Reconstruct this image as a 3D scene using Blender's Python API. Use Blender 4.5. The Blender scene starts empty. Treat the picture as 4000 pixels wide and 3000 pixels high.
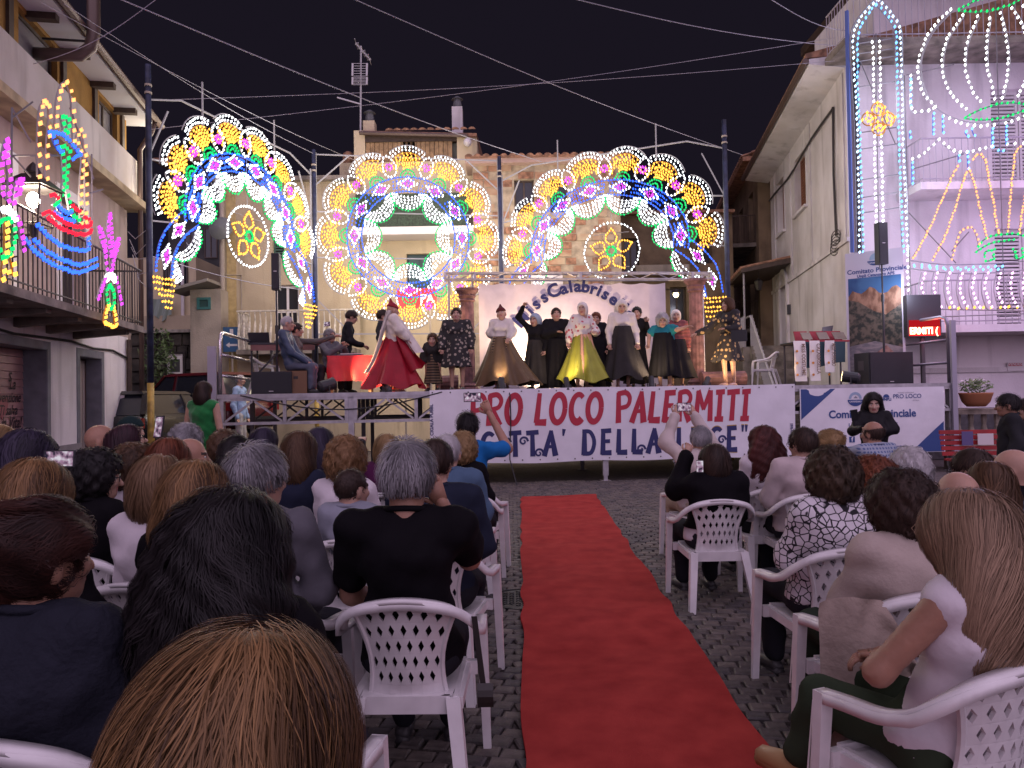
import bpy, bmesh, math, random
import numpy as np
from mathutils import Vector, Matrix
SC = bpy.context.scene
COL = SC.collection
rnd = random.Random(7)
# ------------------------------------------------------------------ camera
F = 2900.0                      # focal length in photograph pixels (4000 wide)
CAMH = 1.55
cam_d = bpy.data.cameras.new('camera')
cam_d.sensor_width = 36.0
cam_d.lens = 36.0 * F / 4000.0
cam_d.clip_start = 0.05
cam_d.clip_end = 400
cam = bpy.data.objects.new('camera', cam_d)
COL.objects.link(cam)
PITCH = math.atan(55 / F)
CM = Matrix.Translation((0, 0, CAMH)) @ Matrix.Rotation(math.pi / 2 + PITCH, 4, 'X') @ Matrix.Rotation(math.radians(-1.0), 4, 'Z')
cam.matrix_world = CM
SC.camera = cam
# ------------------------------------------------------------------ night sky, glow of the town, exposure
world = bpy.data.worlds.new('World')
SC.world = world
world.use_nodes = True
_n = world.node_tree
_bg = _n.nodes['Background']
_bg.inputs['Color'].default_value = (0.0095, 0.0075, 0.0135, 1)
_bg.inputs['Strength'].default_value = 1.0
sun_d = bpy.data.lights.new('sun', 'SUN')
sun_d.energy = 2.4
sun_d.angle = math.radians(115)
sun_d.color = (0.93, 0.73, 1.0)
sun = bpy.data.objects.new('sun', sun_d)
COL.objects.link(sun)
sun.location = (3, -6, 14)
sun.rotation_euler = (math.radians(50), 0, math.radians(12))     # soft light from over the camera's shoulder
SC.view_settings.view_transform = 'Standard'
SC.view_settings.look = 'None'
SC.view_settings.exposure = 0.0
SC.view_settings.gamma = 1.0
SC.render.engine = 'CYCLES'
cy = SC.cycles
cy.use_denoising = True
try:
 cy.denoiser = 'OPENIMAGEDENOISE'
except Exception:
 pass
cy.sample_clamp_indirect = 2.5
cy.sample_clamp_direct = 0.0
cy.max_bounces = 5
cy.diffuse_bounces = 2
cy.glossy_bounces = 2
cy.transparent_max_bounces = 6
cy.caustics_reflective = False
cy.caustics_refractive = False
cy.use_light_tree = True
# ------------------------------------------------------------------ pixel helpers (a pixel is only a direction)
R3 = CM.to_3x3()
def ray(px, py):
 d = R3 @ Vector(((px - 2000) / F, (1500 - py) / F, -1.0))
 return d
def at(px, py, Y):
 d = ray(px, py)
 return Vector((0, 0, CAMH)) + d * (Y / d.y)
def gnd(px, py, z=0.0):
 d = ray(px, py)
 return Vector((0, 0, CAMH)) + d * ((z - CAMH) / d.z)
class Plane:
 """vertical plane through point o=(x,y) along direction u (x,y); coordinates (s, z, n); n>0 towards the camera"""
 def __init__(self, o, u):
  self.o = Vector((o[0], o[1], 0))
  self.u = Vector((u[0], u[1], 0)).normalized()
  n = Vector((self.u.y, -self.u.x, 0))
  if n.dot(-self.o) < 0:
   n = -n
  self.n = n
 def p(self, s, z, n=0.0):
  return self.o + self.u * s + self.n * n + Vector((0, 0, z))
 def sz(self, px, py, n=0.0):
  d = ray(px, py)
  c = Vector((0, 0, CAMH))
  t = (self.o + self.n * n - c).dot(self.n) / d.dot(self.n)
  q = c + d * t
  return (q - self.o).dot(self.u), q.z
# ------------------------------------------------------------------ materials
MATS = {}
def mat(name, col, rough=0.7, var=0.0, scale=8.0, bump=0.0, bscale=None, metal=0.0, emit=None, estr=0.0, spec=0.5, col2=None, detail=6.0, sheen=0.0):
 if name in MATS:
  return MATS[name]
 m = bpy.data.materials.new(name)
 m.use_nodes = True
 nt = m.node_tree
 b = nt.nodes['Principled BSDF']
 b.inputs['Base Color'].default_value = (*col, 1)
 b.inputs['Roughness'].default_value = rough
 b.inputs['Metallic'].default_value = metal
 b.inputs['Specular IOR Level'].default_value = spec
 if sheen:
  b.inputs['Sheen Weight'].default_value = sheen
 if emit:
  b.inputs['Emission Color'].default_value = (*emit, 1)
  b.inputs['Emission Strength'].default_value = estr
 if var or bump:
  tc = nt.nodes.new('ShaderNodeTexCoord')
  no = nt.nodes.new('ShaderNodeTexNoise')
  no.inputs['Scale'].default_value = scale
  no.inputs['Detail'].default_value = detail
  nt.links.new(tc.outputs['Object'], no.inputs['Vector'])
  if var:
   mx = nt.nodes.new('ShaderNodeMix')
   mx.data_type = 'RGBA'
   c2 = col2 if col2 else tuple(max(0.0, c * (1 - var)) for c in col)
   c1 = col if col2 else tuple(min(1.0, c * (1 + var * 0.6)) for c in col)
   mx.inputs['A'].default_value = (*c1, 1)
   mx.inputs['B'].default_value = (*c2, 1)
   rp = nt.nodes.new('ShaderNodeMapRange')
   rp.inputs['From Min'].default_value = 0.35
   rp.inputs['From Max'].default_value = 0.65
   nt.links.new(no.outputs['Fac'], rp.inputs['Value'])
   nt.links.new(rp.outputs['Result'], mx.inputs['Factor'])
   nt.links.new(mx.outputs['Result'], b.inputs['Base Color'])
  if bump:
   n2 = no
   if bscale:
    n2 = nt.nodes.new('ShaderNodeTexNoise')
    n2.inputs['Scale'].default_value = bscale
    n2.inputs['Detail'].default_value = 5
    nt.links.new(tc.outputs['Object'], n2.inputs['Vector'])
   bp = nt.nodes.new('ShaderNodeBump')
   bp.inputs['Strength'].default_value = min(1.0, bump)
   bp.inputs['Distance'].default_value = 0.02
   nt.links.new(n2.outputs['Fac'], bp.inputs['Height'])
   nt.links.new(bp.outputs['Normal'], b.inputs['Normal'])
 MATS[name] = m
 return m
def emit_mat(name, col, strength, sample=False):
 if name in MATS:
  return MATS[name]
 m = bpy.data.materials.new(name)
 m.use_nodes = True
 nt = m.node_tree
 nt.nodes.clear()
 o = nt.nodes.new('ShaderNodeOutputMaterial')
 e = nt.nodes.new('ShaderNodeEmission')
 e.inputs['Color'].default_value = (*col, 1)
 e.inputs['Strength'].default_value = strength
 nt.links.new(e.outputs[0], o.inputs['Surface'])
 try:
  m.cycles.emission_sampling = 'AUTO' if sample else 'NONE'
 except Exception:
  pass
 MATS[name] = m
 return m
def plaster(name, col, stain, scale=1.2, bump=0.5, rough=0.9):
 """aged plaster: broad stains, streaks running down and fine grain"""
 if name in MATS:
  return MATS[name]
 m = bpy.data.materials.new(name)
 m.use_nodes = True
 nt = m.node_tree
 b = nt.nodes['Principled BSDF']
 b.inputs['Roughness'].default_value = rough
 b.inputs['Specular IOR Level'].default_value = 0.2
 tc = nt.nodes.new('ShaderNodeTexCoord')
 def noise(sc, det, vec=None, st=None):
  n = nt.nodes.new('ShaderNodeTexNoise')
  n.inputs['Scale'].default_value = sc
  n.inputs['Detail'].default_value = det
  if st:
   mp = nt.nodes.new('ShaderNodeMapping')
   mp.inputs['Scale'].default_value = st
   nt.links.new(tc.outputs['Object'], mp.inputs['Vector'])
   nt.links.new(mp.outputs['Vector'], n.inputs['Vector'])
  else:
   nt.links.new(tc.outputs['Object'], n.inputs['Vector'])
  return n
 def ramp(src, lo, hi):
  r = nt.nodes.new('ShaderNodeMapRange')
  r.inputs['From Min'].default_value = lo
  r.inputs['From Max'].default_value = hi
  nt.links.new(src.outputs['Fac'], r.inputs['Value'])
  return r
 n1 = noise(scale, 8)
 n2 = noise(3.0, 5, st=(1, 1, 0.12))
 n3 = noise(28, 6)
 m1 = nt.nodes.new('ShaderNodeMix'); m1.data_type = 'RGBA'
 m1.inputs['A'].default_value = (*col, 1)
 m1.inputs['B'].default_value = (*stain, 1)
 nt.links.new(ramp(n1, 0.42, 0.72).outputs[0], m1.inputs['Factor'])
 m2 = nt.nodes.new('ShaderNodeMix'); m2.data_type = 'RGBA'
 m2.inputs['B'].default_value = (*[c * 0.62 for c in stain], 1)
 nt.links.new(m1.outputs['Result'], m2.inputs['A'])
 nt.links.new(ramp(n2, 0.55, 0.85).outputs[0], m2.inputs['Factor'])
 m3 = nt.nodes.new('ShaderNodeMix'); m3.data_type = 'RGBA'; m3.blend_type = 'MULTIPLY'
 m3.inputs['Factor'].default_value = 0.35
 nt.links.new(m2.outputs['Result'], m3.inputs['A'])
 nt.links.new(n3.outputs['Color'], m3.inputs['B'])
 nt.links.new(m2.outputs['Result'], b.inputs['Base Color'])
 bp = nt.nodes.new('ShaderNodeBump')
 bp.inputs['Strength'].default_value = bump
 bp.inputs['Distance'].default_value = 0.015
 nt.links.new(n3.outputs['Fac'], bp.inputs['Height'])
 nt.links.new(bp.outputs['Normal'], b.inputs['Normal'])
 MATS[name] = m
 return m
# ------------------------------------------------------------------ mesh builder
class MB:
 def __init__(self):
  self.v = []
  self.f = []
  self.m = []
 def add(self, verts, faces, mi=0):
  o = len(self.v)
  self.v.extend([tuple(p) for p in verts])
  self.f.extend([tuple(i + o for i in f) for f in faces])
  self.m.extend([mi] * len(faces))
  return self
 def box(self, c, s, rz=0.0, mi=0):
  cx, cy_, cz = c
  x, y, z = s[0] / 2, s[1] / 2, s[2] / 2
  co, si = math.cos(rz), math.sin(rz)
  vs = []
  for dz in (-z, z):
   for dx, dy in ((-x, -y), (x, -y), (x, y), (-x, y)):
    vs.append((cx + dx * co - dy * si, cy_ + dx * si + dy * co, cz + dz))
  return self.add(vs, [(0, 3, 2, 1), (4, 5, 6, 7), (0, 1, 5, 4), (1, 2, 6, 5), (2, 3, 7, 6), (3, 0, 4, 7)], mi)
 def hexa(self, p, mi=0):
  """8 corners: bottom 4, top 4"""
  return self.add(p, [(0, 3, 2, 1), (4, 5, 6, 7), (0, 1, 5, 4), (1, 2, 6, 5), (2, 3, 7, 6), (3, 0, 4, 7)], mi)
 def pbox(self, pl, s0, s1, z0, z1, n0, n1, mi=0):
  P = pl.p
  return self.hexa([P(s0, z0, n0), P(s1, z0, n0), P(s1, z0, n1), P(s0, z0, n1), P(s0, z1, n0), P(s1, z1, n0), P(s1, z1, n1), P(s0, z1, n1)], mi)
 def bar(self, a, b, w, h=None, up=(0, 0, 1), mi=0):
  a = Vector(a); b = Vector(b)
  h = h or w
  t = (b - a).normalized()
  up = Vector(up)
  if abs(t.dot(up)) > 0.98:
   up = Vector((0, 1, 0)) if abs(t.y) < 0.9 else Vector((1, 0, 0))
  s = t.cross(up).normalized()
  u = s.cross(t).normalized()
  vs = []
  for p in (a, b):
   for x, y in ((-1, -1), (1, -1), (1, 1), (-1, 1)):
    vs.append(p + s * (x * w / 2) + u * (y * h / 2))
  return self.add(vs, [(3, 2, 1, 0), (4, 5, 6, 7), (0, 1, 5, 4), (1, 2, 6, 5), (2, 3, 7, 6), (3, 0, 4, 7)], mi)
 def tube(self, pts, r, n=6, mi=0, cap=True, closed=False):
  pts = [Vector(p) for p in pts]
  k = len(pts)
  rs = r if isinstance(r, (list, tuple)) else [r] * k
  rings = []
  ref = None
  for i, p in enumerate(pts):
   if closed:
    t = pts[(i + 1) % k] - pts[i - 1]
   else:
    t = pts[min(i + 1, k - 1)] - pts[max(i - 1, 0)]
   if t.length < 1e-9:
    t = Vector((0, 0, 1))
   t.normalize()
   if ref is None:
    ref = Vector((0, 0, 1)) if abs(t.z) < 0.9 else Vector((1, 0, 0))
   s = t.cross(ref)
   if s.length < 1e-6:
    s = t.orthogonal()
   s.normalize()
   u = s.cross(t)
   ref = u
   rings.append([p + (s * math.cos(2 * math.pi * j / n) + u * math.sin(2 * math.pi * j / n)) * rs[i] for j in range(n)])
  vs = [q for rg in rings for q in rg]
  fs = []
  for i in range(k if closed else k - 1):
   i2 = (i + 1) % k
   for j in range(n):
    fs.append((i * n + j, i * n + (j + 1) % n, i2 * n + (j + 1) % n, i2 * n + j))
  if cap and not closed:
   fs.append(tuple(range(n - 1, -1, -1)))
   fs.append(tuple((k - 1) * n + j for j in range(n)))
  return self.add(vs, fs, mi)
 def lathe(self, prof, c=(0, 0, 0), n=16, mi=0, fold=None, cap=True, sx=1.0, sy=1.0):
  """prof list of (r,z); fold(i,ang)->radius factor"""
  vs = []
  for i, (r, z) in enumerate(prof):
   for j in range(n):
    a = 2 * math.pi * j / n
    q = r * (fold(i, a) if fold else 1.0)
    vs.append((c[0] + q * math.cos(a) * sx, c[1] + q * math.sin(a) * sy, c[2] + z))
  fs = []
  for i in range(len(prof) - 1):
   for j in range(n):
    fs.append((i * n + j, i * n + (j + 1) % n, (i + 1) * n + (j + 1) % n, (i + 1) * n + j))
  if cap:
   fs.append(tuple(range(n - 1, -1, -1)))
   fs.append(tuple((len(prof) - 1) * n + j for j in range(n)))
  return self.add(vs, fs, mi)
 def sphere(self, c, r, n=8, m=6, mi=0):
  r = r if isinstance(r, (tuple, list)) else (r, r, r)
  vs = [(c[0], c[1], c[2] + r[2])]
  for i in range(1, m):
   t = math.pi * i / m
   for j in range(n):
    a = 2 * math.pi * j / n
    vs.append((c[0] + r[0] * math.sin(t) * math.cos(a), c[1] + r[1] * math.sin(t) * math.sin(a), c[2] + r[2] * math.cos(t)))
  vs.append((c[0], c[1], c[2] - r[2]))
  fs = []
  for j in range(n):
   fs.append((0, 1 + j, 1 + (j + 1) % n))
   for i in range(m - 2):
    a = 1 + i * n
    fs.append((a + j, a + n + j, a + n + (j + 1) % n, a + (j + 1) % n))
   b = 1 + (m - 2) * n
   fs.append((b + j, len(vs) - 1, b + (j + 1) % n))
  return self.add(vs, fs, mi)
 def octa(self, c, r, ax=(0, 0, 1), k=1.5, mi=0):
  c = Vector(c); ax = Vector(ax).normalized()
  s = ax.orthogonal().normalized(); t = ax.cross(s)
  vs = [c + ax * r * k, c + s * r, c + t * r, c - s * r, c - t * r, c - ax * r * k]
  return self.add(vs, [(0, 1, 2), (0, 2, 3), (0, 3, 4), (0, 4, 1), (5, 2, 1), (5, 3, 2), (5, 4, 3), (5, 1, 4)], mi)
 def prism(self, poly, z0, z1, mi=0):
  """poly [(x,y)] counter-clockwise"""
  n = len(poly)
  vs = [(x, y, z0) for x, y in poly] + [(x, y, z1) for x, y in poly]
  fs = [tuple(range(n - 1, -1, -1)), tuple(range(n, 2 * n))]
  for j in range(n):
   fs.append((j, (j + 1) % n, n + (j + 1) % n, n + j))
  return self.add(vs, fs, mi)
 def pprism(self, pl, poly, n0, n1, mi=0):
  """poly [(s,z)] extruded along the plane's normal"""
  k = len(poly)
  vs = [pl.p(s, z, n1) for s, z in poly] + [pl.p(s, z, n0) for s, z in poly]
  fs = [tuple(range(k)), tuple(range(2 * k - 1, k - 1, -1))]
  for j in range(k):
   fs.append((j, k + j, k + (j + 1) % k, (j + 1) % k))
  return self.add(vs, fs, mi)
 def sheet(self, fn, nu, nv, mi=0):
  """fn(u,v) -> point, u,v in 0..1"""
  vs = [fn(i / nu, j / nv) for j in range(nv + 1) for i in range(nu + 1)]
  fs = [(j * (nu + 1) + i, j * (nu + 1) + i + 1, (j + 1) * (nu + 1) + i + 1, (j + 1) * (nu + 1) + i) for j in range(nv) for i in range(nu)]
  return self.add(vs, fs, mi)
 def xf(self, M):
  self.v = [tuple(M @ Vector(p)) for p in self.v]
  return self
 def join(self, o, mi_off=0):
  k = len(self.v)
  self.v.extend(o.v)
  self.f.extend([tuple(i + k for i in f) for f in o.f])
  self.m.extend([m + mi_off for m in o.m])
  return self
 def mesh(self, name, mats, smooth=False):
  me = bpy.data.meshes.new(name)
  me.from_pydata(self.v, [], self.f)
  mats = mats if isinstance(mats, (list, tuple)) else [mats]
  for m in mats:
   me.materials.append(m)
  if len(mats) > 1:
   me.polygons.foreach_set('material_index', self.m)
  if smooth:
   me.polygons.foreach_set('use_smooth', [True] * len(me.polygons))
  me.update()
  return me
def fixn(me):
 bm = bmesh.new()
 bm.from_mesh(me)
 bmesh.ops.recalc_face_normals(bm, faces=bm.faces)
 bm.to_mesh(me)
 bm.free()
 return me
def tag(o, label=None, cat=None, group=None, kind=None):
 if label:
  o['label'] = label
 if cat:
  o['category'] = cat
 if group:
  o['group'] = group
 if kind:
  o['kind'] = kind
 return o
def thing(name, label, cat, loc=(0, 0, 0), rz=0.0, group=None):
 o = bpy.data.objects.new(name, None)
 o.empty_display_size = 0.1
 COL.objects.link(o)
 o.location = loc
 o.rotation_euler = (0, 0, rz)
 o.matrix_basis = Matrix.Translation(loc) @ Matrix.Rotation(rz, 4, 'Z')
 return tag(o, label, cat, group)
def link(name, me, parent=None, local=False):
 o = bpy.data.objects.new(name, me)
 COL.objects.link(o)
 if parent is not None:
  o.parent = parent
  if not local:
   M = parent.matrix_basis.copy()
   q = parent.parent
   while q is not None:
    M = q.matrix_basis @ M if q.matrix_basis else M
    q = q.parent
   # parts are modelled in world coordinates unless local
   if parent.parent is not None:
    M = parent.parent.matrix_basis @ parent.matrix_parent_inverse @ parent.matrix_basis
   o.matrix_parent_inverse = M.inverted()
 return o
def part(name, mb, mats, parent=None, smooth=False, local=False, fix=False, kind=None, label=None):
 me = mb.mesh(name, mats, smooth)
 if fix:
  fixn(me)
 o = link(name, me, parent, local)
 if kind:
  o['kind'] = kind
 if label:
  o['label'] = label
 return o
def solo(name, mb, mats, label, cat, group=None, smooth=False, kind=None, fix=False):
 o = part(name, mb, mats, None, smooth, fix=fix)
 return tag(o, label, cat, group, kind)
def copy_tree(o, parent=None):
 c = o.copy()
 COL.objects.link(c)
 if parent is not None:
  c.parent = parent
 for ch in o.children:
  copy_tree(ch, c)
 return c
def catmull(pts, per=8, closed=False):
 pts = [Vector(p) for p in pts]
 n = len(pts)
 out = []
 rng = range(n if closed else n - 1)
 for i in rng:
  p0 = pts[(i - 1) % n] if (closed or i > 0) else pts[0] * 2 - pts[1]
  p1 = pts[i]
  p2 = pts[(i + 1) % n]
  p3 = pts[(i + 2) % n] if (closed or i + 2 < n) else pts[-1] * 2 - pts[-2]
  for k in range(per):
   t = k / per
   out.append(0.5 * ((2 * p1) + (p2 - p0) * t + (2 * p0 - 5 * p1 + 4 * p2 - p3) * t * t + (3 * p1 - p0 - 3 * p2 + p3) * t ** 3))
 if not closed:
  out.append(pts[-1].copy())
 return out
def resample(pts, step, closed=False):
 P = [Vector(p) for p in pts]
 if closed:
  P = P + [P[0]]
 L = [0.0]
 for a, b in zip(P, P[1:]):
  L.append(L[-1] + (b - a).length)
 tot = L[-1]
 n = max(1, round(tot / step))
 out = []
 j = 0
 for k in range(n if closed else n + 1):
  d = tot * k / n
  while j < len(L) - 2 and L[j + 1] < d:
   j += 1
  seg = L[j + 1] - L[j]
  t = (d - L[j]) / seg if seg > 1e-9 else 0
  out.append(P[j].lerp(P[j + 1], t))
 return out
def text_mb(body, size=1.0, bold=0.0, shear=0.0, space=1.0, align='CENTER', ext=0.0):
 """letters as a flat mesh in the xy plane (x right, y up)"""
 cu = bpy.data.curves.new('lettering', 'FONT')
 cu.body = body
 cu.size = size
 cu.offset = bold
 cu.shear = shear
 cu.space_character = space
 cu.align_x = align
 cu.extrude = ext
 cu.resolution_u = 3
 ob = bpy.data.objects.new('lettering', cu)
 COL.objects.link(ob)
 dg = bpy.context.evaluated_depsgraph_get()
 me = bpy.data.meshes.new_from_object(ob.evaluated_get(dg))
 mb = MB()
 mb.add([v.co.copy() for v in me.vertices], [tuple(p.vertices) for p in me.polygons])
 bpy.data.objects.remove(ob)
 bpy.data.curves.remove(cu)
 bpy.data.meshes.remove(me)
 return mb
def text_on(pl, body, s, z, size, n, bold=0.0, shear=0.0, align='CENTER', rot=0.0, sx=1.0, space=1.0, warp=None):
 """text laid on a plane at (s,z); reads left to right along +u when u points right in the picture"""
 mb = text_mb(body, size, bold, shear, space, align)
 sgn = 1.0 if pl.u.dot(Vector((0, 0, 1)).cross(pl.n)) > 0 else -1.0
 co, si = math.cos(rot), math.sin(rot)
 out = []
 for x, y, _ in mb.v:
  x *= sx
  a = s + sgn * (x * co - y * si)
  b = z + x * si + y * co
  out.append(tuple(pl.p(a, b, n + (warp(a, b) if warp else 0.0))))
 mb.v = out
 return mb
def point_light(name, loc, power, col, radius=0.15, parent=None):
 d = bpy.data.lights.new(name, 'POINT')
 d.energy = power
 d.color = col
 d.shadow_soft_size = radius
 o = bpy.data.objects.new(name, d)
 COL.objects.link(o)
 o.location = loc
 if parent is not None:
  o.parent = parent
  o.matrix_parent_inverse = parent.matrix_basis.inverted()
 return o
def spot_light(name, loc, target, power, col, size=60, blend=0.4, radius=0.06):
 d = bpy.data.lights.new(name, 'SPOT')
 d.energy = power
 d.color = col
 d.spot_size = math.radians(size)
 d.spot_blend = blend
 d.shadow_soft_size = radius
 o = bpy.data.objects.new(name, d)
 COL.objects.link(o)
 o.location = loc
 o.rotation_euler = (Vector(target) - Vector(loc)).to_track_quat('-Z', 'Y').to_euler()
 return o
# ================================================================== ground, cobbles
def ground_mat():
 m = bpy.data.materials.new('stone paving joints')
 m.use_nodes = True
 nt = m.node_tree
 b = nt.nodes['Principled BSDF']
 b.inputs['Roughness'].default_value = 0.85
 tc = nt.nodes.new('ShaderNodeTexCoord')
 vo = nt.nodes.new('ShaderNodeTexVoronoi')
 vo.feature = 'DISTANCE_TO_EDGE'
 vo.inputs['Scale'].default_value = 8.5
 nt.links.new(tc.outputs['Object'], vo.inputs['Vector'])
 no = nt.nodes.new('ShaderNodeTexNoise')
 no.inputs['Scale'].default_value = 5
 nt.links.new(tc.outputs['Object'], no.inputs['Vector'])
 r = nt.nodes.new('ShaderNodeMapRange')
 r.inputs['From Max'].default_value = 0.08
 nt.links.new(vo.outputs['Distance'], r.inputs['Value'])
 m1 = nt.nodes.new('ShaderNodeMix'); m1.data_type = 'RGBA'
 m1.inputs['A'].default_value = (0.075, 0.062, 0.055, 1)
 m1.inputs['B'].default_value = (0.12, 0.10, 0.095, 1)
 nt.links.new(no.outputs['Fac'], m1.inputs['Factor'])
 m2 = nt.nodes.new('ShaderNodeMix'); m2.data_type = 'RGBA'
 m2.inputs['A'].default_value = (0.055, 0.046, 0.042, 1)
 nt.links.new(m1.outputs['Result'], m2.inputs['B'])
 nt.links.new(r.outputs['Result'], m2.inputs['Factor'])
 nt.links.new(m2.outputs['Result'], b.inputs['Base Color'])
 bp = nt.nodes.new('ShaderNodeBump')
 bp.inputs['Strength'].default_value = 0.6
 bp.inputs['Distance'].default_value = 0.01
 nt.links.new(r.outputs['Result'], bp.inputs['Height'])
 nt.links.new(bp.outputs['Normal'], b.inputs['Normal'])
 return m
g = part('ground', MB().add([(-150, -60, -0.012), (150, -60, -0.012), (150, 240, -0.012), (-150, 240, -0.012)], [(0, 1, 2, 3)]), ground_mat())
tag(g, 'cobbled village square between the houses', 'ground', kind='structure')
sett_m = []
for i, c in enumerate(((0.085, 0.072, 0.066), (0.11, 0.092, 0.082), (0.068, 0.060, 0.060), (0.13, 0.11, 0.095))):
 sett_m.append(mat('sett stone %d' % i, c, 0.62, var=0.35, scale=14, bump=0.35, bscale=45))
def sett(w, d, h, rr):
 """one hewn block, slightly domed and uneven, about 18 triangles"""
 b = MB()
 i = 0.16
 j = lambda: rr.uniform(-0.07, 0.07)
 base = [(-w, -d), (w, -d), (w, d), (-w, d)]
 lo = [(x * (1 + j() * 0.4), y * (1 + j() * 0.4), -0.02) for x, y in base]
 mi_ = [(x, y, h * 0.45) for x, y, _ in lo]
 hi = [(x * (1 - i) + j() * 0.01, y * (1 - i) + j() * 0.01, h + rr.uniform(-0.002, 0.002)) for x, y, _ in lo]
 b.add(lo + mi_ + hi, [(0, 1, 5, 4), (1, 2, 6, 5), (2, 3, 7, 6), (3, 0, 4, 7), (4, 5, 9, 8), (5, 6, 10, 9), (6, 7, 11, 10), (7, 4, 8, 11), (8, 9, 10, 11)])
 return b
CARP = [gnd(2035, 1945), gnd(2325, 1940), gnd(3036, 3000), gnd(2046, 3000)]
CARP[2] = CARP[2] + (CARP[2] - CARP[1]) * 0.35
CARP[3] = CARP[3] + (CARP[3] - CARP[0]) * 0.35
def in_carpet(x, y, mrg=0.0):
 if y > CARP[0].y + mrg:
  return False
 t = (CARP[0].y - y) / (CARP[0].y - CARP[3].y)
 xl = CARP[0].x + (CARP[3].x - CARP[0].x) * t
 xr = CARP[1].x + (CARP[2].x - CARP[1].x) * t
 return xl - mrg < x < xr + mrg
rr = random.Random(3)
protos = []
for k in range(10):
 me = sett(0.053 + rr.uniform(-0.006, 0.006), 0.045 + rr.uniform(-0.005, 0.006), 0.012 + rr.uniform(-0.003, 0.004), rr).mesh('cobble', sett_m[k % 4])
 protos.append(me)
spots = []
row = 0
y = 2.55
while y < 13.6:
 x = -1.35 + (0.055 if row % 2 else 0)
 while x < 4.4:
  # fan-like courses
  ph = (x * 0.9) % 1.6 / 1.6
  yy = y + 0.16 * math.sin(math.pi * ph) + rr.uniform(-0.006, 0.006)
  an = 0.16 * math.pi / 1.6 * 0.9 * math.cos(math.pi * ph) * 0.8
  if not in_carpet(x, yy, -0.12):
   spots.append((x + rr.uniform(-0.006, 0.006), yy, an + rr.uniform(-0.08, 0.08)))
  x += 0.116
 y += 0.099
 row += 1
vis = [q for q in spots if (0.9 < q[0] < 2.6 and 2.9 < q[1] < 6.4 and not (1.75 < q[0] < 2.6 and q[1] < 3.3)) or (-0.55 < q[0] < 0.05 and 2.9 < q[1] < 4.6)]
vis.sort(key=lambda q: q[1])
near = set(id(q) for q in vis[:300])
rest = MB()
for q in spots:
 if id(q) in near:
  o = bpy.data.objects.new('cobble', protos[rr.randrange(10)])
  COL.objects.link(o)
  o.location = (q[0], q[1], 0)
  o.rotation_euler = (rr.uniform(-.03, .03), rr.uniform(-.03, .03), q[2])
  o.parent = g
 else:
  b = sett(0.053 + rr.uniform(-0.006, 0.006), 0.045 + rr.uniform(-0.005, 0.006), 0.012 + rr.uniform(-0.003, 0.004), rr)
  b.m = [rr.randrange(4)] * len(b.f)
  b.xf(Matrix.Translation((q[0], q[1], 0)) @ Matrix.Rotation(q[2], 4, 'Z'))
  rest.join(b)
o = part('cobbles', rest, sett_m, g)
o['kind'] = 'stuff'
# manhole cover half under the carpet
mh = gnd(2050, 2345)
mt = thing('manhole_cover', 'round iron manhole cover half under the carpet edge', 'manhole', (mh.x, mh.y, 0))
iron = mat('cast iron', (0.045, 0.045, 0.05), 0.5, metal=0.7, bump=0.3, scale=40)
part('rim', MB().lathe([(0.30, 0.0), (0.30, 0.014), (0.27, 0.016), (0.27, 0.004)], (mh.x, mh.y, 0.004), 28, cap=False), iron, mt)
mb = MB().lathe([(0.26, 0.0), (0.26, 0.012)], (mh.x, mh.y, 0.004), 28)
for k in range(-4, 5):
 for j in range(-4, 5):
  if k * k + j * j < 20:
   mb.box((mh.x + k * 0.05, mh.y + j * 0.05, 0.019), (0.025, 0.025, 0.006), 0.785)
part('lid', mb, iron, mt)
# ================================================================== building helpers
def facade(pl, s0, s1, z0, z1, ops, depth=0.25, n=0.0):
 """front skin with openings (sa,sb,za,zb) and their reveals"""
 mb = MB()
 ss = sorted(set([s0, s1] + [q for o_ in ops for q in o_[:2]]))
 zs = sorted(set([z0, z1] + [q for o_ in ops for q in o_[2:4]]))
 P = pl.p
 for i in range(len(ss) - 1):
  for j in range(len(zs) - 1):
   a, b, c, d = ss[i], ss[i + 1], zs[j], zs[j + 1]
   if a < s0 - 1e-6 or b > s1 + 1e-6 or c < z0 - 1e-6 or d > z1 + 1e-6:
    continue
   m_, k_ = (a + b) / 2, (c + d) / 2
   if any(o_[0] < m_ < o_[1] and o_[2] < k_ < o_[3] for o_ in ops):
    continue
   mb.add([P(a, c, n), P(b, c, n), P(b, d, n), P(a, d, n)], [(0, 1, 2, 3)])
 for a, b, c, d in [o_[:4] for o_ in ops]:
  q = n - depth
  mb.add([P(a, c, n), P(b, c, n), P(b, d, n), P(a, d, n), P(a, c, q), P(b, c, q), P(b, d, q), P(a, d, q)],
    [(0, 4, 7, 3), (1, 2, 6, 5), (3, 7, 6, 2), (0, 1, 5, 4)])
 return mb
def ring(pl, a, b, c, d, w, n0, n1, bottom=True):
 """rectangular surround outside the opening"""
 mb = MB()
 mb.pbox(pl, a - w, a, c, d + w, n0, n1)
 mb.pbox(pl, b, b + w, c, d + w, n0, n1)
 mb.pbox(pl, a, b, d, d + w, n0, n1)
 if bottom:
  mb.pbox(pl, a - w, b + w, c - w, c, n0, n1)
 return mb
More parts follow.
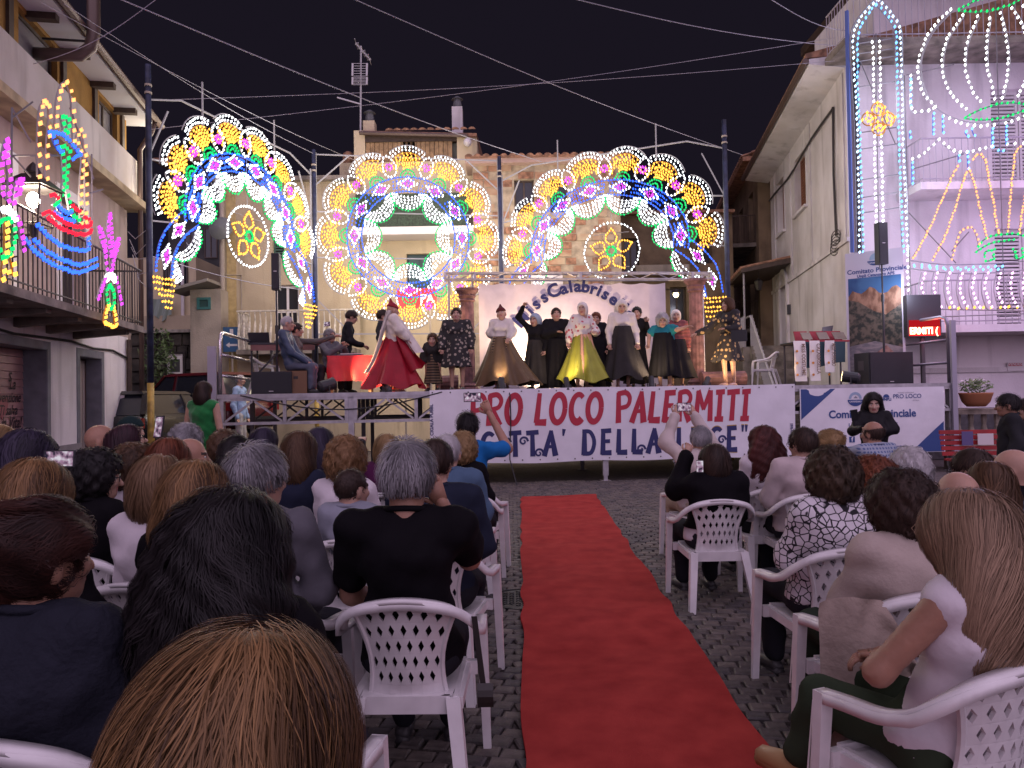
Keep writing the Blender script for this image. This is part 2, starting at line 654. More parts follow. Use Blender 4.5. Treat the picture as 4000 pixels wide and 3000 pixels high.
def window(root, pl, a, b, c, d, n, frame_m, pane_m, mull=1, trans=0, fw=0.05, name='window'):
 f = MB()
 f.pbox(pl, a, a + fw, c, d, n, n + 0.05)
 f.pbox(pl, b - fw, b, c, d, n, n + 0.05)
 f.pbox(pl, a + fw, b - fw, c, c + fw, n, n + 0.05)
 f.pbox(pl, a + fw, b - fw, d - fw, d, n, n + 0.05)
 for k in range(mull):
  s = a + (b - a) * (k + 1) / (mull + 1)
  f.pbox(pl, s - fw * 0.5, s + fw * 0.5, c + fw, d - fw, n, n + 0.045)
 for k in range(trans):
  z = c + (d - c) * (k + 1) / (trans + 1)
  f.pbox(pl, a + fw, b - fw, z - fw * 0.4, z + fw * 0.4, n, n + 0.042)
 w = part(name, f, frame_m, root)
 for k in range(mull + 1):
  sa = a + fw + (b - a - 2 * fw) * k / (mull + 1) + (0.0 if k == 0 else fw * 0.5)
  sb = a + fw + (b - a - 2 * fw) * (k + 1) / (mull + 1) - (0.0 if k == mull else fw * 0.5)
  part('pane', MB().pbox(pl, sa, sb, c + fw, d - fw, n + 0.01, n + 0.018), pane_m, w)
 return w
def shutter(root, pl, a, b, c, d, n, m, slats=True, name='shutter'):
 f = MB()
 fw = 0.06
 f.pbox(pl, a, a + fw, c, d, n, n + 0.04)
 f.pbox(pl, b - fw, b, c, d, n, n + 0.04)
 f.pbox(pl, a + fw, b - fw, c, c + fw, n, n + 0.04)
 f.pbox(pl, a + fw, b - fw, d - fw, d, n, n + 0.04)
 sh = part(name, f, m, root)
 z = c + fw + 0.02
 k = 0
 while z < d - fw - 0.03:
  q = MB().hexa([pl.p(a + fw, z, n + 0.005), pl.p(b - fw, z, n + 0.005), pl.p(b - fw, z + 0.012, n + 0.035), pl.p(a + fw, z + 0.012, n + 0.035),
      pl.p(a + fw, z + 0.05, n + 0.003), pl.p(b - fw, z + 0.05, n + 0.003), pl.p(b - fw, z + 0.06, n + 0.03), pl.p(a + fw, z + 0.06, n + 0.03)])
  part('slat', q, m, sh)
  z += 0.085
  k += 1
 return sh
def railing(root, pts, z0, h, m, step=0.11, rb=0.007, rt=0.016, name='railing', post=None, kick=True):
 """vertical bars under a hand rail along a polyline of (x,y)"""
 mb = MB()
 P = [Vector((p[0], p[1], 0)) for p in pts]
 mb.tube([p + Vector((0, 0, z0 + h)) for p in P], rt, 6)
 if kick:
  mb.tube([p + Vector((0, 0, z0 + 0.08)) for p in P], rt * 0.7, 5)
 r_ = part(name, mb, m, root)
 bars = resample(P, step)
 for q in bars:
  part('baluster', MB().tube([q + Vector((0, 0, z0)), q + Vector((0, 0, z0 + h))], rb, 5, cap=False), m, r_)
 return r_
def tiles_row(root, a, b, z, dirn, m, step=0.22, rows=3, slope=0.32, name='roof_tile'):
 """curved clay tiles laid on a sloping roof whose eave runs a->b, going back along dirn"""
 a = Vector((a[0], a[1], z)); b = Vector((b[0], b[1], z))
 dn = Vector((dirn[0], dirn[1], 0)).normalized()
 n_ = max(1, int((b - a).length / step))
 ax = (b - a).normalized()
 me = None
 for k in range(n_ + 1):
  p = a.lerp(b, k / n_)
  for r_ in range(rows):
   q = p + dn * (r_ * 0.36) + Vector((0, 0, r_ * 0.36 * slope + 0.012 * (r_ % 2)))
   e = q + dn * 0.42 + Vector((0, 0, 0.42 * slope))
   vs, fs = [], []
   for i, (w, rad) in enumerate(((q, 0.105), (e, 0.085))):
    for j in range(6):
     al = math.pi * j / 5
     vs.append(w + ax * (math.cos(al) * rad) + Vector((0, 0, math.sin(al) * rad * 0.75)))
   for j in range(5):
    fs.append((j, j + 1, 7 + j, 6 + j))
   fs.append((0, 1, 2, 3, 4, 5))
   part(name, MB().add(vs, fs), m, root)
P_white = plaster('white limewash', (0.76, 0.71, 0.74), (0.60, 0.55, 0.58), 0.9, 0.35)
P_house = plaster('weathered pale plaster', (0.66, 0.62, 0.64), (0.47, 0.43, 0.43), 0.8, 0.5)
P_pink = plaster('pinkish old plaster', (0.45, 0.36, 0.33), (0.30, 0.23, 0.20), 1.1, 0.5)
P_beige = plaster('beige old plaster', (0.46, 0.38, 0.27), (0.33, 0.27, 0.19), 0.7, 0.6)
P_cream = plaster('cream plaster', (0.60, 0.50, 0.34), (0.48, 0.40, 0.28), 0.7, 0.4)
P_brown = plaster('brown crumbling plaster', (0.20, 0.145, 0.095), (0.11, 0.08, 0.055), 1.6, 0.8)
P_grey = plaster('grey cement render', (0.36, 0.31, 0.26), (0.24, 0.21, 0.18), 1.3, 0.6)
P_ochre = plaster('ochre rough plaster', (0.30, 0.165, 0.045), (0.22, 0.12, 0.035), 2.5, 0.9)
greytrim = mat('grey trim paint and reveal shade', (0.16, 0.16, 0.19), 0.75, var=0.2, scale=5)
conc = mat('stained concrete', (0.20, 0.17, 0.15), 0.9, var=0.5, scale=3, bump=0.4, bscale=20)
darkwood = mat('dark brown wood', (0.06, 0.038, 0.028), 0.6, var=0.3, scale=9)
ironm = mat('black wrought iron', (0.035, 0.03, 0.032), 0.5, metal=0.4)
glass = mat('dark window glass', (0.02, 0.022, 0.03), 0.08, spec=0.6)
whitewood = mat('white painted wood', (0.62, 0.58, 0.60), 0.5)
copper = mat('brown gutter metal', (0.10, 0.065, 0.055), 0.45, metal=0.3)
clay = mat('old clay tile', (0.27, 0.14, 0.085), 0.85, var=0.5, scale=7, bump=0.4)
# ================================================================== house with the roller shutter
LC = at(500, 1400, 15.5)
PLF = Plane(LC[:2], (0.18, -1))
# s: distance from the far corner towards the camera
fs = lambda px, py, n=0.0: PLF.sz(px, py, n)
h1 = thing('shutter_house', 'three storey house with white ground floor, roller shutter and upper ochre storey', 'house', PLF.p(0, 0))
SMAX = 13.0
d_a, d_b = fs(395, 1395)[0], fs(310, 1377)[0]
sh_a = fs(182, 1330)[0]
ops = [(d_a, d_b, 0.0, 2.43), (sh_a, sh_a + 3.0, 0.0, 2.45)]
part('ground_floor_wall', facade(PLF, 0, SMAX, 0, 2.95, ops, 0.40), P_white, h1)
for a_, zt_ in ((d_a, 2.43), (sh_a, 2.45)):  # grey trim colour on these strips also carries the shade of the reveals
 part('shaded_jamb', MB().pbox(PLF, a_, a_ + .012, 0, zt_ - .012, -0.39, 0.004), greytrim, h1)
 part('shaded_lintel', MB().pbox(PLF, a_, a_ + (d_b - d_a if a_ == d_a else 3.0), zt_ - .012, zt_, -0.39, 0.004), greytrim, h1)
mb = MB()
P = PLF.p
for za, zb in ((0, 2.95),):
 mb.add([P(0, za, 0), P(0, zb, 0), P(0, zb, -7), P(0, za, -7)], [(0, 1, 2, 3)])
part('side_wall', mb, P_white, h1)
part('side_wall', MB().add([P(0, 2.95, 0), P(0, 7.5, 0), P(0, 7.5, -7), P(0, 2.95, -7)], [(0, 1, 2, 3)]), P_pink, h1)
part('door_surround', ring(PLF, d_a, d_b, 0.9, 2.43, 0.13, 0.0, 0.012, False), greytrim, h1)
part('shutter_surround', ring(PLF, sh_a, sh_a + 3.0, 0.9, 2.45, 0.12, 0.0, 0.012, False), greytrim, h1)
mb = MB()
for a, b in ((-0.0, d_a), (d_b, sh_a), (sh_a + 3.0, SMAX)):
 mb.pbox(PLF, a, b, 0, 0.9, 0, 0.03)
part('plinth', mb, mat('grey plinth', (0.24, 0.22, 0.24), 0.85, var=0.2, scale=4), h1)
# door of vertical boards with a glazed strip
dr = part('door', MB().pbox(PLF, d_a, d_b, 0, 2.43, -0.30, -0.26), darkwood, h1)
for k in range(6):
 a = d_a + 0.1 + (d_b - d_a - 0.2) * k / 6
 part('board', MB().pbox(PLF, a + 0.012, a + (d_b - d_a - 0.2) / 6 - 0.012, 0.05, 2.38, -0.26, -0.245), mat('pale door board', (0.32, 0.26, 0.25), 0.5), dr)
part('letter_plate', MB().pbox(PLF, d_a + 0.62, d_a + 0.80, 1.22, 1.38, -0.244, -0.235), mat('paper note', (0.65, 0.62, 0.62), 0.7), dr)
# roller shutter: horizontal slats
shm = mat('pink painted roller shutter', (0.36, 0.20, 0.20), 0.5, var=0.2, scale=3)
sh = part('roller_shutter', MB().pbox(PLF, sh_a, sh_a + 3.0, 0, 2.45, -0.39, -0.35), shm, h1)
z = 0.02
while z < 2.42:
 part('slat', MB().hexa([PLF.p(sh_a + 0.02, z, -0.35), PLF.p(sh_a + 2.98, z, -0.35), PLF.p(sh_a + 2.98, z, -0.325), PLF.p(sh_a + 0.02, z, -0.325),
       PLF.p(sh_a + 0.02, z + 0.105, -0.35), PLF.p(sh_a + 2.98, z + 0.105, -0.35), PLF.p(sh_a + 2.98, z + 0.105, -0.335), PLF.p(sh_a + 0.02, z + 0.105, -0.335)]), shm, sh)
 z += 0.115
ink = mat('dark painted script', (0.03, 0.015, 0.02), 0.6)
for body, px, py, sz_ in (('S', 38, 1490, 0.20), ('La', 48, 1520, 0.24), ('Prevenzione', 22, 1570, 0.21), ('Ti salva', 32, 1620, 0.21), ('la Vita!', 45, 1672, 0.25)):
 s_, z_ = PLF.sz(px, py, -0.318)
 part('lettering', text_on(PLF, body, s_, z_, sz_, -0.318, 0.004, 0.35, 'CENTER', 0.0, 0.9), ink, sh)
part('heart_mark', MB().pprism(PLF, [(PLF.sz(10, 1430, -0.318)[0] + 0.5 * math.sin(t) ** 3 * 0.35, 1.55 + 0.03 * (13 * math.cos(t) - 5 * math.cos(2 * t) - 2 * math.cos(3 * t)) * 0.4) for t in [2 * math.pi * k / 20 for k in range(20)]], -0.34, -0.320), mat('faded red mark', (0.33, 0.11, 0.12), 0.7), sh)
# first floor
w_ops = []
for a in (2.3, 5.0, 8.0):
 w_ops.append((a, a + 1.05, 2.97, 5.05))
part('upper_wall', facade(PLF, 0, SMAX, 2.95, 5.62, w_ops, 0.2), P_pink, h1)
for a in (2.3, 5.0, 8.0):
 part('window_surround', ring(PLF, a, a + 1.05, 2.98, 5.05, 0.16, 0.0, 0.03, False), whitewood, h1)
 dd = part('balcony_door', MB().pbox(PLF, a, a + 1.05, 2.97, 5.05, -0.21, -0.18), whitewood, h1)
 for k in range(2):
  part('pane', MB().pbox(PLF, a + 0.08 + k * 0.5, a + 0.48 + k * 0.5, 3.3, 4.95, -0.18, -0.172), glass, dd)
# balcony
bs = fs(564, 1274, 1.0)[0]
part('balcony_slab', MB().pbox(PLF, bs, SMAX, 2.84, 2.95, 0.0, 1.0), conc, h1)
for k in range(9):
 s = bs + 0.35 + k * 1.05
 part('corbel', MB().hexa([PLF.p(s, 2.70, 0), PLF.p(s + 0.16, 2.70, 0), PLF.p(s + 0.16, 2.78, 0.85), PLF.p(s, 2.78, 0.85), PLF.p(s, 2.84, 0), PLF.p(s + 0.16, 2.84, 0), PLF.p(s + 0.16, 2.84, 0.85), PLF.p(s, 2.84, 0.85)]), conc, h1)
pa, pb, pc = PLF.p(bs + 0.03, 0, 0.02), PLF.p(bs + 0.03, 0, 0.96), PLF.p(SMAX, 0, 0.96)
railing(h1, [pa[:2], pb[:2], pc[:2]], 2.95, 1.0, ironm, 0.13, 0.009, 0.018)
# second floor with parapet and slab
part('cornice_slab', MB().pbox(PLF, -0.15, SMAX, 5.62, 5.76, -0.05, 0.42), mat('yellowish slab edge', (0.38, 0.30, 0.18), 0.85, var=0.3, scale=4), h1)
part('parapet', MB().pbox(PLF, -0.02, SMAX, 5.76, 6.68, 0.0, 0.20), plaster('parapet paint', (0.50, 0.46, 0.44), (0.40, 0.36, 0.33), 1.0, 0.3), h1)
wn = [(0.55, 1.55), (3.4, 4.75), (6.3, 7.6)]
part('top_wall', facade(PLF, 0, SMAX, 6.68, 7.52, [(a, b, 6.70, 7.45) for a, b in wn], 0.14, 0.0), P_ochre, h1)
for a, b in wn:
 window(h1, PLF, a, b, 6.70, 7.45, -0.14, darkwood, mat('pale curtain glass', (0.20, 0.19, 0.20), 0.25), 1 if b - a < 1.2 else 0, 0, 0.05)  # panes in a paler grey than the other window glass
for a in (0.25, 1.75, 3.15, 5.0, 6.0):
 part('pilaster', MB().pbox(PLF, a, a + 0.14, 6.68, 7.52, 0.002, 0.05), darkwood, h1)
# roof eave, gutter, beams
part('eave_soffit', MB().pbox(PLF, -0.30, SMAX, 7.52, 7.58, -1.0, 0.50), mat('white soffit', (0.55, 0.54, 0.56), 0.8), h1)
part('roof', MB().hexa([PLF.p(-0.35, 7.58, 0.55), PLF.p(SMAX, 7.58, 0.55), PLF.p(SMAX, 7.58, -5), PLF.p(-0.35, 7.58, -5), PLF.p(-0.35, 7.66, 0.55), PLF.p(SMAX, 7.66, 0.55), PLF.p(SMAX, 9.2, -5), PLF.p(-0.35, 9.2, -5)]), clay, h1)
part('gutter', MB().tube([PLF.p(-0.36, 7.56, 0.60), PLF.p(SMAX, 7.56, 0.60)], 0.07, 8), copper, h1)
for k in range(10):
 part('eave_beam', MB().pbox(PLF, 0.6 + k * 1.25, 0.74 + k * 1.25, 7.42, 7.52, -0.02, 0.40), darkwood, h1)
part('downpipe', MB().tube([PLF.p(0.05, 7.5, 0.58), PLF.p(0.05, 7.30, 0.52), PLF.p(0.05, 6.9, 0.28), PLF.p(0.05, 0.0, 0.28)], 0.05, 8), copper, h1, smooth=True)
fl = [PLF.sz(365, y, 0.75) for y in (-60, 130)]
fa = fl[0][0]
part('flue_pipe', MB().tube([PLF.p(fa, 9.4, 0.75), PLF.p(fa, 7.50, 0.75), PLF.p(fa, 7.25, 0.70), PLF.p(fa, 7.12, 0.55), PLF.p(fa, 7.10, 0.1), PLF.p(fa, 7.10, -0.1)], 0.10, 10), copper, h1, smooth=True)
part('flue_bracket', MB().bar(PLF.p(fa, 7.35, 0), PLF.p(fa, 7.35, 0.75), 0.03), ironm, h1)
cb = [PLF.p(SMAX, 2.62, 0.03)] + [PLF.p(SMAX - k, 2.62 + 0.03 * math.sin(k * 2.1), 0.03) for k in range(1, 13)] + [PLF.p(0.0, 2.50, 0.03)]
part('wall_cable', MB().tube(cb, 0.02, 5), mat('black cable', (0.02, 0.02, 0.022), 0.6), h1)
part('meter_box', MB().pbox(PLF, 0.28, 0.5, 1.3, 1.75, 0.0, 0.08), whitewood, h1)
part('wall_pipe', MB().tube([PLF.p(0.12, 0, 0.06), PLF.p(0.12, 2.9, 0.06)], 0.05, 8), darkwood, h1)
# ================================================================== alley behind the cars
def block(name, label, px0, px1, Y, ytop, m, depth=6.0, cat='house', py_bot=None, yaw=(1, 0)):
 a, b = at(px0, ytop, Y), at(px1, ytop, Y)
 pl_ = Plane(a[:2], yaw)
 zt = (a.z + b.z) / 2
 root = thing(name, label, cat, (a.x, a.y, 0))
 L = (b - a).to_2d().length
 return root, pl_, L, zt
r_, pl_, L, zt = block('stone_wall', 'dark rubble retaining wall behind the red car', 588, 760, 22.6, 1300, None, cat='wall')
rub = mat('dark rubble stone', (0.045, 0.038, 0.032), 0.9, var=0.6, scale=3, bump=0.8, bscale=5)
part('wall_core', MB().pbox(pl_, -0.6, L + 0.6, 0, zt, -0.4, -0.03), rub, r_)
rq = random.Random(5)
for j in range(9):
 s = -0.6
 z0 = 0.3 + j * 0.38
 while s < L + 0.4:
  w = rq.uniform(0.28, 0.62)
  if z0 + 0.3 < zt:
   c = [(s + 0.02, z0), (s + w - 0.03, z0 + rq.uniform(-0.03, 0.05)), (s + w - 0.02, z0 + 0.34), (s + w * 0.4, z0 + 0.34 + rq.uniform(-0.03, 0.02)), (s + 0.03, z0 + 0.32)]
   part('stone', MB().pprism(pl_, c, -0.03, rq.uniform(0.02, 0.07)), rub, r_)
  s += w
part('coping', MB().pbox(pl_, -0.6, L + 0.6, zt, zt + 0.09, -0.45, 0.12), mat('pale coping', (0.34, 0.31, 0.28), 0.9, var=0.3), r_)
r_, pl_, L, zt = block('grey_shed', 'grey rendered outhouse with small teal window and sloping canopy', 742, 862, 21.8, 1130, None)
part('wall', MB().pbox(pl_, 0, L, 1.9, zt, -2.5, 0), P_grey, r_)
part('lower_wall', MB().pbox(pl_, 0.12, L, 0, 1.9, -2.5, -0.08), P_grey, r_)
sa, za = pl_.sz(772, 1208); sb, zb = pl_.sz(822, 1163)
teal = mat('teal painted wood', (0.03, 0.13, 0.13), 0.6)
w_ = part('window', ring(pl_, sa + 0.06, sb - 0.06, za + 0.06, zb - 0.06, 0.07, 0.0, 0.04), teal, r_)
part('pane', MB().pbox(pl_, sa + 0.06, sb - 0.06, za + 0.06, zb - 0.06, 0.002, 0.012), mat('dark teal pane', (0.02, 0.06, 0.06), 0.4), w_)
pa_, pb_ = pl_.sz(690, 1148), pl_.sz(838, 1108)
part('canopy', MB().hexa([pl_.p(pa_[0], pa_[1], -0.6), pl_.p(pb_[0], pb_[1], -0.6), pl_.p(pb_[0], pb_[1], 0.5), pl_.p(pa_[0], pa_[1], 0.5), pl_.p(pa_[0], pa_[1] + 0.09, -0.6), pl_.p(pb_[0], pb_[1] + 0.09, -0.6), pl_.p(pb_[0], pb_[1] + 0.09, 0.5), pl_.p(pa_[0], pa_[1] + 0.09, 0.5)]), mat('grey corrugated sheet', (0.22, 0.20, 0.18), 0.7), r_)
r_, pl_, L, zt = block('alley_house', 'yellowish house deep in the alley with a draped sheet on its terrace', 560, 765, 27.0, 1005, None)
part('wall', MB().pbox(pl_, -1.5, L, 0, zt, -4, 0), P_cream, r_)
for x0, x1, y0, y1 in ((700, 735, 1010, 1130), (640, 665, 1015, 1130)):
 a, b = pl_.sz(x0, y1), pl_.sz(x1, y0)
 window(r_, pl_, a[0], b[0], a[1], b[1], 0.0, darkwood, glass, 1)
sx0, sx1 = pl_.sz(592, 1200, 0.3)[0], pl_.sz(672, 1200, 0.3)[0]
zA = pl_.sz(630, 1168, 0.3)[1]
part('draped_sheet', MB().sheet(lambda u, v: pl_.p(sx0 + (sx1 - sx0) * u, zA - 0.62 * v + 0.08 * math.sin(u * 9) * v - 0.12 * math.sin(math.pi * u) * v, 0.3 + 0.05 * math.sin(u * 17 + v * 4)), 24, 8), mat('greenish tarpaulin', (0.25, 0.30, 0.26), 0.7), r_, smooth=True)
part('terrace', MB().pbox(pl_, -1.5, L, 0, zA - 0.6, 0, 0.28), P_beige, r_)
part('drain', MB().tube([pl_.p(L - 0.45, 0, 0.1), pl_.p(L - 0.45, zt, 0.1)], 0.06, 6), whitewood, r_)
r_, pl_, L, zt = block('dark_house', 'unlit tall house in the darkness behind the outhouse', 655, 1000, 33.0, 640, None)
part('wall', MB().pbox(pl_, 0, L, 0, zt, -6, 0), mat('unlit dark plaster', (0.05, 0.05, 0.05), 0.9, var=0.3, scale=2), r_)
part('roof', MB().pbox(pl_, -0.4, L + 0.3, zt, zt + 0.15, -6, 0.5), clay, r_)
for px_ in (720, 800):
 a, b = pl_.sz(px_, 1010), pl_.sz(px_ + 50, 890)
 window(r_, pl_, a[0], b[0], a[1], b[1], 0.0, darkwood, glass, 1)
# ================================================================== houses behind the stage
r_, pl_, L, zt = block('beige_house', 'beige peeling house with a white baluster balcony behind the light arch', 855, 1400, 22.4, 712, None)
da, db = pl_.sz(1072, 1320), pl_.sz(1168, 1112)
ua, ub = pl_.sz(1065, 1010), pl_.sz(1110, 925)
part('wall', facade(pl_, 0, L, 0, zt, [(da[0], db[0], da[1], db[1]), (ua[0], ub[0], ua[1], ub[1])], 0.18), P_beige, r_)
part('side_wall', MB().add([pl_.p(0, 0, 0), pl_.p(0, zt, 0), pl_.p(0, zt, -6), pl_.p(0, 0, -6)], [(0, 1, 2, 3)]), P_beige, r_)
part('eave', MB().pbox(pl_, -0.1, L, zt, zt + 0.12, -6, 0.25), conc, r_)
window(r_, pl_, da[0], db[0], da[1], db[1], -0.17, whitewood, glass, 1, 1, 0.07, 'french_window')
shutter(r_, pl_, ua[0], ub[0], ua[1], ub[1], -0.15, mat('green shutter', (0.04, 0.09, 0.07), 0.6))
part('downpipe', MB().tube([pl_.p(0.12, 0, 0.09), pl_.p(0.12, zt, 0.09)], 0.07, 8), P_grey, r_, smooth=True)
part('corner_strip', MB().pbox(pl_, 0.22, 0.5, 0, zt, 0.002, 0.02), mat('yellowed strip', (0.40, 0.30, 0.14), 0.9, var=0.2), r_)
ba, bb = pl_.sz(925, 1330, 0.9), pl_.sz(1385, 1330, 0.9)
zb_ = pl_.sz(1000, 1365, 0.9)[1]
part('balcony_slab', MB().pbox(pl_, ba[0], L, zb_ - 0.14, zb_, 0, 0.95), conc, r_)
zr = pl_.sz(1000, 1212, 0.9)[1]
rail_w = mat('white flaking rail', (0.55, 0.50, 0.44), 0.6, var=0.3, scale=12)
mb = MB().pbox(pl_, ba[0], L, zr - 0.04, zr, 0.84, 0.92)
mb.pbox(pl_, ba[0], ba[0] + 0.06, zr - 0.04, zr, 0.0, 0.84)
rr_ = part('hand_rail', mb, rail_w, r_)
s = ba[0] + 0.05
k = 0
while s < L:
 x = []
 for j in range(9):
  zz = zb_ + (zr - 0.04 - zb_) * j / 8
  x.append(pl_.p(s, zz, 0.88 + 0.05 * math.sin(j / 8 * math.pi * 2) * (1 if j > 3 else 0.6)))
 part('baluster', MB().tube(x, [0.022 + 0.014 * (1 if j in (3, 4, 5) else 0) for j in range(9)], 5), rail_w, rr_)
 s += 0.155
for k in range(6):
 x = [pl_.p(ba[0] + 0.03, zb_ + (zr - 0.04 - zb_) * j / 8, 0.13 * k + 0.1) for j in range(9)]
 part('baluster', MB().tube(x, 0.026, 5), rail_w, rr_)
ca, cb_ = pl_.sz(1305, 690), pl_.sz(1362, 560)
ch = part('chimney', MB().pbox(pl_, ca[0], cb_[0], zt, cb_[1] - 0.35, -1.2, -0.75), P_beige, r_)
part('chimney_pot', MB().lathe([(0.16, 0), (0.19, 0.15), (0.17, 0.35), (0.09, 0.42)], tuple(pl_.p((ca[0] + cb_[0]) / 2, cb_[1] - 0.35, -1.0)), 12), clay, ch)
# round dish mark and wall wires
part('satellite_dish', MB().lathe([(0.0, 0.12), (0.2, 0.09), (0.36, 0.0)], (0, 0, 0), 16, cap=False).xf(Matrix.Translation(pl_.p(pl_.sz(805, 905)[0] + 0.6, pl_.sz(805, 905)[1], 0.4)) @ Matrix.Rotation(math.radians(80), 4, 'X')), mat('grey dish', (0.12, 0.13, 0.13), 0.5), r_, smooth=True)
part('conduit', MB().tube([pl_.p(*pl_.sz(870, 1075), 0.02), pl_.p(*pl_.sz(945, 1075), 0.02), pl_.p(*pl_.sz(945, 1210), 0.02)], 0.018, 5), P_grey, r_)
sign_b = mat('blue road sign', (0.035, 0.10, 0.22), 0.45)
sgn = thing('road_sign', 'blue one way sign with white arrow behind the stage guard rail', 'sign', pl_.p(pl_.sz(905, 1330, 0.5)[0], 0, 0.5))
a, b = pl_.sz(873, 1375, 0.5), pl_.sz(938, 1277, 0.5)
part('plate', MB().pbox(pl_, a[0], b[0], a[1], b[1], 0.5, 0.52), sign_b, sgn)
part('post', MB().tube([pl_.p((a[0] + b[0]) / 2, 0, 0.47), pl_.p((a[0] + b[0]) / 2, b[1], 0.47)], 0.03, 8), P_grey, sgn)
c = (a[0] + b[0]) / 2; zz = a[1] + 0.2
part('arrow', MB().pprism(pl_, [(c - 0.17, zz), (c - 0.06, zz + 0.08), (c - 0.06, zz + 0.03), (c + 0.17, zz + 0.03), (c + 0.17, zz - 0.03), (c - 0.06, zz - 0.03), (c - 0.06, zz - 0.08)], 0.52, 0.523), whitewood, sgn)
part('bar_mark', MB().pbox(pl_, c - 0.05, c + 0.05, b[1] - 0.32, b[1] - 0.06, 0.52, 0.523), whitewood, sgn)
r_, pl_, L, zt = block('loggia_house', 'tall house with wooden loggia, chimneys and tiled roof behind the wheel', 1382, 1862, 22.9, 512, None)
zl = pl_.sz(1600, 640)[1]
zb1, zb0 = pl_.sz(1580, 885, 0.9)[1], pl_.sz(1580, 915, 0.9)[1]
da, db = pl_.sz(1590, 1170), pl_.sz(1685, 990)
part('wall', facade(pl_, 0, L, 0, zl, [(da[0], db[0], da[1], db[1])], 0.2), P_cream, r_)
dd = part('door', MB().pbox(pl_, da[0], db[0], da[1], db[1], -0.2, -0.16), mat('dark teal door', (0.03, 0.06, 0.07), 0.5), r_)
for k in range(2):
 part('panel', MB().pbox(pl_, da[0] + 0.06 + k * (db[0] - da[0]) / 2, da[0] - 0.04 + (k + 1) * (db[0] - da[0]) / 2, da[1] + 0.1, db[1] - 0.1, -0.16, -0.145), mat('dark teal panel', (0.04, 0.09, 0.10), 0.5), dd)
part('balcony_slab', MB().pbox(pl_, 0.15, L - 0.1, zb0, zb1, 0, 0.9), whitewood, r_)
zz = pl_.sz(1600, 740, 0.85)[1]
part('balcony_recess', MB().pbox(pl_, 0.2, L - 0.3, zb1 + 0.0, zb1 + 1.0, 0.78, 0.86), mat('green balcony screen', (0.03, 0.05, 0.035), 0.8, var=0.5, scale=20), r_)
part('upper_wall', MB().pbox(pl_, 0, 0.34, zl, zt + 0.05, -5, 0.0), P_cream, r_)
part('upper_wall', MB().pbox(pl_, L - 0.62, L, zl, zt - 0.1, -5, 0.0), P_cream, r_)
part('back_wall', MB().pbox(pl_, 0.34, L - 0.62, zl, zt, -5, -0.9), P_grey, r_)
wood = mat('loggia boards', (0.30, 0.19, 0.10), 0.75, var=0.35, scale=6)
for a0_, b0_ in ((0.36, 2.0), (L - 2.3, L - 0.64)):
 n_ = int((b0_ - a0_) / 0.14)
 for k in range(n_):
  part('board', MB().pbox(pl_, a0_ + k * 0.14, a0_ + k * 0.14 + 0.125, zl, zt - 0.32, -0.08, -0.05), wood, r_)
part('loggia_door', MB().pbox(pl_, 2.05, L - 2.35, zl, zt - 0.3, -0.3, -0.26), mat('dark grey green boards', (0.10, 0.11, 0.10), 0.7), r_)
for k in range(7):
 part('door_batten', MB().pbox(pl_, 2.08 + k * 0.19, 2.22 + k * 0.19, zl, zt - 0.32, -0.26, -0.24), mat('dark grey green batten', (0.13, 0.14, 0.13), 0.7), r_)
part('loggia_rail', MB().pbox(pl_, 0.34, L - 0.62, zl - 0.04, zl + 0.05, -0.05, 0.06), P_cream, r_)
part('lintel', MB().pbox(pl_, 0.34, L - 0.62, zt - 0.32, zt - 0.12, -0.1, 0.0), darkwood, r_)
part('gutter', MB().tube([pl_.p(0.2, zt - 0.08, 0.14), pl_.p(L - 0.3, zt - 0.22, 0.14)], 0.06, 6), copper, r_)
part('roof', MB().hexa([pl_.p(0.3, zt - 0.1, 0.12), pl_.p(L, zt - 0.24, 0.12), pl_.p(L, zt - 0.24, -5), pl_.p(0.3, zt - 0.1, -5), pl_.p(0.3, zt, 0.12), pl_.p(L, zt - 0.14, 0.12), pl_.p(L, zt + 0.9, -5), pl_.p(0.3, zt + 0.9, -5)]), clay, r_)
A_, B_ = pl_.p(1.1, 0, 0.12), pl_.p(L - 0.15, 0, 0.12)
tiles_row(r_, A_[:2], B_[:2], zt - 0.01, (0, 1), clay, 0.24, 2)
for x0, x1, y0, y1, nn in ((1418, 1462, 470, 520, -0.3), (1766, 1805, 415, 510, -1.2)):
 a, b = pl_.sz(x0, y1, nn), pl_.sz(x1, y0, nn)
 ch = part('chimney', MB().pbox(pl_, a[0], b[0], zt - 0.3, b[1], nn - 0.4, nn), P_cream if x0 < 1500 else P_house, r_)
 part('chimney_cap', MB().lathe([(0.13, 0), (0.15, 0.1), (0.12, 0.28), (0.2, 0.3), (0.05, 0.4)], tuple(pl_.p((a[0] + b[0]) / 2, b[1], nn - 0.2)), 10), mat('grey chimney cowl', (0.10, 0.10, 0.11), 0.6), ch)
part('sat_ball', MB().sphere(pl_.p(L - 0.28, zt - 0.45, 0.2), 0.13, 10, 8), whitewood, r_, smooth=True)
rb = thing('red_hoarding', 'red sign board with white letters PA seen through the wheel', 'sign', pl_.p(pl_.sz(1600, 1170, 1.2)[0], 0, 1.2))
a, b = pl_.sz(1552, 1205, 1.2), pl_.sz(1705, 1125, 1.2)
part('board', MB().pbox(pl_, a[0], b[0], a[1], b[1], 1.2, 1.23), mat('red sign board', (0.45, 0.03, 0.04), 0.5), rb)
part('post', MB().tube([pl_.p(a[0] + 0.2, 0, 1.17), pl_.p(a[0] + 0.2, b[1], 1.17)], 0.03, 6).tube([pl_.p(b[0] - 0.2, 0, 1.17), pl_.p(b[0] - 0.2, b[1], 1.17)], 0.03, 6), P_grey, rb)
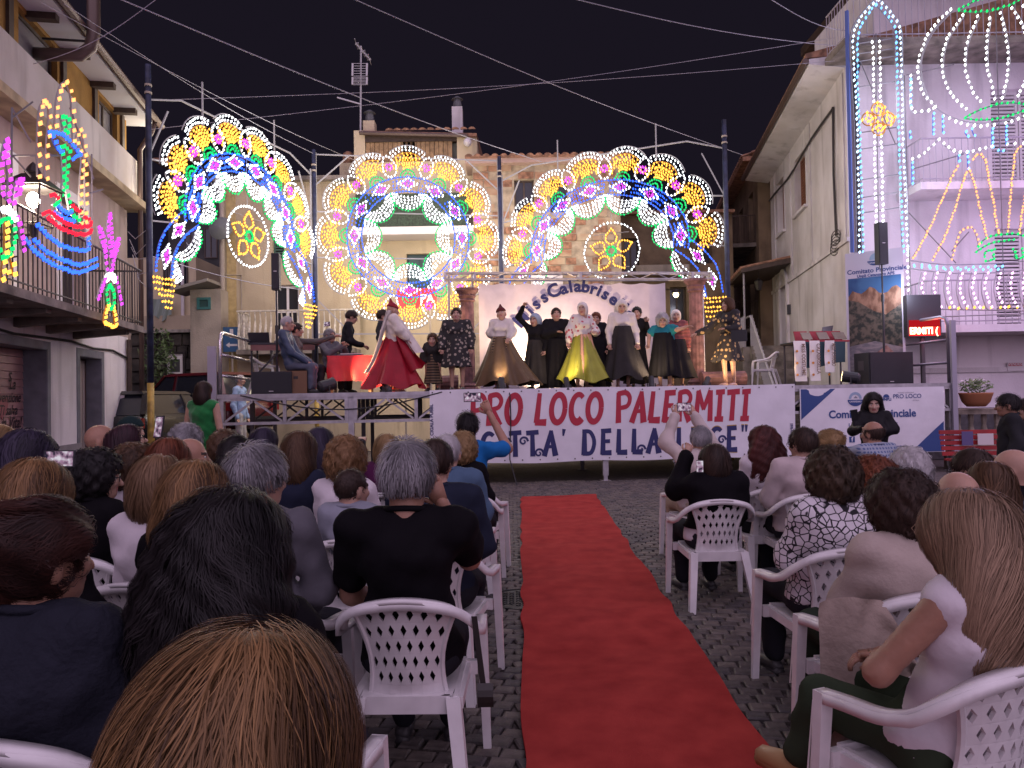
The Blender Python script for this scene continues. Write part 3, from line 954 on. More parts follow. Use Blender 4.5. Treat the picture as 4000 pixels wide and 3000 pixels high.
part('lettering', text_on(pl_, 'PA', (a[0] + b[0]) / 2 + 0.3, a[1] + 0.15, 0.36, 1.234, 0.01), whitewood, rb)
# rooftop aerial
an = thing('rooftop_aerial', 'tall rooftop television aerial with grid reflectors', 'aerial', pl_.p(pl_.sz(1405, 500, -0.2)[0], zt - 0.2, -0.2))
al_m = mat('dull aluminium', (0.42, 0.40, 0.42), 0.45, metal=0.5)
part('mast', MB().tube([pl_.p(*pl_.sz(1408, 525, -0.2), -0.2), pl_.p(*pl_.sz(1410, 180, -0.2), -0.2)], 0.03, 6), al_m, an)
mb = MB().bar(pl_.p(*pl_.sz(1317, 381, -0.2), -0.2), pl_.p(*pl_.sz(1412, 408, -0.2), -0.2), 0.04)
part('lower_boom', mb, al_m, an)
mb = MB().bar(pl_.p(*pl_.sz(1390, 170, -0.2), -0.2), pl_.p(*pl_.sz(1448, 235, -0.2), -0.2), 0.03)
for k in range(5):
 q = pl_.p(*pl_.sz(1392 + k * 13, 172 + k * 15, -0.2), -0.2)
 mb.bar(q + Vector((0, -0.25, 0.05)), q + Vector((0, 0.25, -0.05)), 0.02)
 mb.sphere(q, 0.05, 6, 4)
part('upper_boom', mb, al_m, an)
for y0, y1 in ((248, 297), (302, 331)):
 mb = MB()
 for x in (1378, 1434):
  mb.bar(pl_.p(*pl_.sz(x, y0, -0.15), -0.15), pl_.p(*pl_.sz(x - 1, y1, -0.15), -0.15), 0.055)
 for k in range(6):
  y = y0 + (y1 - y0) * k / 5
  mb.bar(pl_.p(*pl_.sz(1380, y, -0.15), -0.15), pl_.p(*pl_.sz(1434, y, -0.15), -0.15), 0.012)
 part('grid_reflector', mb, al_m, an)
r_, pl_, L, zt = block('brick_house', 'old house of bare stone and brick with tiled eave behind the wide arch', 1845, 2420, 22.0, 645, None)
wops = []
for x0, x1, y0, y1 in ((2010, 2085, 700, 830), (2150, 2215, 700, 830), (2090, 2160, 1085, 1200)):
 a, b = pl_.sz(x0, y1), pl_.sz(x1, y0)
 wops.append((a[0], b[0], a[1], b[1]))
def brick_mat():
 m = bpy.data.materials.new('patched stone and brick')
 m.use_nodes = True
 nt = m.node_tree
 b = nt.nodes['Principled BSDF']
 b.inputs['Roughness'].default_value = 0.9
 tc = nt.nodes.new('ShaderNodeTexCoord')
 no = nt.nodes.new('ShaderNodeTexNoise'); no.inputs['Scale'].default_value = 2.2
 nt.links.new(tc.outputs['Object'], no.inputs['Vector'])
 cr = nt.nodes.new('ShaderNodeValToRGB')
 cr.color_ramp.elements[0].position = 0.4; cr.color_ramp.elements[0].color = (0.40, 0.31, 0.21, 1)
 cr.color_ramp.elements[1].position = 0.66; cr.color_ramp.elements[1].color = (0.30, 0.16, 0.10, 1)
 nt.links.new(no.outputs['Fac'], cr.inputs['Fac'])
 nt.links.new(cr.outputs['Color'], b.inputs['Base Color'])
 return m
BRK = brick_mat()
mort = mat('pale mortar', (0.36, 0.29, 0.21), 0.95, var=0.3, scale=5)
part('wall', facade(pl_, 0, L, 0, zt, wops, 0.2), mort, r_)
part('side_wall', MB().add([pl_.p(L, 0, 0), pl_.p(L, zt, 0), pl_.p(L, zt, -6), pl_.p(L, 0, -6)], [(0, 1, 2, 3)]), P_brown, r_)
rq = random.Random(11)
z = 4.55
nb = 0
while z < zt - 0.15:
 s = 0.02 + (0.15 if int(z * 10) % 2 else 0)
 while s < L - 0.3 and nb < 300:
  w = rq.uniform(0.30, 0.52)
  if not any(o_[0] - w < s < o_[1] and o_[2] - 0.2 < z < o_[3] for o_ in wops) and rq.random() < 0.80:
   part('brick', MB().pbox(pl_, s, min(s + w - 0.03, L), z, z + 0.20, 0.0, rq.uniform(0.012, 0.035)), BRK if rq.random() < 0.7 else clay, r_)
   nb += 1
  s += w
 z += 0.235
for a, b, c_, d_ in wops:
 window(r_, pl_, a, b, c_, d_, -0.18, darkwood, glass, 1)
part('eave', MB().pbox(pl_, -0.2, L + 0.3, zt, zt + 0.14, -5, 0.3), mat('pinkish eave board', (0.38, 0.26, 0.22), 0.8), r_)
part('roof', MB().hexa([pl_.p(-0.2, zt + 0.14, 0.35), pl_.p(L + 0.3, zt + 0.14, 0.35), pl_.p(L + 0.3, zt + 0.14, -5), pl_.p(-0.2, zt + 0.14, -5), pl_.p(-0.2, zt + 0.2, 0.35), pl_.p(L + 0.3, zt + 0.2, 0.35), pl_.p(L + 0.3, zt + 1.2, -5), pl_.p(-0.2, zt + 1.2, -5)]), clay, r_)
A_, B_ = pl_.p(-0.1, 0, 0.36), pl_.p(L + 0.2, 0, 0.36)
tiles_row(r_, A_[:2], B_[:2], zt + 0.18, (0, 1), clay, 0.26, 2)
part('white_bay', MB().pbox(pl_, pl_.sz(2070, 900)[0], pl_.sz(2190, 900)[0], 0, pl_.sz(2100, 1075)[1], 0.0, 0.5), P_house, r_)
r_, pl_, L, zt = block('ruined_house', 'half ruined brown house with open dark windows behind the wide arch', 2420, 2860, 25.5, 840, None)
wops = []
for x0, x1, y0, y1 in ((2440, 2495, 930, 1060), (2330 + 120, 2545, 1090, 1250), (2620, 2680, 1120, 1290), (2720, 2780, 900, 1030)):
 a, b = pl_.sz(x0, y1), pl_.sz(x1, y0)
 wops.append((a[0], b[0], a[1], b[1]))
wops = [wops[0], wops[2], wops[3]]
part('wall', facade(pl_, 0, L, 0, zt, wops, 0.3), P_brown, r_)
part('roof', MB().hexa([pl_.p(-0.3, zt, 0.3), pl_.p(L, zt, 0.3), pl_.p(L, zt, -5), pl_.p(-0.3, zt, -5), pl_.p(-0.3, zt + 0.1, 0.3), pl_.p(L, zt + 0.1, 0.3), pl_.p(L, zt + 1.0, -5), pl_.p(-0.3, zt + 1.0, -5)]), clay, r_)
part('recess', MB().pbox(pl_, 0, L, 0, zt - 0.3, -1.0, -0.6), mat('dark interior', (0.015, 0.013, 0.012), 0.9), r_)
part('stair_slab', MB().pbox(pl_, 0.4, 2.2, pl_.sz(2450, 1075)[1], pl_.sz(2450, 1050)[1], 0, 0.7), P_grey, r_)
for a, b, c_, d_ in wops:
 window(r_, pl_, a, b, c_, d_, -0.28, darkwood, glass, 1)
lp = thing('wall_lamp', 'small glowing wall lamp between the backdrop and the brown column', 'lamp', at(2640, 1145, 24.0))
q = at(2640, 1145, 24.0)
part('lamp_head', MB().lathe([(0.16, 0), (0.10, 0.10), (0.03, 0.14)], tuple(q), 10), ironm, lp)
part('bulb', MB().sphere((q.x, q.y, q.z - 0.05), 0.09, 8, 6), emit_mat('yellowish lamp', (1.0, 0.85, 0.45), 12), lp)
part('arm', MB().bar((q.x, q.y, q.z + 0.1), (q.x, q.y + 1.5, q.z + 0.35), 0.03), ironm, lp)
point_light('wall_lamp_light', (q.x, q.y - 0.1, q.z - 0.2), 25, (1.0, 0.85, 0.5), 0.1, lp)
# ================================================================== white house
RC = at(3318, 950, 16.8)
PRS = Plane(RC[:2], (0.155, 1))      # side face, s runs away from the camera
PRF = Plane(RC[:2], (1, 0))          # front face
h2 = thing('white_house', 'pale two storey corner house with brown shutters and wide eaves', 'house', RC.xy.to_3d())
ZE = 8.95
LS = 9.0
w1 = (6.75, 7.75, 6.75, 8.45)
w2 = (3.85, 5.2, 6.8, 8.4)
dr_ = (6.6, 7.6, 3.0, 5.0)
part('side_wall', facade(PRS, 0, LS, 0, ZE, [w1, w2, dr_], 0.22), P_house, h2)
shm2 = mat('brown wooden shutter', (0.22, 0.085, 0.045), 0.6)
for w in (w1, w2):
 shutter(h2, PRS, w[0], w[1], w[2], w[3], -0.2, shm2)
 part('window_sill', MB().pbox(PRS, w[0] - 0.12, w[1] + 0.12, w[2] - 0.08, w[2], 0, 0.10), P_house, h2)
 part('window_surround', ring(PRS, w[0], w[1], w[2], w[3], 0.10, 0.0, 0.02, False), P_house, h2)
part('string_course', MB().pbox(PRS, 0, LS, 4.98, 5.08, 0, 0.05), P_house, h2)
for a, b in ((0.15, 0.35), (3.3, 3.45), (5.75, 5.95), (8.2, 8.4)):
 part('pilaster_strip', MB().pbox(PRS, a, b, 5.08, ZE - 0.05, 0, 0.03), P_house, h2)
part('door', MB().pbox(PRS, dr_[0], dr_[1], dr_[2], dr_[3], -0.22, -0.17), mat('grey blue door', (0.16, 0.16, 0.20), 0.5), h2)
arc = [(7.1 + 0.62 * math.cos(t), 5.0 + 0.55 * math.sin(t)) for t in [math.pi * k / 12 for k in range(13)]]
arc_in = [(7.1 + 0.42 * math.cos(t), 5.0 + 0.36 * math.sin(t)) for t in [math.pi * k / 12 for k in range(12, -1, -1)]]
part('door_arch', MB().pprism(PRS, arc + arc_in, 0.0, 0.07), P_white, h2)
part('door_jamb', MB().pbox(PRS, 6.42, 6.62, 3.0, 5.0, 0, 0.07).pbox(PRS, 7.58, 7.78, 3.0, 5.0, 0, 0.07), P_white, h2)
part('mail_box', MB().pbox(PRS, 6.2, 6.36, 4.0, 4.3, 0, 0.08), mat('dark mailbox', (0.05, 0.05, 0.06), 0.4), h2)
# front face
fops = [(3.3, 4.7, 2.9, 5.2), (3.3, 4.7, 6.1, 8.4), (0.6, 1.6, 6.2, 8.2)]
part('front_wall', facade(PRF, 0, 8, 0, 9.0, fops[:2], 0.2), P_white, h2)
for o_ in fops[:2]:
 m_ = (o_[0] + o_[1]) / 2
 shutter(h2, PRF, o_[0], m_ - 0.01, o_[2], o_[3], -0.16, whitewood)
 shutter(h2, PRF, m_ + 0.01, o_[1], o_[2], o_[3], -0.16, whitewood)
part('top_storey', MB().pbox(PRF, 1.0, 8, 9.3, 11.5, -4, -0.6), P_white, h2)
part('roof_slab', MB().pbox(PRF, 1.0, 8.4, 11.5, 11.75, -5, 0.5), darkwood, h2)
for z0, n1 in ((2.78, 1.1), (5.86, 1.0), (9.0, 1.0)):
 part('balcony_slab', MB().pbox(PRF, 1.1 if z0 < 8 else -0.45, 8, z0, z0 + 0.16, 0, n1), conc if z0 > 8 else P_white, h2)
 railing(h2, [PRF.p(1.15 if z0 < 8 else -0.4, 0, 0.02)[:2], PRF.p(1.15 if z0 < 8 else -0.4, 0, n1 - 0.05)[:2], PRF.p(8, 0, n1 - 0.05)[:2]], z0 + 0.16, 0.95, mat('pale painted iron', (0.40, 0.36, 0.42), 0.5), 0.14, 0.008, 0.02)
part('ground_band', MB().pbox(PRF, 1.2, 8, 1.95, 2.06, 0.0, 0.05), P_house, h2)
part('base_band', MB().pbox(PRF, 0.4, 8, 0.0, 1.15, 0.0, 0.04), mat('dark base', (0.09, 0.085, 0.09), 0.9, var=0.3), h2)
# eaves on the side face
pe = [PRS.p(-0.6, ZE, 0), PRS.p(LS + 0.3, ZE, 0), PRS.p(LS + 0.3, ZE + 0.25, 0.75), PRS.p(-0.6, ZE + 0.25, 0.75)]
part('eave_soffit', MB().hexa([PRS.p(-0.02, ZE, 0), PRS.p(LS + 0.3, ZE, 0), PRS.p(LS + 0.3, ZE + 0.14, 0.78), PRS.p(-0.02, ZE + 0.14, 0.78), PRS.p(-0.02, ZE + 0.3, 0), PRS.p(LS + 0.3, ZE + 0.3, 0), PRS.p(LS + 0.3, ZE + 0.26, 0.78), PRS.p(-0.02, ZE + 0.26, 0.78)]), P_house, h2)
part('gutter', MB().tube([PRS.p(-0.05, ZE + 0.2, 0.86), PRS.p(LS + 0.3, ZE + 0.2, 0.86)], 0.075, 8), copper, h2)
part('roof', MB().hexa([PRS.p(0.0, ZE + 0.3, 0.85), PRS.p(LS + 0.3, ZE + 0.3, 0.85), PRS.p(LS + 0.3, ZE + 0.3, -6), PRS.p(0.0, ZE + 0.3, -6), PRS.p(0.0, ZE + 0.4, 0.85), PRS.p(LS + 0.3, ZE + 0.4, 0.85), PRS.p(LS + 0.3, ZE + 1.8, -6), PRS.p(0.0, ZE + 1.8, -6)]), clay, h2)
part('corner_pipe', MB().tube([PRF.p(0.22, 9.0, 0.2), PRF.p(0.18, 8.6, 0.08), PRF.p(0.18, 0, 0.08)], 0.06, 8), mat('dark downpipe', (0.05, 0.045, 0.06), 0.5), h2, smooth=True)
wire = mat('wall wire', (0.05, 0.045, 0.045), 0.7)
part('wall_cable', MB().tube([PRS.p(0.9, 8.4, 0.04), PRS.p(0.95, 6.8, 0.05), PRS.p(0.9, 5.3, 0.04)], 0.03, 5).tube([PRS.p(0.9, 8.35, 0.05)] + [PRS.p(0.9 + k, 8.3 - 0.02 * k + 0.08 * math.sin(k), 0.06) for k in range(1, 9)], 0.03, 5), wire, h2)
rq = random.Random(2)
for k in range(5):
 c0 = PRS.p(0.7 + 0.1 * k, 5.25, 0.1)
 part('cable_loop', MB().tube([c0 + Vector((0.02 * k, 0.25 * math.cos(t), 0.14 * math.sin(t) - 0.06 * k)) for t in [2 * math.pi * j / 12 for j in range(13)]], 0.012, 4), wire, h2)
# canopy and stair at the door
cs = thing('door_canopy', 'small tiled door canopy on thin posts beside the white house', 'canopy', PRS.p(7, 3, 0.6))
part('canopy_roof', MB().hexa([PRS.p(5.9, 5.55, 0.0), PRS.p(9.6, 5.55, 0.0), PRS.p(9.6, 5.30, 1.5), PRS.p(5.9, 5.30, 1.5), PRS.p(5.9, 5.70, 0.0), PRS.p(9.6, 5.70, 0.0), PRS.p(9.6, 5.42, 1.5), PRS.p(5.9, 5.42, 1.5)]), darkwood, cs)
for s in (6.1, 9.4):
 part('post', MB().tube([PRS.p(s, 2.0, 1.4), PRS.p(s, 5.3, 1.4)], 0.03, 6), mat('grey post', (0.3, 0.28, 0.3), 0.5), cs)
for k in range(14):
 part('canopy_tile', MB().tube([PRS.p(6.0 + k * 0.26, 5.44, 1.52), PRS.p(6.0 + k * 0.26, 5.72, 0.0)], 0.07, 6), clay, cs)
ln = thing('hanging_lantern', 'small iron lantern hanging under the door canopy', 'lantern', PRS.p(6.4, 4.8, 0.9))
q = PRS.p(6.4, 4.8, 0.9)
part('lantern_cage', MB().lathe([(0.07, 0), (0.14, 0.28), (0.05, 0.36)], tuple(q), 6), ironm, ln)
part('chain', MB().tube([q + Vector((0, 0, 0.36)), q + Vector((0, 0, 0.62))], 0.01, 4), ironm, ln)
st = thing('stone_stair', 'outside stair with pale iron balustrade beside the white house', 'stair', PRS.p(6, 0, 1.0))
for k in range(12):
 s = 1.6 + k * 0.36
 part('step', MB().pbox(PRS, s, s + 0.37, 0, 0.25 * (k + 1), 0.02, 1.3), conc, st)
part('landing', MB().pbox(PRS, 1.6 + 12 * 0.36, 9.2, 0, 3.0, 0.02, 1.5), conc, st)
pale = mat('pale grey railing', (0.42, 0.40, 0.44), 0.5)
for k in range(26):
 s = 1.65 + k * 0.17
 z = 0.25 * min(12, (s - 1.6) / 0.36 + 1)
 part('baluster', MB().tube([PRS.p(s, z, 1.26), PRS.p(s, z + 0.95, 1.26)], 0.012, 5, cap=False), pale, st)
part('hand_rail', MB().tube([PRS.p(1.6, 1.2, 1.26), PRS.p(5.9, 3.95, 1.26), PRS.p(9.1, 3.95, 1.46)], 0.03, 6), pale, st)
for k in range(18):
 s = 5.95 + k * 0.18
 part('baluster', MB().tube([PRS.p(s, 3.0, 1.46), PRS.p(s, 3.95, 1.46)], 0.012, 5, cap=False), pale, st)
# old house beyond
h3 = thing('old_balcony_house', 'old brown house with rusty balconies beyond the white house', 'house', PRS.p(9.4, 0))
PR3 = Plane(PRS.p(9.4, 0, 0.35)[:2], (0.155, 1))
ops = [(1.0, 2.0, 4.0, 6.2), (3.4, 4.4, 4.0, 6.2), (1.0, 2.0, 7.2, 9.0), (3.4, 4.4, 7.2, 9.0)]
part('wall', facade(PR3, 0, 7.5, 0, 9.8, ops, 0.25), P_brown, h3)
part('end_wall', MB().add([PR3.p(0, 0, 0), PR3.p(0, 9.8, 0), PR3.p(0, 9.8, -5), PR3.p(0, 0, -5)], [(0, 1, 2, 3)]), P_brown, h3)
for o_ in ops:
 part('door', MB().pbox(PR3, *o_, -0.25, -0.2), darkwood, h3)
for zz, s0, s1 in ((3.9, 0.5, 5.2), (7.0, 0.5, 5.2)):
 part('balcony_slab', MB().pbox(PR3, s0, s1, zz - 0.14, zz, 0, 0.85), conc, h3)
 railing(h3, [PR3.p(s0 + 0.03, 0, 0.02)[:2], PR3.p(s0 + 0.03, 0, 0.8)[:2], PR3.p(s1, 0, 0.8)[:2]], zz, 1.0, mat('rusty rail', (0.07, 0.045, 0.035), 0.7), 0.16, 0.011, 0.02)
part('eave', MB().pbox(PR3, -0.1, 7.6, 9.8, 9.95, -5, 0.5), clay, h3)
tiles_row(h3, PR3.p(0, 0, 0.55)[:2], PR3.p(7.4, 0, 0.55)[:2], 9.95, (-PR3.n.x, -PR3.n.y), clay, 0.26, 2)
# VENDESI sign
vs = thing('for_sale_sign', 'small white and red VENDESI sign on the white house wall', 'sign', PRF.p(PRF.sz(3965, 1430, 0.06)[0], 1.9, 0.05))
a, b = PRF.sz(3936, 1449, 0.06), PRF.sz(3996, 1414, 0.06)
part('plate', MB().pbox(PRF, a[0], b[0], a[1], b[1], 0.052, 0.065), whitewood, vs)
zc_ = (a[1] + b[1]) / 2
part('red_field', MB().pbox(PRF, a[0] + 0.02, b[0] - 0.02, zc_ + 0.01, b[1] - 0.02, 0.065, 0.069), mat('sign red', (0.40, 0.03, 0.05), 0.5), vs)
part('lettering', text_on(PRF, 'VENDESI', (a[0] + b[0]) / 2, zc_ + 0.025, 0.085, 0.071, 0.002), whitewood, vs)
# ================================================================== stage
SA = at(850, 1560, 12.95); SB = at(3722, 1490, 14.35)
PST = Plane(SA[:2], (SB - SA)[:2])
SL = (SB - SA).to_2d().length
DZ = 1.70
DEPTH = 4.4
alu = mat('galvanised aluminium', (0.42, 0.40, 0.43), 0.42, metal=0.55, var=0.2, scale=8)
alud = mat('dark steel and shaded aluminium', (0.10, 0.09, 0.10), 0.5, metal=0.4)
chrome = mat('polished steel tube', (0.55, 0.53, 0.55), 0.25, metal=0.8)
deckm = mat('black plywood deck', (0.035, 0.03, 0.032), 0.7, var=0.4, scale=5, bump=0.2)
stage = thing('stage', 'raised modular stage with aluminium trusses under the dancers', 'stage', PST.p(SL / 2, 0, 0))
NM = 6
MW = SL / NM
for i in range(NM):
 for j in range(2):
  part('deck_panel', MB().pbox(PST, i * MW + 0.004, (i + 1) * MW - 0.004, DZ - 0.05, DZ, -(j + 1) * DEPTH / 2 + 0.004, -j * DEPTH / 2 - 0.004), deckm, stage)
def truss(pl, s0, s1, z0, z1, n):
 mb = MB()
 P = pl.p
 mb.pbox(pl, s0, s1, z1 - 0.06, z1, n - 0.03, n + 0.02)
 mb.pbox(pl, s0, s1, z0, z0 + 0.05, n - 0.03, n + 0.02)
 m_ = (s0 + s1) / 2
 for s in (s0, m_ - 0.03, s1 - 0.06):
  mb.pbox(pl, s, s + 0.06, z0 + 0.05, z1 - 0.06, n - 0.02, n + 0.025)
 for a, b in ((s0 + 0.06, m_ - 0.03), (m_ + 0.03, s1 - 0.06)):
  q = (a + b) / 2
  mb.bar(P(a + 0.02, z0 + 0.06, n), P(q - 0.02, z1 - 0.07, n), 0.035)
  mb.bar(P(q + 0.02, z1 - 0.07, n), P(b - 0.02, z0 + 0.06, n), 0.035)
 return mb
for i in range(NM):
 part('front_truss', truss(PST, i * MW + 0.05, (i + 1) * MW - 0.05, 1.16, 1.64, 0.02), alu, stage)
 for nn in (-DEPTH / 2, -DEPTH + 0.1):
  part('inner_truss', truss(PST, i * MW + 0.05, (i + 1) * MW - 0.05, 1.16, 1.64, nn), alud, stage)  # darker copy of the front metal puts the under-stage gloom into the colour
for i in range(NM + 1):
 for nn in (-0.03, -DEPTH / 2, -DEPTH + 0.06):
  s = min(max(i * MW, 0.06), SL - 0.06)
  w = 0.10 if (nn > -0.1) else 0.08
  mb = MB().pbox(PST, s - w / 2, s + w / 2, 0.10, 1.66, nn - w / 2, nn + w / 2)
  mb.pbox(PST, s - 0.035, s + 0.035, 0.0, 0.12, nn - 0.035, nn + 0.035)
  mb.pbox(PST, s - 0.09, s + 0.09, 0.0, 0.012, nn - 0.09, nn + 0.09)
  if nn > -0.1:
   for zz in (0.5, 1.0, 1.3, 1.5):
    mb.pbox(PST, s - 0.012, s + 0.012, zz, zz + 0.06, nn + w / 2, nn + w / 2 + 0.004)
  part('leg', mb, alu if nn > -0.1 else alud, stage)  # inner legs take the darkened metal as shade under the deck
# a thin adjustable prop seen under the long banner
q = gnd(2655, 1905)
ss = PST.sz(2652, 1850)[0]
part('prop_leg', MB().tube([PST.p(ss, 0, -0.2), PST.p(ss, 0.32, -0.2)], 0.028, 8).pbox(PST, ss - 0.06, ss + 0.06, 0.30, 0.45, -0.26, -0.14), chrome, stage)
part('edge_profile', MB().pbox(PST, 0, SL, DZ - 0.075, DZ - 0.002, 0.022, 0.05), alu, stage)
# guard rails along both ends
for sd, hh, px in ((0.03, 1.10, 0), (SL - 0.03, 1.30, 1)):
 g_ = thing('guard_rail', ['chrome tubular guard rail at the laptop end of the stage', 'dark tubular guard rail beside the red lettering sign'][px], 'guard rail', PST.p(sd, DZ, -1.5))
 mm = chrome if px == 0 else mat('grey painted tube', (0.20, 0.18, 0.22), 0.4, metal=0.4)
 pts = [PST.p(sd, DZ, -0.06), PST.p(sd, DZ + hh - 0.18, -0.06), PST.p(sd, DZ + hh - 0.05, -0.11), PST.p(sd, DZ + hh, -0.25), PST.p(sd, DZ + hh, -DEPTH + 0.2), PST.p(sd, DZ, -DEPTH + 0.2)]
 part('frame_tube', MB().tube(pts, 0.034, 8), mm, g_, smooth=True)
 for f in (0.36, 0.70):
  part('cross_tube', MB().tube([PST.p(sd, DZ + hh * (1 - f), -0.06), PST.p(sd, DZ + hh * (1 - f), -DEPTH + 0.2)], 0.026, 8), mm, g_, smooth=True)
 part('mount_plate', MB().pbox(PST, sd - 0.05, sd + 0.05, 0.95 if px == 0 else 0.2, DZ + (1.0 if px == 0 else 1.2), 0.05, 0.10) if px == 1 else MB().pbox(PST, sd - 0.21, sd - 0.06, 1.1, DZ + 0.85, -0.10, -0.04), mat('lilac grey steel', (0.33, 0.31, 0.38), 0.45, metal=0.3), g_)
# ------------------------------------------------------------------ banners
def warp1(a, b):
 return 0.010 * math.sin(a * 2.3 + b * 1.1) + 0.006 * math.sin(a * 6.1 - b * 3.0)
def cloth_mat(name, col, rough=0.6, tr=0.0):
 return mat(name, col, rough, var=0.06, scale=3, bump=0.25, bscale=6)
vinyl = cloth_mat('white vinyl banner', (0.74, 0.72, 0.78), 0.5)
redprint = mat('red banner print', (0.42, 0.018, 0.045), 0.55)
navyprint = mat('navy banner print', (0.018, 0.022, 0.115), 0.55)
goldprint = mat('gold banner print', (0.45, 0.28, 0.05), 0.55)
bn = thing('stage_banner', 'long white banner reading PRO LOCO PALERMITI in red on the stage front', 'banner', PST.p(PST.sz(2390, 1700)[0], 0.35, 0.06))
b0, b1 = PST.sz(1680, 1680, 0.09)[0], PST.sz(3108, 1640, 0.09)[0]
ztop, zbot = DZ + 0.02, 0.38
def bp_(u, v):
 s = b0 + (b1 - b0) * u
 z = ztop + (zbot - ztop) * v + 0.012 * math.sin(s * 3.1) * (1 if v > 0.5 else 0.4)
 return PST.p(s, z, 0.075 + warp1(s, z))
part('cloth', MB().sheet(bp_, 90, 14), vinyl, bn, smooth=True)
GL = {
 'P': (0.55, [([(0.14, 0.0), (0.06, 0.98)], 0.17, 0.13), ([(0.02, 0.93), (0.35, 0.97), (0.52, 0.80), (0.45, 0.55), (0.12, 0.47)], 0.13, 0.11)]),
 'R': (0.58, [([(0.10, 0.0), (0.06, 0.98)], 0.17, 0.13), ([(0.02, 0.93), (0.33, 0.97), (0.50, 0.80), (0.42, 0.58), (0.12, 0.50)], 0.13, 0.11), ([(0.22, 0.50), (0.52, 0.0)], 0.11, 0.17)]),
 'O': (0.66, 'O'),
 'L': (0.46, [([(0.12, 1.0), (0.08, 0.06)], 0.13, 0.17), ([(0.02, 0.07), (0.46, 0.07)], 0.14, 0.17)]),
 'C': (0.58, 'C'),
 'A': (0.58, [([(0.02, 0.0), (0.34, 1.0)], 0.17, 0.12), ([(0.32, 1.0), (0.50, 0.0)], 0.12, 0.19), ([(0.14, 0.36), (0.44, 0.38)], 0.09, 0.10)]),
 'E': (0.48, [([(0.12, 1.0), (0.08, 0.0)], 0.13, 0.17), ([(0.02, 0.93), (0.46, 0.95)], 0.14, 0.14), ([(0.08, 0.53), (0.40, 0.53)], 0.11, 0.12), ([(0.02, 0.07), (0.46, 0.07)], 0.14, 0.16)]),
 'M': (0.76, [([(0.10, 0.0), (0.14, 1.0)], 0.16, 0.13), ([(0.12, 1.0), (0.40, 0.38)], 0.15, 0.11), ([(0.38, 0.38), (0.64, 1.0)], 0.11, 0.15), ([(0.64, 1.0), (0.68, 0.0)], 0.13, 0.16)]),
 'I': (0.36, [([(0.18, 0.0), (0.18, 1.0)], 0.16, 0.13), ([(0.0, 0.93), (0.36, 0.95)], 0.13, 0.13), ([(0.0, 0.06), (0.36, 0.06)], 0.13, 0.14)]),
 'T': (0.52, [([(0.26, 0.0), (0.26, 1.0)], 0.16, 0.13), ([(0.0, 0.92), (0.52, 0.95)], 0.14, 0.14)]),
}
def stroke_poly(pts, w0, w1):
 P = [Vector((x, y, 0)) for x, y in pts]
 if len(P) > 2:
  P = catmull(P, 5)
 n = len(P)
 L_, R_ = [], []
 for i, p in enumerate(P):
  t = (P[min(i + 1, n - 1)] - P[max(i - 1, 0)]).normalized()
  nn = Vector((-t.y, t.x, 0))
  w = (w0 + (w1 - w0) * i / (n - 1)) * 0.66
  L_.append(p + nn * w)
  R_.append(p - nn * w)
 return L_, R_
def glyph(ch, fill):
 """list of quad strips for a letter in a unit box"""
 w, g_ = GL[ch]
 if g_ == 'O':
  P = [(0.33 + 0.265 * math.cos(t), 0.5 + 0.44 * math.sin(t)) for t in [2 * math.pi * k / 28 for k in range(29)]]
  return w, [(P, 0.15, 0.15)]
 if g_ == 'C':
  P = [(0.35 + 0.27 * math.cos(t), 0.5 + 0.44 * math.sin(t)) for t in [math.radians(50) + math.radians(262) * k / 22 for k in range(23)]]
  return w, [(P, 0.12, 0.19)]
 return w, g_
def letters(pl, txt, s0, z0, h, wsc, n, warp, shear=0.12, gap=0.10, space=0.42, slope=0.0):
 mb = MB()
 s = s0
 k = 0
 for ch in txt:
  if ch == ' ':
   s += space * h * wsc
   continue
  w, st_ = glyph(ch, None)
  for pts, w0, w1 in st_:
   if len(pts) > 10:
    L_, R_ = [], []
    P = [Vector((x, y, 0)) for x, y in pts]
    m = len(P)
    for i, p in enumerate(P):
     t = (P[min(i + 1, m - 1)] - P[max(i - 1, 0)]).normalized()
     nn = Vector((-t.y, t.x, 0))
     ww = (w0 + (w1 - w0) * i / (m - 1)) * 0.66
     L_.append(p + nn * ww); R_.append(p - nn * ww)
   else:
    L_, R_ = stroke_poly(pts, w0, w1)
   k += 1
   vs = []
   for a, b in zip(L_, R_):
    for q in (a, b):
     x = s + (q.x + q.y * shear) * h * wsc
     y = z0 + q.y * h + slope * (x - s0)
     vs.append(pl.p(x, y, n + 0.0006 * (k % 4) + warp(x, y)))
   m = len(L_)
   mb.add(vs, [(2 * i, 2 * i + 1, 2 * i + 3, 2 * i + 2) for i in range(m - 1)])
  s += (w + gap) * h * wsc
 return mb, s
W1, e1 = letters(PST, 'PRO LOCO PALERMITI', 0, 0, 0.66, 1.0, 0.08, lambda a, b: 0)
ls0, ls1 = PST.sz(1832, 1600, 0.09)[0], PST.sz(2935, 1580, 0.09)[0]
wsc = (ls1 - ls0) / e1
mb, _ = letters(PST, 'PRO LOCO PALERMITI', ls0, DZ - 0.64, 0.57, wsc * 0.66 / 0.57, 0.080, warp1)
part('lettering', mb, redprint, bn)
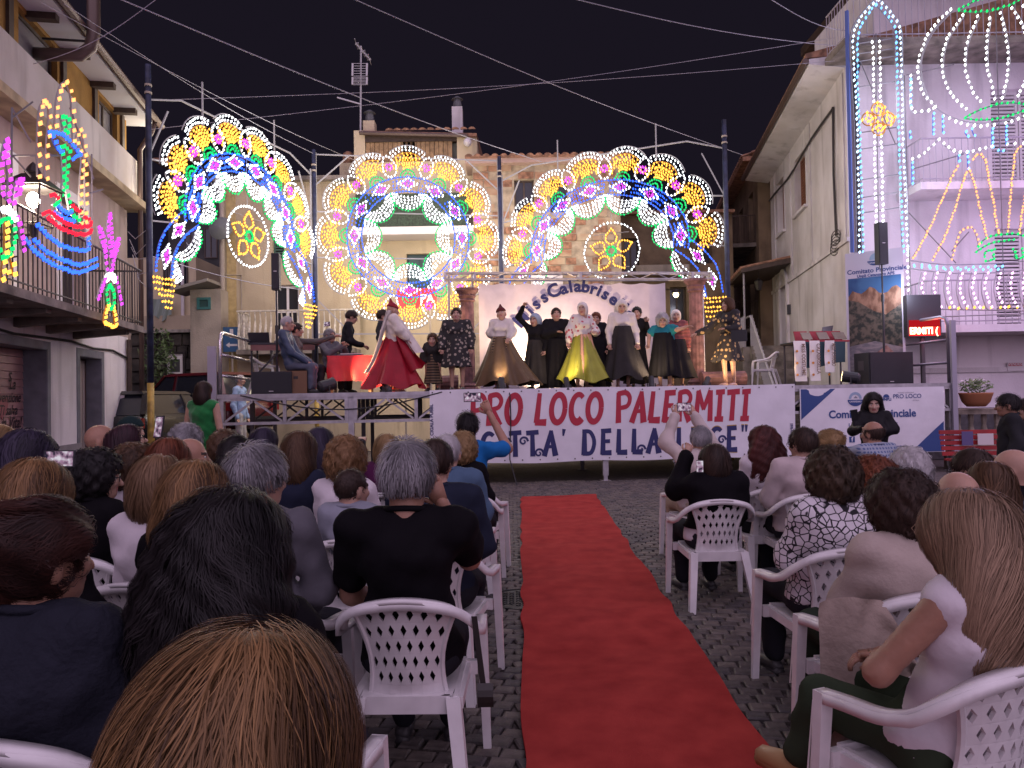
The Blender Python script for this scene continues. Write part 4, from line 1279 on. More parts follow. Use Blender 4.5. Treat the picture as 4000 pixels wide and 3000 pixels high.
# second line: flared navy letters with a gold edge
ms0, ms1 = PST.sz(1835, 1750, 0.09)[0], PST.sz(2940, 1720, 0.09)[0]
GL['i'] = (0.20, [([(0.10, 0.74), (0.10, 0.0)], 0.10, 0.15), ([(0.10, 1.02), (0.10, 0.90)], 0.02, 0.11), ([(0.10, 0.90), (0.10, 0.80)], 0.11, 0.02)])
GL['D'] = (0.60, [([(0.12, 1.0), (0.08, 0.0)], 0.13, 0.19), ([(0.02, 0.94), (0.36, 0.90), (0.52, 0.52), (0.38, 0.10), (0.02, 0.06)], 0.12, 0.13)])
GL['U'] = (0.58, [([(0.10, 1.0), (0.12, 0.30), (0.29, 0.06), (0.46, 0.30), (0.48, 1.0)], 0.17, 0.17)])
GL["'"] = (0.16, [([(0.10, 1.05), (0.06, 0.78)], 0.12, 0.05)])
GL['"'] = (0.26, [([(0.06, 1.05), (0.04, 0.78)], 0.10, 0.05), ([(0.22, 1.05), (0.20, 0.78)], 0.10, 0.05)])
TX2 = '"CiTTA\' DELLA LUCE"'
_, e2 = letters(PST, TX2, 0, 0, 0.46, 1.0, 0.08, lambda a, b: 0, 0.0, 0.20, 0.5)
w2_ = (ms1 - ms0) / e2
mb, _ = letters(PST, TX2, ms0, zbot + 0.11, 0.46, w2_, 0.0805, warp1, 0.0, 0.20, 0.5)
part('lettering', mb, navyprint, bn)
mb2, _ = letters(PST, TX2, ms0, zbot + 0.10, 0.485, w2_ * 0.46 / 0.485, 0.0785, warp1, 0.0, 0.20, 0.5)
lim = PST.p(PST.sz(2600, 1750, 0.09)[0], 0, 0).x
mb2.f = [f for f in mb2.f if mb2.v[f[0]][0] > lim]
mb2.m = [0] * len(mb2.f)
part('lettering', mb2, goldprint, bn)
mb = MB()
for k, (px, py) in enumerate(((1978, 1728), (2045, 1724), (2105, 1770), (2505, 1755), (2820, 1718))):         # curls on the serifs
 s_, z_ = PST.sz(px, py, 0.09)
 pts = [(0.085 * (1 - t / 11) * math.cos(t * 0.85), 0.085 * (1 - t / 11) * math.sin(t * 0.85)) for t in range(10)]
 L_, R_ = stroke_poly(pts, 0.030, 0.018)
 vs = [PST.p(s_ + q.x, z_ + q.y, 0.084 + warp1(s_ + q.x, z_ + q.y)) for a, b in zip(L_, R_) for q in (a, b)]
 mb.add(vs, [(2 * i, 2 * i + 1, 2 * i + 3, 2 * i + 2) for i in range(len(L_) - 1)])
part('lettering', mb, navyprint, bn)
s_, z_ = PST.sz(1692, 1640, 0.09)
part('side_lettering', text_on(PST, 'CIGALA PUBBL', s_, z_, 0.085, 0.085, 0.002, rot=math.pi / 2), navyprint, bn)
s_, z_ = PST.sz(3098, 1680, 0.09)
part('side_lettering', text_on(PST, 'Petrizzi', s_, z_, 0.085, 0.085, 0.002, rot=math.pi / 2), navyprint, bn)
mb = MB()
for k in range(22):
 s_ = b0 + 0.05 + (b1 - b0 - 0.1) * k / 21
 for zz in (ztop - 0.05, zbot + 0.05):
  mb.add([PST.p(s_ + 0.014 * math.cos(t), zz + 0.014 * math.sin(t), 0.086 + warp1(s_, zz)) for t in [2 * math.pi * j / 8 for j in range(8)]], [tuple(range(8))])
part('eyelets', mb, alud, bn)['kind'] = 'stuff'
bn2 = thing('committee_banner', 'white and blue Comitato Provinciale banner on the stage front', 'banner', PST.p(PST.sz(3410, 1640)[0], 0.5, 0.06))
c0, c1 = PST.sz(3128, 1640, 0.09)[0], PST.sz(3692, 1640, 0.09)[0]
zt2, zb2 = DZ - 0.07, PST.sz(3400, 1772, 0.09)[1]
def warp2(a, b):
 return 0.006 * math.sin(a * 5 + b * 2) + 0.004 * math.sin(a * 2 - b * 5)
part('cloth', MB().sheet(lambda u, v: PST.p(c0 + (c1 - c0) * u, zt2 + (zb2 - zt2) * v, 0.075 + warp2(c0 + (c1 - c0) * u, zt2 + (zb2 - zt2) * v)), 40, 16), vinyl, bn2, smooth=True)
bluep = mat('blue banner print', (0.022, 0.06, 0.22), 0.5)
mb = MB()
mb_b = MB()
def tri(pts, n, mb=None):
 (mb or mb_b).add([PST.p(a, b, n + warp2(a, b)) for a, b in pts], [tuple(range(len(pts)))])
for k in range(6):        # corner triangles cut in strips so that they follow the cloth
 f0, f1 = k / 6, (k + 1) / 6
 w = (c1 - c0) * 0.235
 h = (zt2 - zb2) * 0.46
 tri([(c0 + 0.02, zt2 - 0.01 - h * f0), (c0 + 0.02, zt2 - 0.01 - h * f1), (c0 + 0.02 + w * (1 - f1), zt2 - 0.01 - h * f1), (c0 + 0.02 + w * (1 - f0), zt2 - 0.01 - h * f0)], 0.0785, mb)
 tri([(c1 - 0.02, zb2 + 0.01 + h * f0), (c1 - 0.02, zb2 + 0.01 + h * f1), (c1 - 0.02 - w * (1 - f1), zb2 + 0.01 + h * f1), (c1 - 0.02 - w * (1 - f0), zb2 + 0.01 + h * f0)], 0.0785)
part('blue_corner', mb, bluep, bn2)
part('blue_corner', mb_b, bluep, bn2)
greyp = mat('grey banner print', (0.25, 0.25, 0.30), 0.6)
def logo(px, py, sc):
 s_, z_ = PST.sz(px, py, 0.09)
 m1 = MB()
 L1 = [(s_ + sc * math.cos(t), z_ + sc * math.sin(t)) for t in [math.pi * k / 14 for k in range(15)]]
 L2 = [(s_ + 0.62 * sc * math.cos(t), z_ + 0.62 * sc * math.sin(t)) for t in [math.pi * k / 14 for k in range(15)]]
 vs = [PST.p(a, b, 0.081 + warp2(a, b)) for p in zip(L1, L2) for a, b in p]
 m1.add(vs, [(2 * i, 2 * i + 1, 2 * i + 3, 2 * i + 2) for i in range(14)])
 part('logo_arc', m1, mat('pale blue print', (0.30, 0.40, 0.55), 0.6), bn2)
 low = [(s_ + 1.2 * sc * math.cos(t), z_ - 0.12 * sc + 0.95 * sc * math.sin(t)) for t in [math.pi + math.pi * k / 14 for k in range(15)]]
 m2 = MB().add([PST.p(a, b, 0.081 + warp2(a, b)) for a, b in low], [tuple(range(15))])
 part('logo_bowl', m2, bluep, bn2)
 hd = [(s_ - 0.3 * sc, z_ + 0.1 * sc), (s_ + 0.05 * sc, z_ + 0.42 * sc), (s_ + 0.4 * sc, z_ + 0.1 * sc)]
 part('logo_roof', MB().add([PST.p(a, b, 0.082 + warp2(a, b)) for a, b in hd], [(0, 1, 2)]), greyp, bn2)
 part('logo_lettering', text_on(PST, 'CATANZARO', s_, z_ - 0.5 * sc, 0.30 * sc, 0.0835, 0.001, warp=warp2), vinyl, bn2)
 part('logo_lettering', text_on(PST, 'UNPLI', s_, z_ - 0.2 * sc, 0.2 * sc, 0.0835, 0.0, warp=warp2, space=1.3), vinyl, bn2)
logo(3343, 1558, 0.13)
s_, z_ = PST.sz(3463, 1553, 0.09)
pts = [(s_ + 0.065 * math.cos(t), z_ + 0.065 * math.sin(t)) for t in [math.pi * k / 10 for k in range(11)]]
part('logo_dome', MB().add([PST.p(a, b, 0.081 + warp2(a, b)) for a, b in pts], [tuple(range(11))]), bluep, bn2)
for body, px, py, size, m_, bold in (('UNPLI', 3463, 1565, 0.075, bluep, 0.003), ('PRO LOCO', 3546, 1555, 0.115, bluep, 0.001), ("UNIONE NAZIONALE", 3540, 1536, 0.035, greyp, 0.0), ("D'ITALIA", 3580, 1566, 0.034, greyp, 0.0),
          ('Comitato Provinciale', 3410, 1630, 0.205, bluep, 0.006), ('Unpli Catanzaro APS', 3412, 1668, 0.115, bluep, 0.002),
          ('www.unplicatanzaro.eu', 3250, 1707, 0.062, bluep, 0.0015), ('Unpli Comitato Provinciale', 3480, 1748, 0.062, bluep, 0.0015)):
 s_, z_ = PST.sz(px, py, 0.09)
 part('lettering', text_on(PST, body, s_, z_, size, 0.0815, bold, warp=warp2), m_, bn2)
s_, z_ = PST.sz(3329, 1717, 0.09)
part('social_mark', MB().pbox(PST, s_ - 0.055, s_ + 0.055, z_ - 0.055, z_ + 0.055, 0.072, 0.088), bluep, bn2)
part('lettering', text_on(PST, 'f', s_, z_ - 0.035, 0.12, 0.0895, 0.003), vinyl, bn2)
# ------------------------------------------------------------------ backdrop, truss beam, columns
VB = -2.7
PBK = Plane(PST.p(0, 0, VB)[:2], PST.u[:2])
bk = thing('backdrop_cloth', 'pale lilac backdrop cloth with arched navy letters Miss Calabrisella', 'backdrop', PBK.p(PBK.sz(2235, 1300)[0], DZ, 0))
k0, k1 = PBK.sz(1872, 1300)[0], PBK.sz(2602, 1300)[0]
kz = PBK.sz(2200, 1105)[1]
def warp3(a, b):
 return 0.025 * math.sin(a * 2.9 + 0.6 * b) * (0.3 + 0.7 * (kz - b) / 2.2) + 0.008 * math.sin(a * 9 + b)
part('cloth', MB().sheet(lambda u, v: PBK.p(k0 + (k1 - k0) * u, kz - 0.04 * math.sin(math.pi * ((u * 8) % 1)) * (1 - v) + (DZ - kz) * v, warp3(k0 + (k1 - k0) * u, kz + (DZ - kz) * v)), 60, 20), mat('lilac white cloth', (0.68, 0.62, 0.68), 0.8, var=0.08, scale=4, bump=0.3, bscale=5), bk, smooth=True)
pos = [('M', 2052, 1262), ('i', 2084, 1228), ('s', 2105, 1203), ('s', 2134, 1178), ('C', 2172, 1158), ('a', 2207, 1147), ('l', 2231, 1141), ('a', 2256, 1139), ('b', 2285, 1141), ('r', 2313, 1148), ('i', 2333, 1155), ('s', 2356, 1167), ('e', 2386, 1186), ('l', 2408, 1203), ('l', 2424, 1219), ('a', 2444, 1242)]
mb = MB()
for i, (ch, x, y) in enumerate(pos):
 j0, j1 = max(0, i - 2), min(len(pos) - 1, i + 2)
 rot = -math.atan2(pos[j1][2] - pos[j0][2], pos[j1][1] - pos[j0][1])
 s_, z_ = PBK.sz(x, y)
 mb.join(text_on(PBK, ch, s_, z_, 0.36 if ch not in 'MC' else 0.40, 0.03, 0.014, 0.0, 'CENTER', rot, 1.05, warp=warp3))
part('lettering', mb, navyprint, bk)
tb = thing('truss_beam', 'aluminium lattice beam carrying the backdrop between the columns', 'truss', PBK.p(k0, kz, 0))
t0, t1 = PBK.sz(1735, 1080, 0.0)[0], PBK.sz(2775, 1080, 0.0)[0]
zt_, zb_ = PBK.sz(2200, 1068)[1], PBK.sz(2200, 1096)[1]
mb = MB()
for zz in (zt_, zb_ + 0.02):
 for nn in (-0.12, 0.1):
  mb.tube([PBK.p(t0, zz, nn), PBK.p(t1, zz, nn)], 0.02, 6)
part('chord_tubes', mb, alu, tb)
nn_ = 18
for k in range(nn_):
 a, b = t0 + (t1 - t0) * k / nn_, t0 + (t1 - t0) * (k + 1) / nn_
 za, zb2_ = (zb_ + 0.02, zt_) if k % 2 else (zt_, zb_ + 0.02)
 part('lattice_bar', MB().tube([PBK.p(a, za, 0.1), PBK.p(b, zb2_, 0.1)], 0.012, 5), alu, tb)
for s in (t0 + 0.02, k0 - 0.08, (t0 + t1) / 2, k1 + 0.6, t1 - 0.02):
 part('beam_plate', MB().pbox(PBK, s - 0.03, s + 0.03, zb_, zt_, -0.13, 0.125), alu, tb)
for s in (t0 + 0.1, k0 - 0.12, t1 - 0.1):
 part('upright', MB().tube([PBK.p(s, DZ, -0.25), PBK.p(s, zt_, -0.25)], 0.028, 8), alu, tb)
colm = mat('mauve brown painted column', (0.22, 0.11, 0.11), 0.75, var=0.45, scale=7, bump=0.4, bscale=14)
def column(px, w, label, ytop, n_):
 pl = Plane(PST.p(0, 0, VB + n_)[:2], PST.u[:2])
 s_, zt = pl.sz(px, ytop)
 c = pl.p(s_, DZ, 0)
 t = thing('stage_column', label, 'column', c, group='painted stage columns')
 h = zt - DZ
 r0 = w / 2
 def flute(i, a):
  return 1 - 0.06 * (0.5 + 0.5 * math.cos(a * 12))
 part('shaft', MB().lathe([(r0 * 1.06, 0.18), (r0, 0.3), (r0 * 0.97, h * 0.6), (r0 * 0.92, h - 0.28)], tuple(c), 48, fold=flute), colm, t, smooth=False)
 part('capital', MB().lathe([(r0 * 0.95, h - 0.28), (r0 * 1.15, h - 0.26), (r0 * 1.0, h - 0.22), (r0 * 1.25, h - 0.16), (r0 * 1.15, h - 0.14), (r0 * 1.5, h - 0.06), (r0 * 1.6, h - 0.05), (r0 * 1.6, h)], tuple(c), 28), colm, t)
 part('base', MB().lathe([(r0 * 1.5, 0.0), (r0 * 1.5, 0.07), (r0 * 1.25, 0.09), (r0 * 1.35, 0.13), (r0 * 1.08, 0.18)], tuple(c), 28), colm, t)
 return t
column(1824, 0.30, 'mauve painted stage column behind the woman in the floral dress', 1128, 0.45)
column(2716, 0.31, 'mauve painted stage column beside the old woman in teal', 1092, 0.45)
for px0, px1, py, lab in ((2755, 2900, 1480, 'fallen column drum lying behind the hostess'), (1700, 1790, 1500, 'fallen column drum lying behind the small girl')):
 pl = Plane(PST.p(0, 0, VB + 1.0)[:2], PST.u[:2])
 a, b = pl.sz(px0, py)[0], pl.sz(px1, py)[0]
 fc = thing('fallen_column', lab, 'column', pl.p((a + b) / 2, DZ, 0), group='fallen stage columns')
 mb = MB()
 r0 = 0.17
 rings = []
 for i in range(2):
  c = pl.p(a if i == 0 else b, DZ + r0, 0.1 if i else -0.25)
  for j in range(36):
   al = 2 * math.pi * j / 36
   q = r0 * (1 - 0.06 * (0.5 + 0.5 * math.cos(al * 12)))
   rings.append(c + pl.n * (q * math.cos(al)) + Vector((0, 0, q * math.sin(al))))
 mb.add(rings, [(j, (j + 1) % 36, 36 + (j + 1) % 36, 36 + j) for j in range(36)] + [tuple(range(35, -1, -1)), tuple(range(36, 72))])
 part('drum', mb, colm, fc)
# ------------------------------------------------------------------ loudspeakers, tables, spotlights
blackbox = mat('black speaker paint', (0.022, 0.022, 0.028), 0.55, bump=0.2, scale=60)
grille = mat('speaker grille', (0.018, 0.018, 0.024), 0.6, bump=0.6, scale=220)
def sp(nn):
 return Plane(PST.p(0, 0, nn)[:2], PST.u[:2])
def sub(px0, px1, py0, py1, nn, label, yaw=0.0):
 pl = sp(nn)
 a, b = pl.sz(px0, py1), pl.sz(px1, py0)
 t = thing('subwoofer', label, 'speaker', pl.p((a[0] + b[0]) / 2, DZ, -0.3), group='subwoofers')
 h = b[1] - DZ
 part('cabinet', MB().pbox(pl, a[0], b[0], DZ, DZ + h, -0.55, -0.02), blackbox, t)
 part('grille', MB().pbox(pl, a[0] + 0.02, b[0] - 0.02, DZ + 0.02, DZ + h - 0.02, -0.02, 0.0), grille, t)
 part('badge', MB().pbox(pl, (a[0] + b[0]) / 2 - 0.04, (a[0] + b[0]) / 2 + 0.04, DZ + 0.045, DZ + 0.058, 0.0, 0.004), whitewood, t)
 part('side_handle', MB().pbox(pl, a[0] - 0.006, a[0], DZ + h * 0.45, DZ + h * 0.75, -0.40, -0.2), alud, t)
 return pl, (a[0] + b[0]) / 2, DZ + h
sub(980, 1137, 1450, 1548, -0.45, 'black subwoofer cabinet beside the seated man in the quilted jacket')
pl, sc_, hz = sub(3398, 3568, 1374, 1480, -0.7, 'black subwoofer cabinet under the pole loudspeaker by the prize table')
def tower(px, y0, y1, w, nn, label, zbase):
 pl = sp(nn)
 s_, z1 = pl.sz(px, y0)
 z0 = pl.sz(px, y1)[1]
 t = thing('column_speaker', label, 'speaker', pl.p(s_, zbase, 0), group='column loudspeakers')
 part('cabinet', MB().pbox(pl, s_ - w / 2, s_ + w / 2, z0, z1, -0.16, 0.0), blackbox, t)
 part('grille', MB().pbox(pl, s_ - w / 2 + 0.01, s_ + w / 2 - 0.01, z0 + 0.02, z1 - 0.02, 0.0, 0.012), grille, t)
 part('badge', MB().pbox(pl, s_ - 0.03, s_ + 0.03, (z0 + z1) / 2 - 0.006, (z0 + z1) / 2 + 0.006, 0.012, 0.016), whitewood, t)
 part('pole', MB().tube([pl.p(s_, zbase, -0.08), pl.p(s_, zbase + (z0 - zbase) * 0.6, -0.08)], 0.024, 8), blackbox, t)
 part('inner_pole', MB().tube([pl.p(s_, zbase + (z0 - zbase) * 0.55, -0.08), pl.p(s_, z0, -0.08)], 0.017, 8), blackbox, t)
 part('collar', MB().tube([pl.p(s_, zbase + (z0 - zbase) * 0.58, -0.08), pl.p(s_, zbase + (z0 - zbase) * 0.66, -0.08)], 0.034, 8), blackbox, t)
 return t
tower(1074, 988, 1131, 0.145, -0.95, 'slim black loudspeaker on a pole over the laptop table', DZ)
tower(3449, 868, 1030, 0.20, -1.0, 'slim black loudspeaker on a pole before the tall committee poster', hz)
# laptop table
pl = sp(-2.0)
a, b = pl.sz(968, 1345)[0], pl.sz(1232, 1345)[0]
zt = pl.sz(1050, 1338)[1]
lt = thing('equipment_table', 'folding table with black top carrying a laptop', 'table', pl.p((a + b) / 2, DZ, 0))
part('table_top', MB().pbox(pl, a, b, zt - 0.04, zt, -0.6, 0.0), blackbox, lt)
part('front_apron', MB().pbox(pl, a + 0.05, b - 0.02, zt - 0.16, zt - 0.04, -0.04, -0.01), mat('reddish apron board', (0.20, 0.09, 0.08), 0.6), lt)
for s in (a + 0.06, b - 0.06):
 for nn in (-0.06, -0.54):
  part('leg', MB().tube([pl.p(s, DZ, nn), pl.p(s, zt - 0.04, nn)], 0.02, 6), blackbox, lt)
part('brace', MB().bar(pl.p(a + 0.1, DZ + 0.35, -0.06), pl.p((a + b) / 2, zt - 0.1, -0.06), 0.035), blackbox, lt)
lp_ = thing('laptop', 'open black laptop seen from behind on the equipment table', 'laptop', pl.p(a + 0.2, zt, -0.3))
x0, x1 = pl.sz(964, 1320)[0], pl.sz(1046, 1320)[0]
zz = pl.sz(1000, 1297)[1]
part('screen', MB().hexa([pl.p(x0, zt, -0.16), pl.p(x1, zt, -0.16), pl.p(x1, zt, -0.18), pl.p(x0, zt, -0.18), pl.p(x0, zz, -0.08), pl.p(x1, zz, -0.08), pl.p(x1, zz, -0.1), pl.p(x0, zz, -0.1)]), blackbox, lp_)
part('keyboard', MB().pbox(pl, x0, x1, zt, zt + 0.02, -0.45, -0.16), alud, lp_)
mx = thing('small_mixer', 'small audio mixer with cables beside the laptop', 'mixer', pl.p(x1 + 0.2, zt, -0.3))
part('mixer_body', MB().hexa([pl.p(x1 + 0.1, zt, -0.1), pl.p(x1 + 0.45, zt, -0.1), pl.p(x1 + 0.45, zt, -0.4), pl.p(x1 + 0.1, zt, -0.4), pl.p(x1 + 0.1, zt + 0.04, -0.1), pl.p(x1 + 0.45, zt + 0.04, -0.1), pl.p(x1 + 0.45, zt + 0.09, -0.4), pl.p(x1 + 0.1, zt + 0.09, -0.4)]), alud, mx)
mb = MB()
for k in range(5):
 mb.tube([pl.p(x1 + 0.14 + k * 0.07, zt + 0.05, -0.2), pl.p(x1 + 0.14 + k * 0.07, zt + 0.09, -0.2)], 0.012, 6)
part('knobs', mb, blackbox, mx)
# red jury table
pl = sp(-1.3)
a, b = pl.sz(1277, 1400)[0], pl.sz(1458, 1400)[0]
zt = pl.sz(1340, 1389)[1]
jt = thing('jury_table', 'jury table with a glossy red cloth hanging to its shins', 'table', pl.p((a + b) / 2, DZ, -0.3))
redsat = mat('red satin cloth', (0.50, 0.012, 0.022), 0.38, var=0.12, scale=4, bump=0.25, bscale=7)
zc = DZ + 0.24
part('cloth', MB().sheet(lambda u, v: pl.p(a + (b - a) * u + 0.01 * math.sin(v * 8), zt - (zt - zc) * v, 0.01 + 0.02 * v * math.sin(u * 13)), 26, 8).pbox(pl, a, b, zt - 0.006, zt, -0.65, 0.0).sheet(lambda u, v: pl.p(a - 0.006, zt - (zt - zc) * v, -0.65 * u), 6, 6).sheet(lambda u, v: pl.p(b + 0.006, zt - (zt - zc) * v, -0.65 * u), 6, 6), redsat, jt)
part('table_top', MB().pbox(pl, a + 0.01, b - 0.01, zt - 0.04, zt - 0.008, -0.64, -0.01), mat('brown table wood', (0.16, 0.08, 0.04), 0.6), jt)
for s in (a + 0.08, b - 0.08):
 for nn in (-0.08, -0.58):
  part('leg', MB().pbox(pl, s - 0.025, s + 0.025, DZ, zt - 0.04, nn - 0.025, nn + 0.025), mat('brown table wood', (0.16, 0.08, 0.04), 0.6), jt)
pp = thing('paper_stack', 'stack of papers and books on the red jury table', 'papers', pl.p(a + 0.4, zt, -0.3))
part('sheets', MB().box(tuple(pl.p(a + 0.42, zt + 0.02, -0.3)), (0.5, 0.3, 0.03), 0.2), mat('dark book cover', (0.08, 0.08, 0.10), 0.5), pp)
part('top_sheet', MB().box(tuple(pl.p(a + 0.44, zt + 0.045, -0.3)), (0.4, 0.26, 0.015), 0.05), whitewood, pp)
# prize table
pl = sp(-1.6)
a, b = pl.sz(3098, 1400)[0], pl.sz(3302, 1400)[0]
zt = pl.sz(3200, 1335)[1]
pt = thing('prize_table', 'prize table covered with a dark teal cloth', 'table', pl.p((a + b) / 2, DZ, -0.3))
teald = mat('dark teal cloth', (0.02, 0.05, 0.065), 0.75, bump=0.2, scale=6)
part('cloth', MB().sheet(lambda u, v: pl.p(a + (b - a) * u, zt - 0.5 * v - 0.06 * v * math.sin(u * 5), 0.015 + 0.02 * v * math.sin(u * 11)), 20, 6).pbox(pl, a, b, zt - 0.01, zt, -0.6, 0.0), teald, pt)
part('table_top', MB().pbox(pl, a + 0.01, b - 0.01, zt - 0.04, zt - 0.012, -0.59, -0.01), darkwood, pt)
for s in (a + 0.07, b - 0.07):
 for nn in (-0.07, -0.53):
  part('leg', MB().tube([pl.p(s, DZ, nn), pl.p(s, zt - 0.03, nn)], 0.02, 6), alud, pt)
redbox = mat('red velvet case', (0.28, 0.012, 0.025), 0.7, sheen=0.3)
for k, (x0, x1) in enumerate(((3110, 3160), (3172, 3226), (3232, 3292))):
 s0, s1 = pl.sz(x0, 1310, -0.3)[0], pl.sz(x1, 1310, -0.3)[0]
 pq = thing('award_case', ['red award case beside the Miss Costume sash', 'red award case above the Calabrisella sash', 'red award case above the Miss Sorriso sash'][k], 'award', pl.p((s0 + s1) / 2, zt, -0.25), group='award cases')
 part('lid', MB().hexa([pl.p(s0, zt, -0.30), pl.p(s1, zt, -0.30), pl.p(s1, zt, -0.34), pl.p(s0, zt, -0.34), pl.p(s0, zt + 0.26, -0.40), pl.p(s1, zt + 0.26, -0.40), pl.p(s1, zt + 0.26, -0.44), pl.p(s0, zt + 0.26, -0.44)]), redbox, pq)
 part('tray', MB().pbox(pl, s0, s1, zt, zt + 0.035, -0.30, -0.04), redbox, pq)
 part('plaque', MB().hexa([pl.p(s0 + 0.04, zt + 0.06, -0.06), pl.p(s1 - 0.04, zt + 0.06, -0.06), pl.p(s1 - 0.04, zt + 0.055, -0.08), pl.p(s0 + 0.04, zt + 0.055, -0.08), pl.p(s0 + 0.04, zt + 0.22, -0.20), pl.p(s1 - 0.04, zt + 0.22, -0.20), pl.p(s1 - 0.04, zt + 0.215, -0.22), pl.p(s0 + 0.04, zt + 0.215, -0.22)]), mat('engraved plaque', (0.25, 0.20, 0.16), 0.35, metal=0.6), pq)
sashm = mat('white satin sash', (0.70, 0.66, 0.62), 0.45, bump=0.15, scale=8)
for k, (x0, x1, y0, y1, tx, lab) in enumerate(((3103, 3150, 1335, 1490, 'MISS COSTUME', 'white sash lettered Miss Costume hanging over the prize table'), (3165, 3205, 1328, 1488, 'CALABRISELLA', 'white sash lettered Calabrisella hanging over the prize table'), (3225, 3262, 1322, 1455, 'MISS SORRISO', 'white sash lettered Miss Sorriso hanging over the prize table'))):
 sa, za = pl.sz(x0, y1, 0.06)
 sb = pl.sz(x1, y1, 0.06)[0]
 za = max(za, DZ + 0.01)
 t = thing('sash', lab, 'sash', pl.p((sa + sb) / 2, za, 0.05), group='prize sashes')
 w3 = lambda u, v, q=k: 0.05 + 0.015 * math.sin(v * 6 + q) + 0.02 * v
 part('ribbon', MB().sheet(lambda u, v: pl.p(sa + (sb - sa) * u + 0.02 * v * (1 - k), zt + 0.02 + (za - zt - 0.02) * v, w3(u, v)), 6, 16), sashm, t, smooth=True)
 part('lettering', text_on(pl, tx, (sa + sb) / 2 + 0.035, zt - 0.04, 0.115, 0.085, 0.002, align='LEFT', rot=-math.pi / 2, sx=(zt - za) / 0.95 * 0.98), mat('grey brown print', (0.20, 0.13, 0.09), 0.6), t)
 mb = MB()
 for j in range(3):
  mb.tube([pl.p(sa + 0.06, zt - 0.2 - 0.25 * j, 0.088), pl.p(sa + 0.06, zt - 0.2 - 0.25 * j, 0.095)], 0.028, 8)
 part('emblems', mb, [mat('orange emblem', (0.55, 0.22, 0.03), 0.5)], t)
lp2 = thing('laptop', 'open laptop standing behind the red award cases', 'laptop', pl.p(b - 0.3, zt, -0.45))
s0, s1 = pl.sz(3205, 1280, -0.5)[0], pl.sz(3240, 1270, -0.5)[0]
part('screen', MB().hexa([pl.p(s0, zt, -0.50), pl.p(s1, zt, -0.50), pl.p(s1, zt, -0.52), pl.p(s0, zt, -0.52), pl.p(s0 + 0.08, zt + 0.36, -0.55), pl.p(s1 + 0.12, zt + 0.40, -0.55), pl.p(s1 + 0.12, zt + 0.40, -0.57), pl.p(s0 + 0.08, zt + 0.36, -0.57)]), alud, lp2)
part('keyboard', MB().pbox(pl, s0, s1 + 0.02, zt, zt + 0.02, -0.50, -0.46), alud, lp2)
# tall poster banner behind the prizes
A_ = at(3313, 1480, 16.0); B_ = at(3541, 1480, 15.35)
PPO = Plane(A_[:2], (B_ - A_)[:2])
PLn = (B_ - A_).to_2d().length
po = thing('tall_poster', 'tall committee poster with a landscape of eroded cliffs', 'poster', PPO.p(PLn / 2, 0, 0))
zt = PPO.sz(3420, 978)[1]
part('panel', MB().pbox(PPO, 0, PLn, 0.9, zt, -0.02, 0.0), mat('poster paper', (0.58, 0.54, 0.64), 0.45), po)
part('stand_pole', MB().tube([PPO.p(PLn / 2, 0, -0.06), PPO.p(PLn / 2, zt, -0.06)], 0.025, 6), alud, po)
for body, px, py, size in (('Comitato Provinciale', 3424, 1062, 0.135), ('Unpli Catanzaro APS', 3420, 1078, 0.085)):
 s_, z_ = PPO.sz(px, py)
 part('lettering', text_on(PPO, body, s_, z_, size, 0.003, 0.003), bluep, po)
s_, z_ = PPO.sz(3418, 1018)
part('logo_bowl', MB().pprism(PPO, [(s_ + 0.15 * math.cos(t), z_ + 0.10 * math.sin(t)) for t in [math.pi + math.pi * k / 12 for k in range(13)]], 0.0, 0.003), bluep, po)
part('logo_dome', MB().pprism(PPO, [(s_ + 0.11 * math.cos(t), z_ + 0.02 + 0.14 * math.sin(t)) for t in [math.pi * k / 12 for k in range(13)]], 0.0, 0.003), mat('pale blue print', (0.30, 0.40, 0.55), 0.6), po)
part('logo_lettering', text_on(PPO, 'CATANZARO', s_, z_ - 0.06, 0.045, 0.005, 0.001), vinyl, po)
def scenic(name, c1, c2, sc, st=(1, 1, 1)):
 if name in MATS:
  return MATS[name]
 m = bpy.data.materials.new(name)
 m.use_nodes = True
 nt = m.node_tree
 b = nt.nodes['Principled BSDF']; b.inputs['Roughness'].default_value = 0.5
 tc = nt.nodes.new('ShaderNodeTexCoord'); mp = nt.nodes.new('ShaderNodeMapping'); mp.inputs['Scale'].default_value = st
 no = nt.nodes.new('ShaderNodeTexNoise'); no.inputs['Scale'].default_value = sc; no.inputs['Detail'].default_value = 9
 nt.links.new(tc.outputs['Object'], mp.inputs['Vector']); nt.links.new(mp.outputs['Vector'], no.inputs['Vector'])
 cr = nt.nodes.new('ShaderNodeValToRGB')
 cr.color_ramp.elements[0].position = 0.42; cr.color_ramp.elements[0].color = (*c1, 1)
 cr.color_ramp.elements[1].position = 0.60; cr.color_ramp.elements[1].color = (*c2, 1)
 nt.links.new(no.outputs['Fac'], cr.inputs['Fac']); nt.links.new(cr.outputs['Color'], b.inputs['Base Color'])
 MATS[name] = m
 return m
zp0, zp1 = 0.95, PPO.sz(3420, 1080)[1]
x0, x1 = 0.05, PLn - 0.05
H_ = zp1 - zp0
part('picture_sky', MB().pbox(PPO, x0, x1, zp1 - 0.22 * H_, zp1, 0.0, 0.002), scenic('print sky', (0.02, 0.07, 0.20), (0.05, 0.14, 0.30), 2), po)
rq = random.Random(4)
cl = [(x0, zp1 - 0.13 * H_)]
for k in range(1, 12):
 u = k / 12
 cl.append((x0 + (x1 - x0) * u, zp1 - H_ * (0.055 + 0.05 * abs(math.sin(u * 7)) + rq.uniform(0, 0.02) + 0.05 * (abs(u - 0.5) > 0.42))))
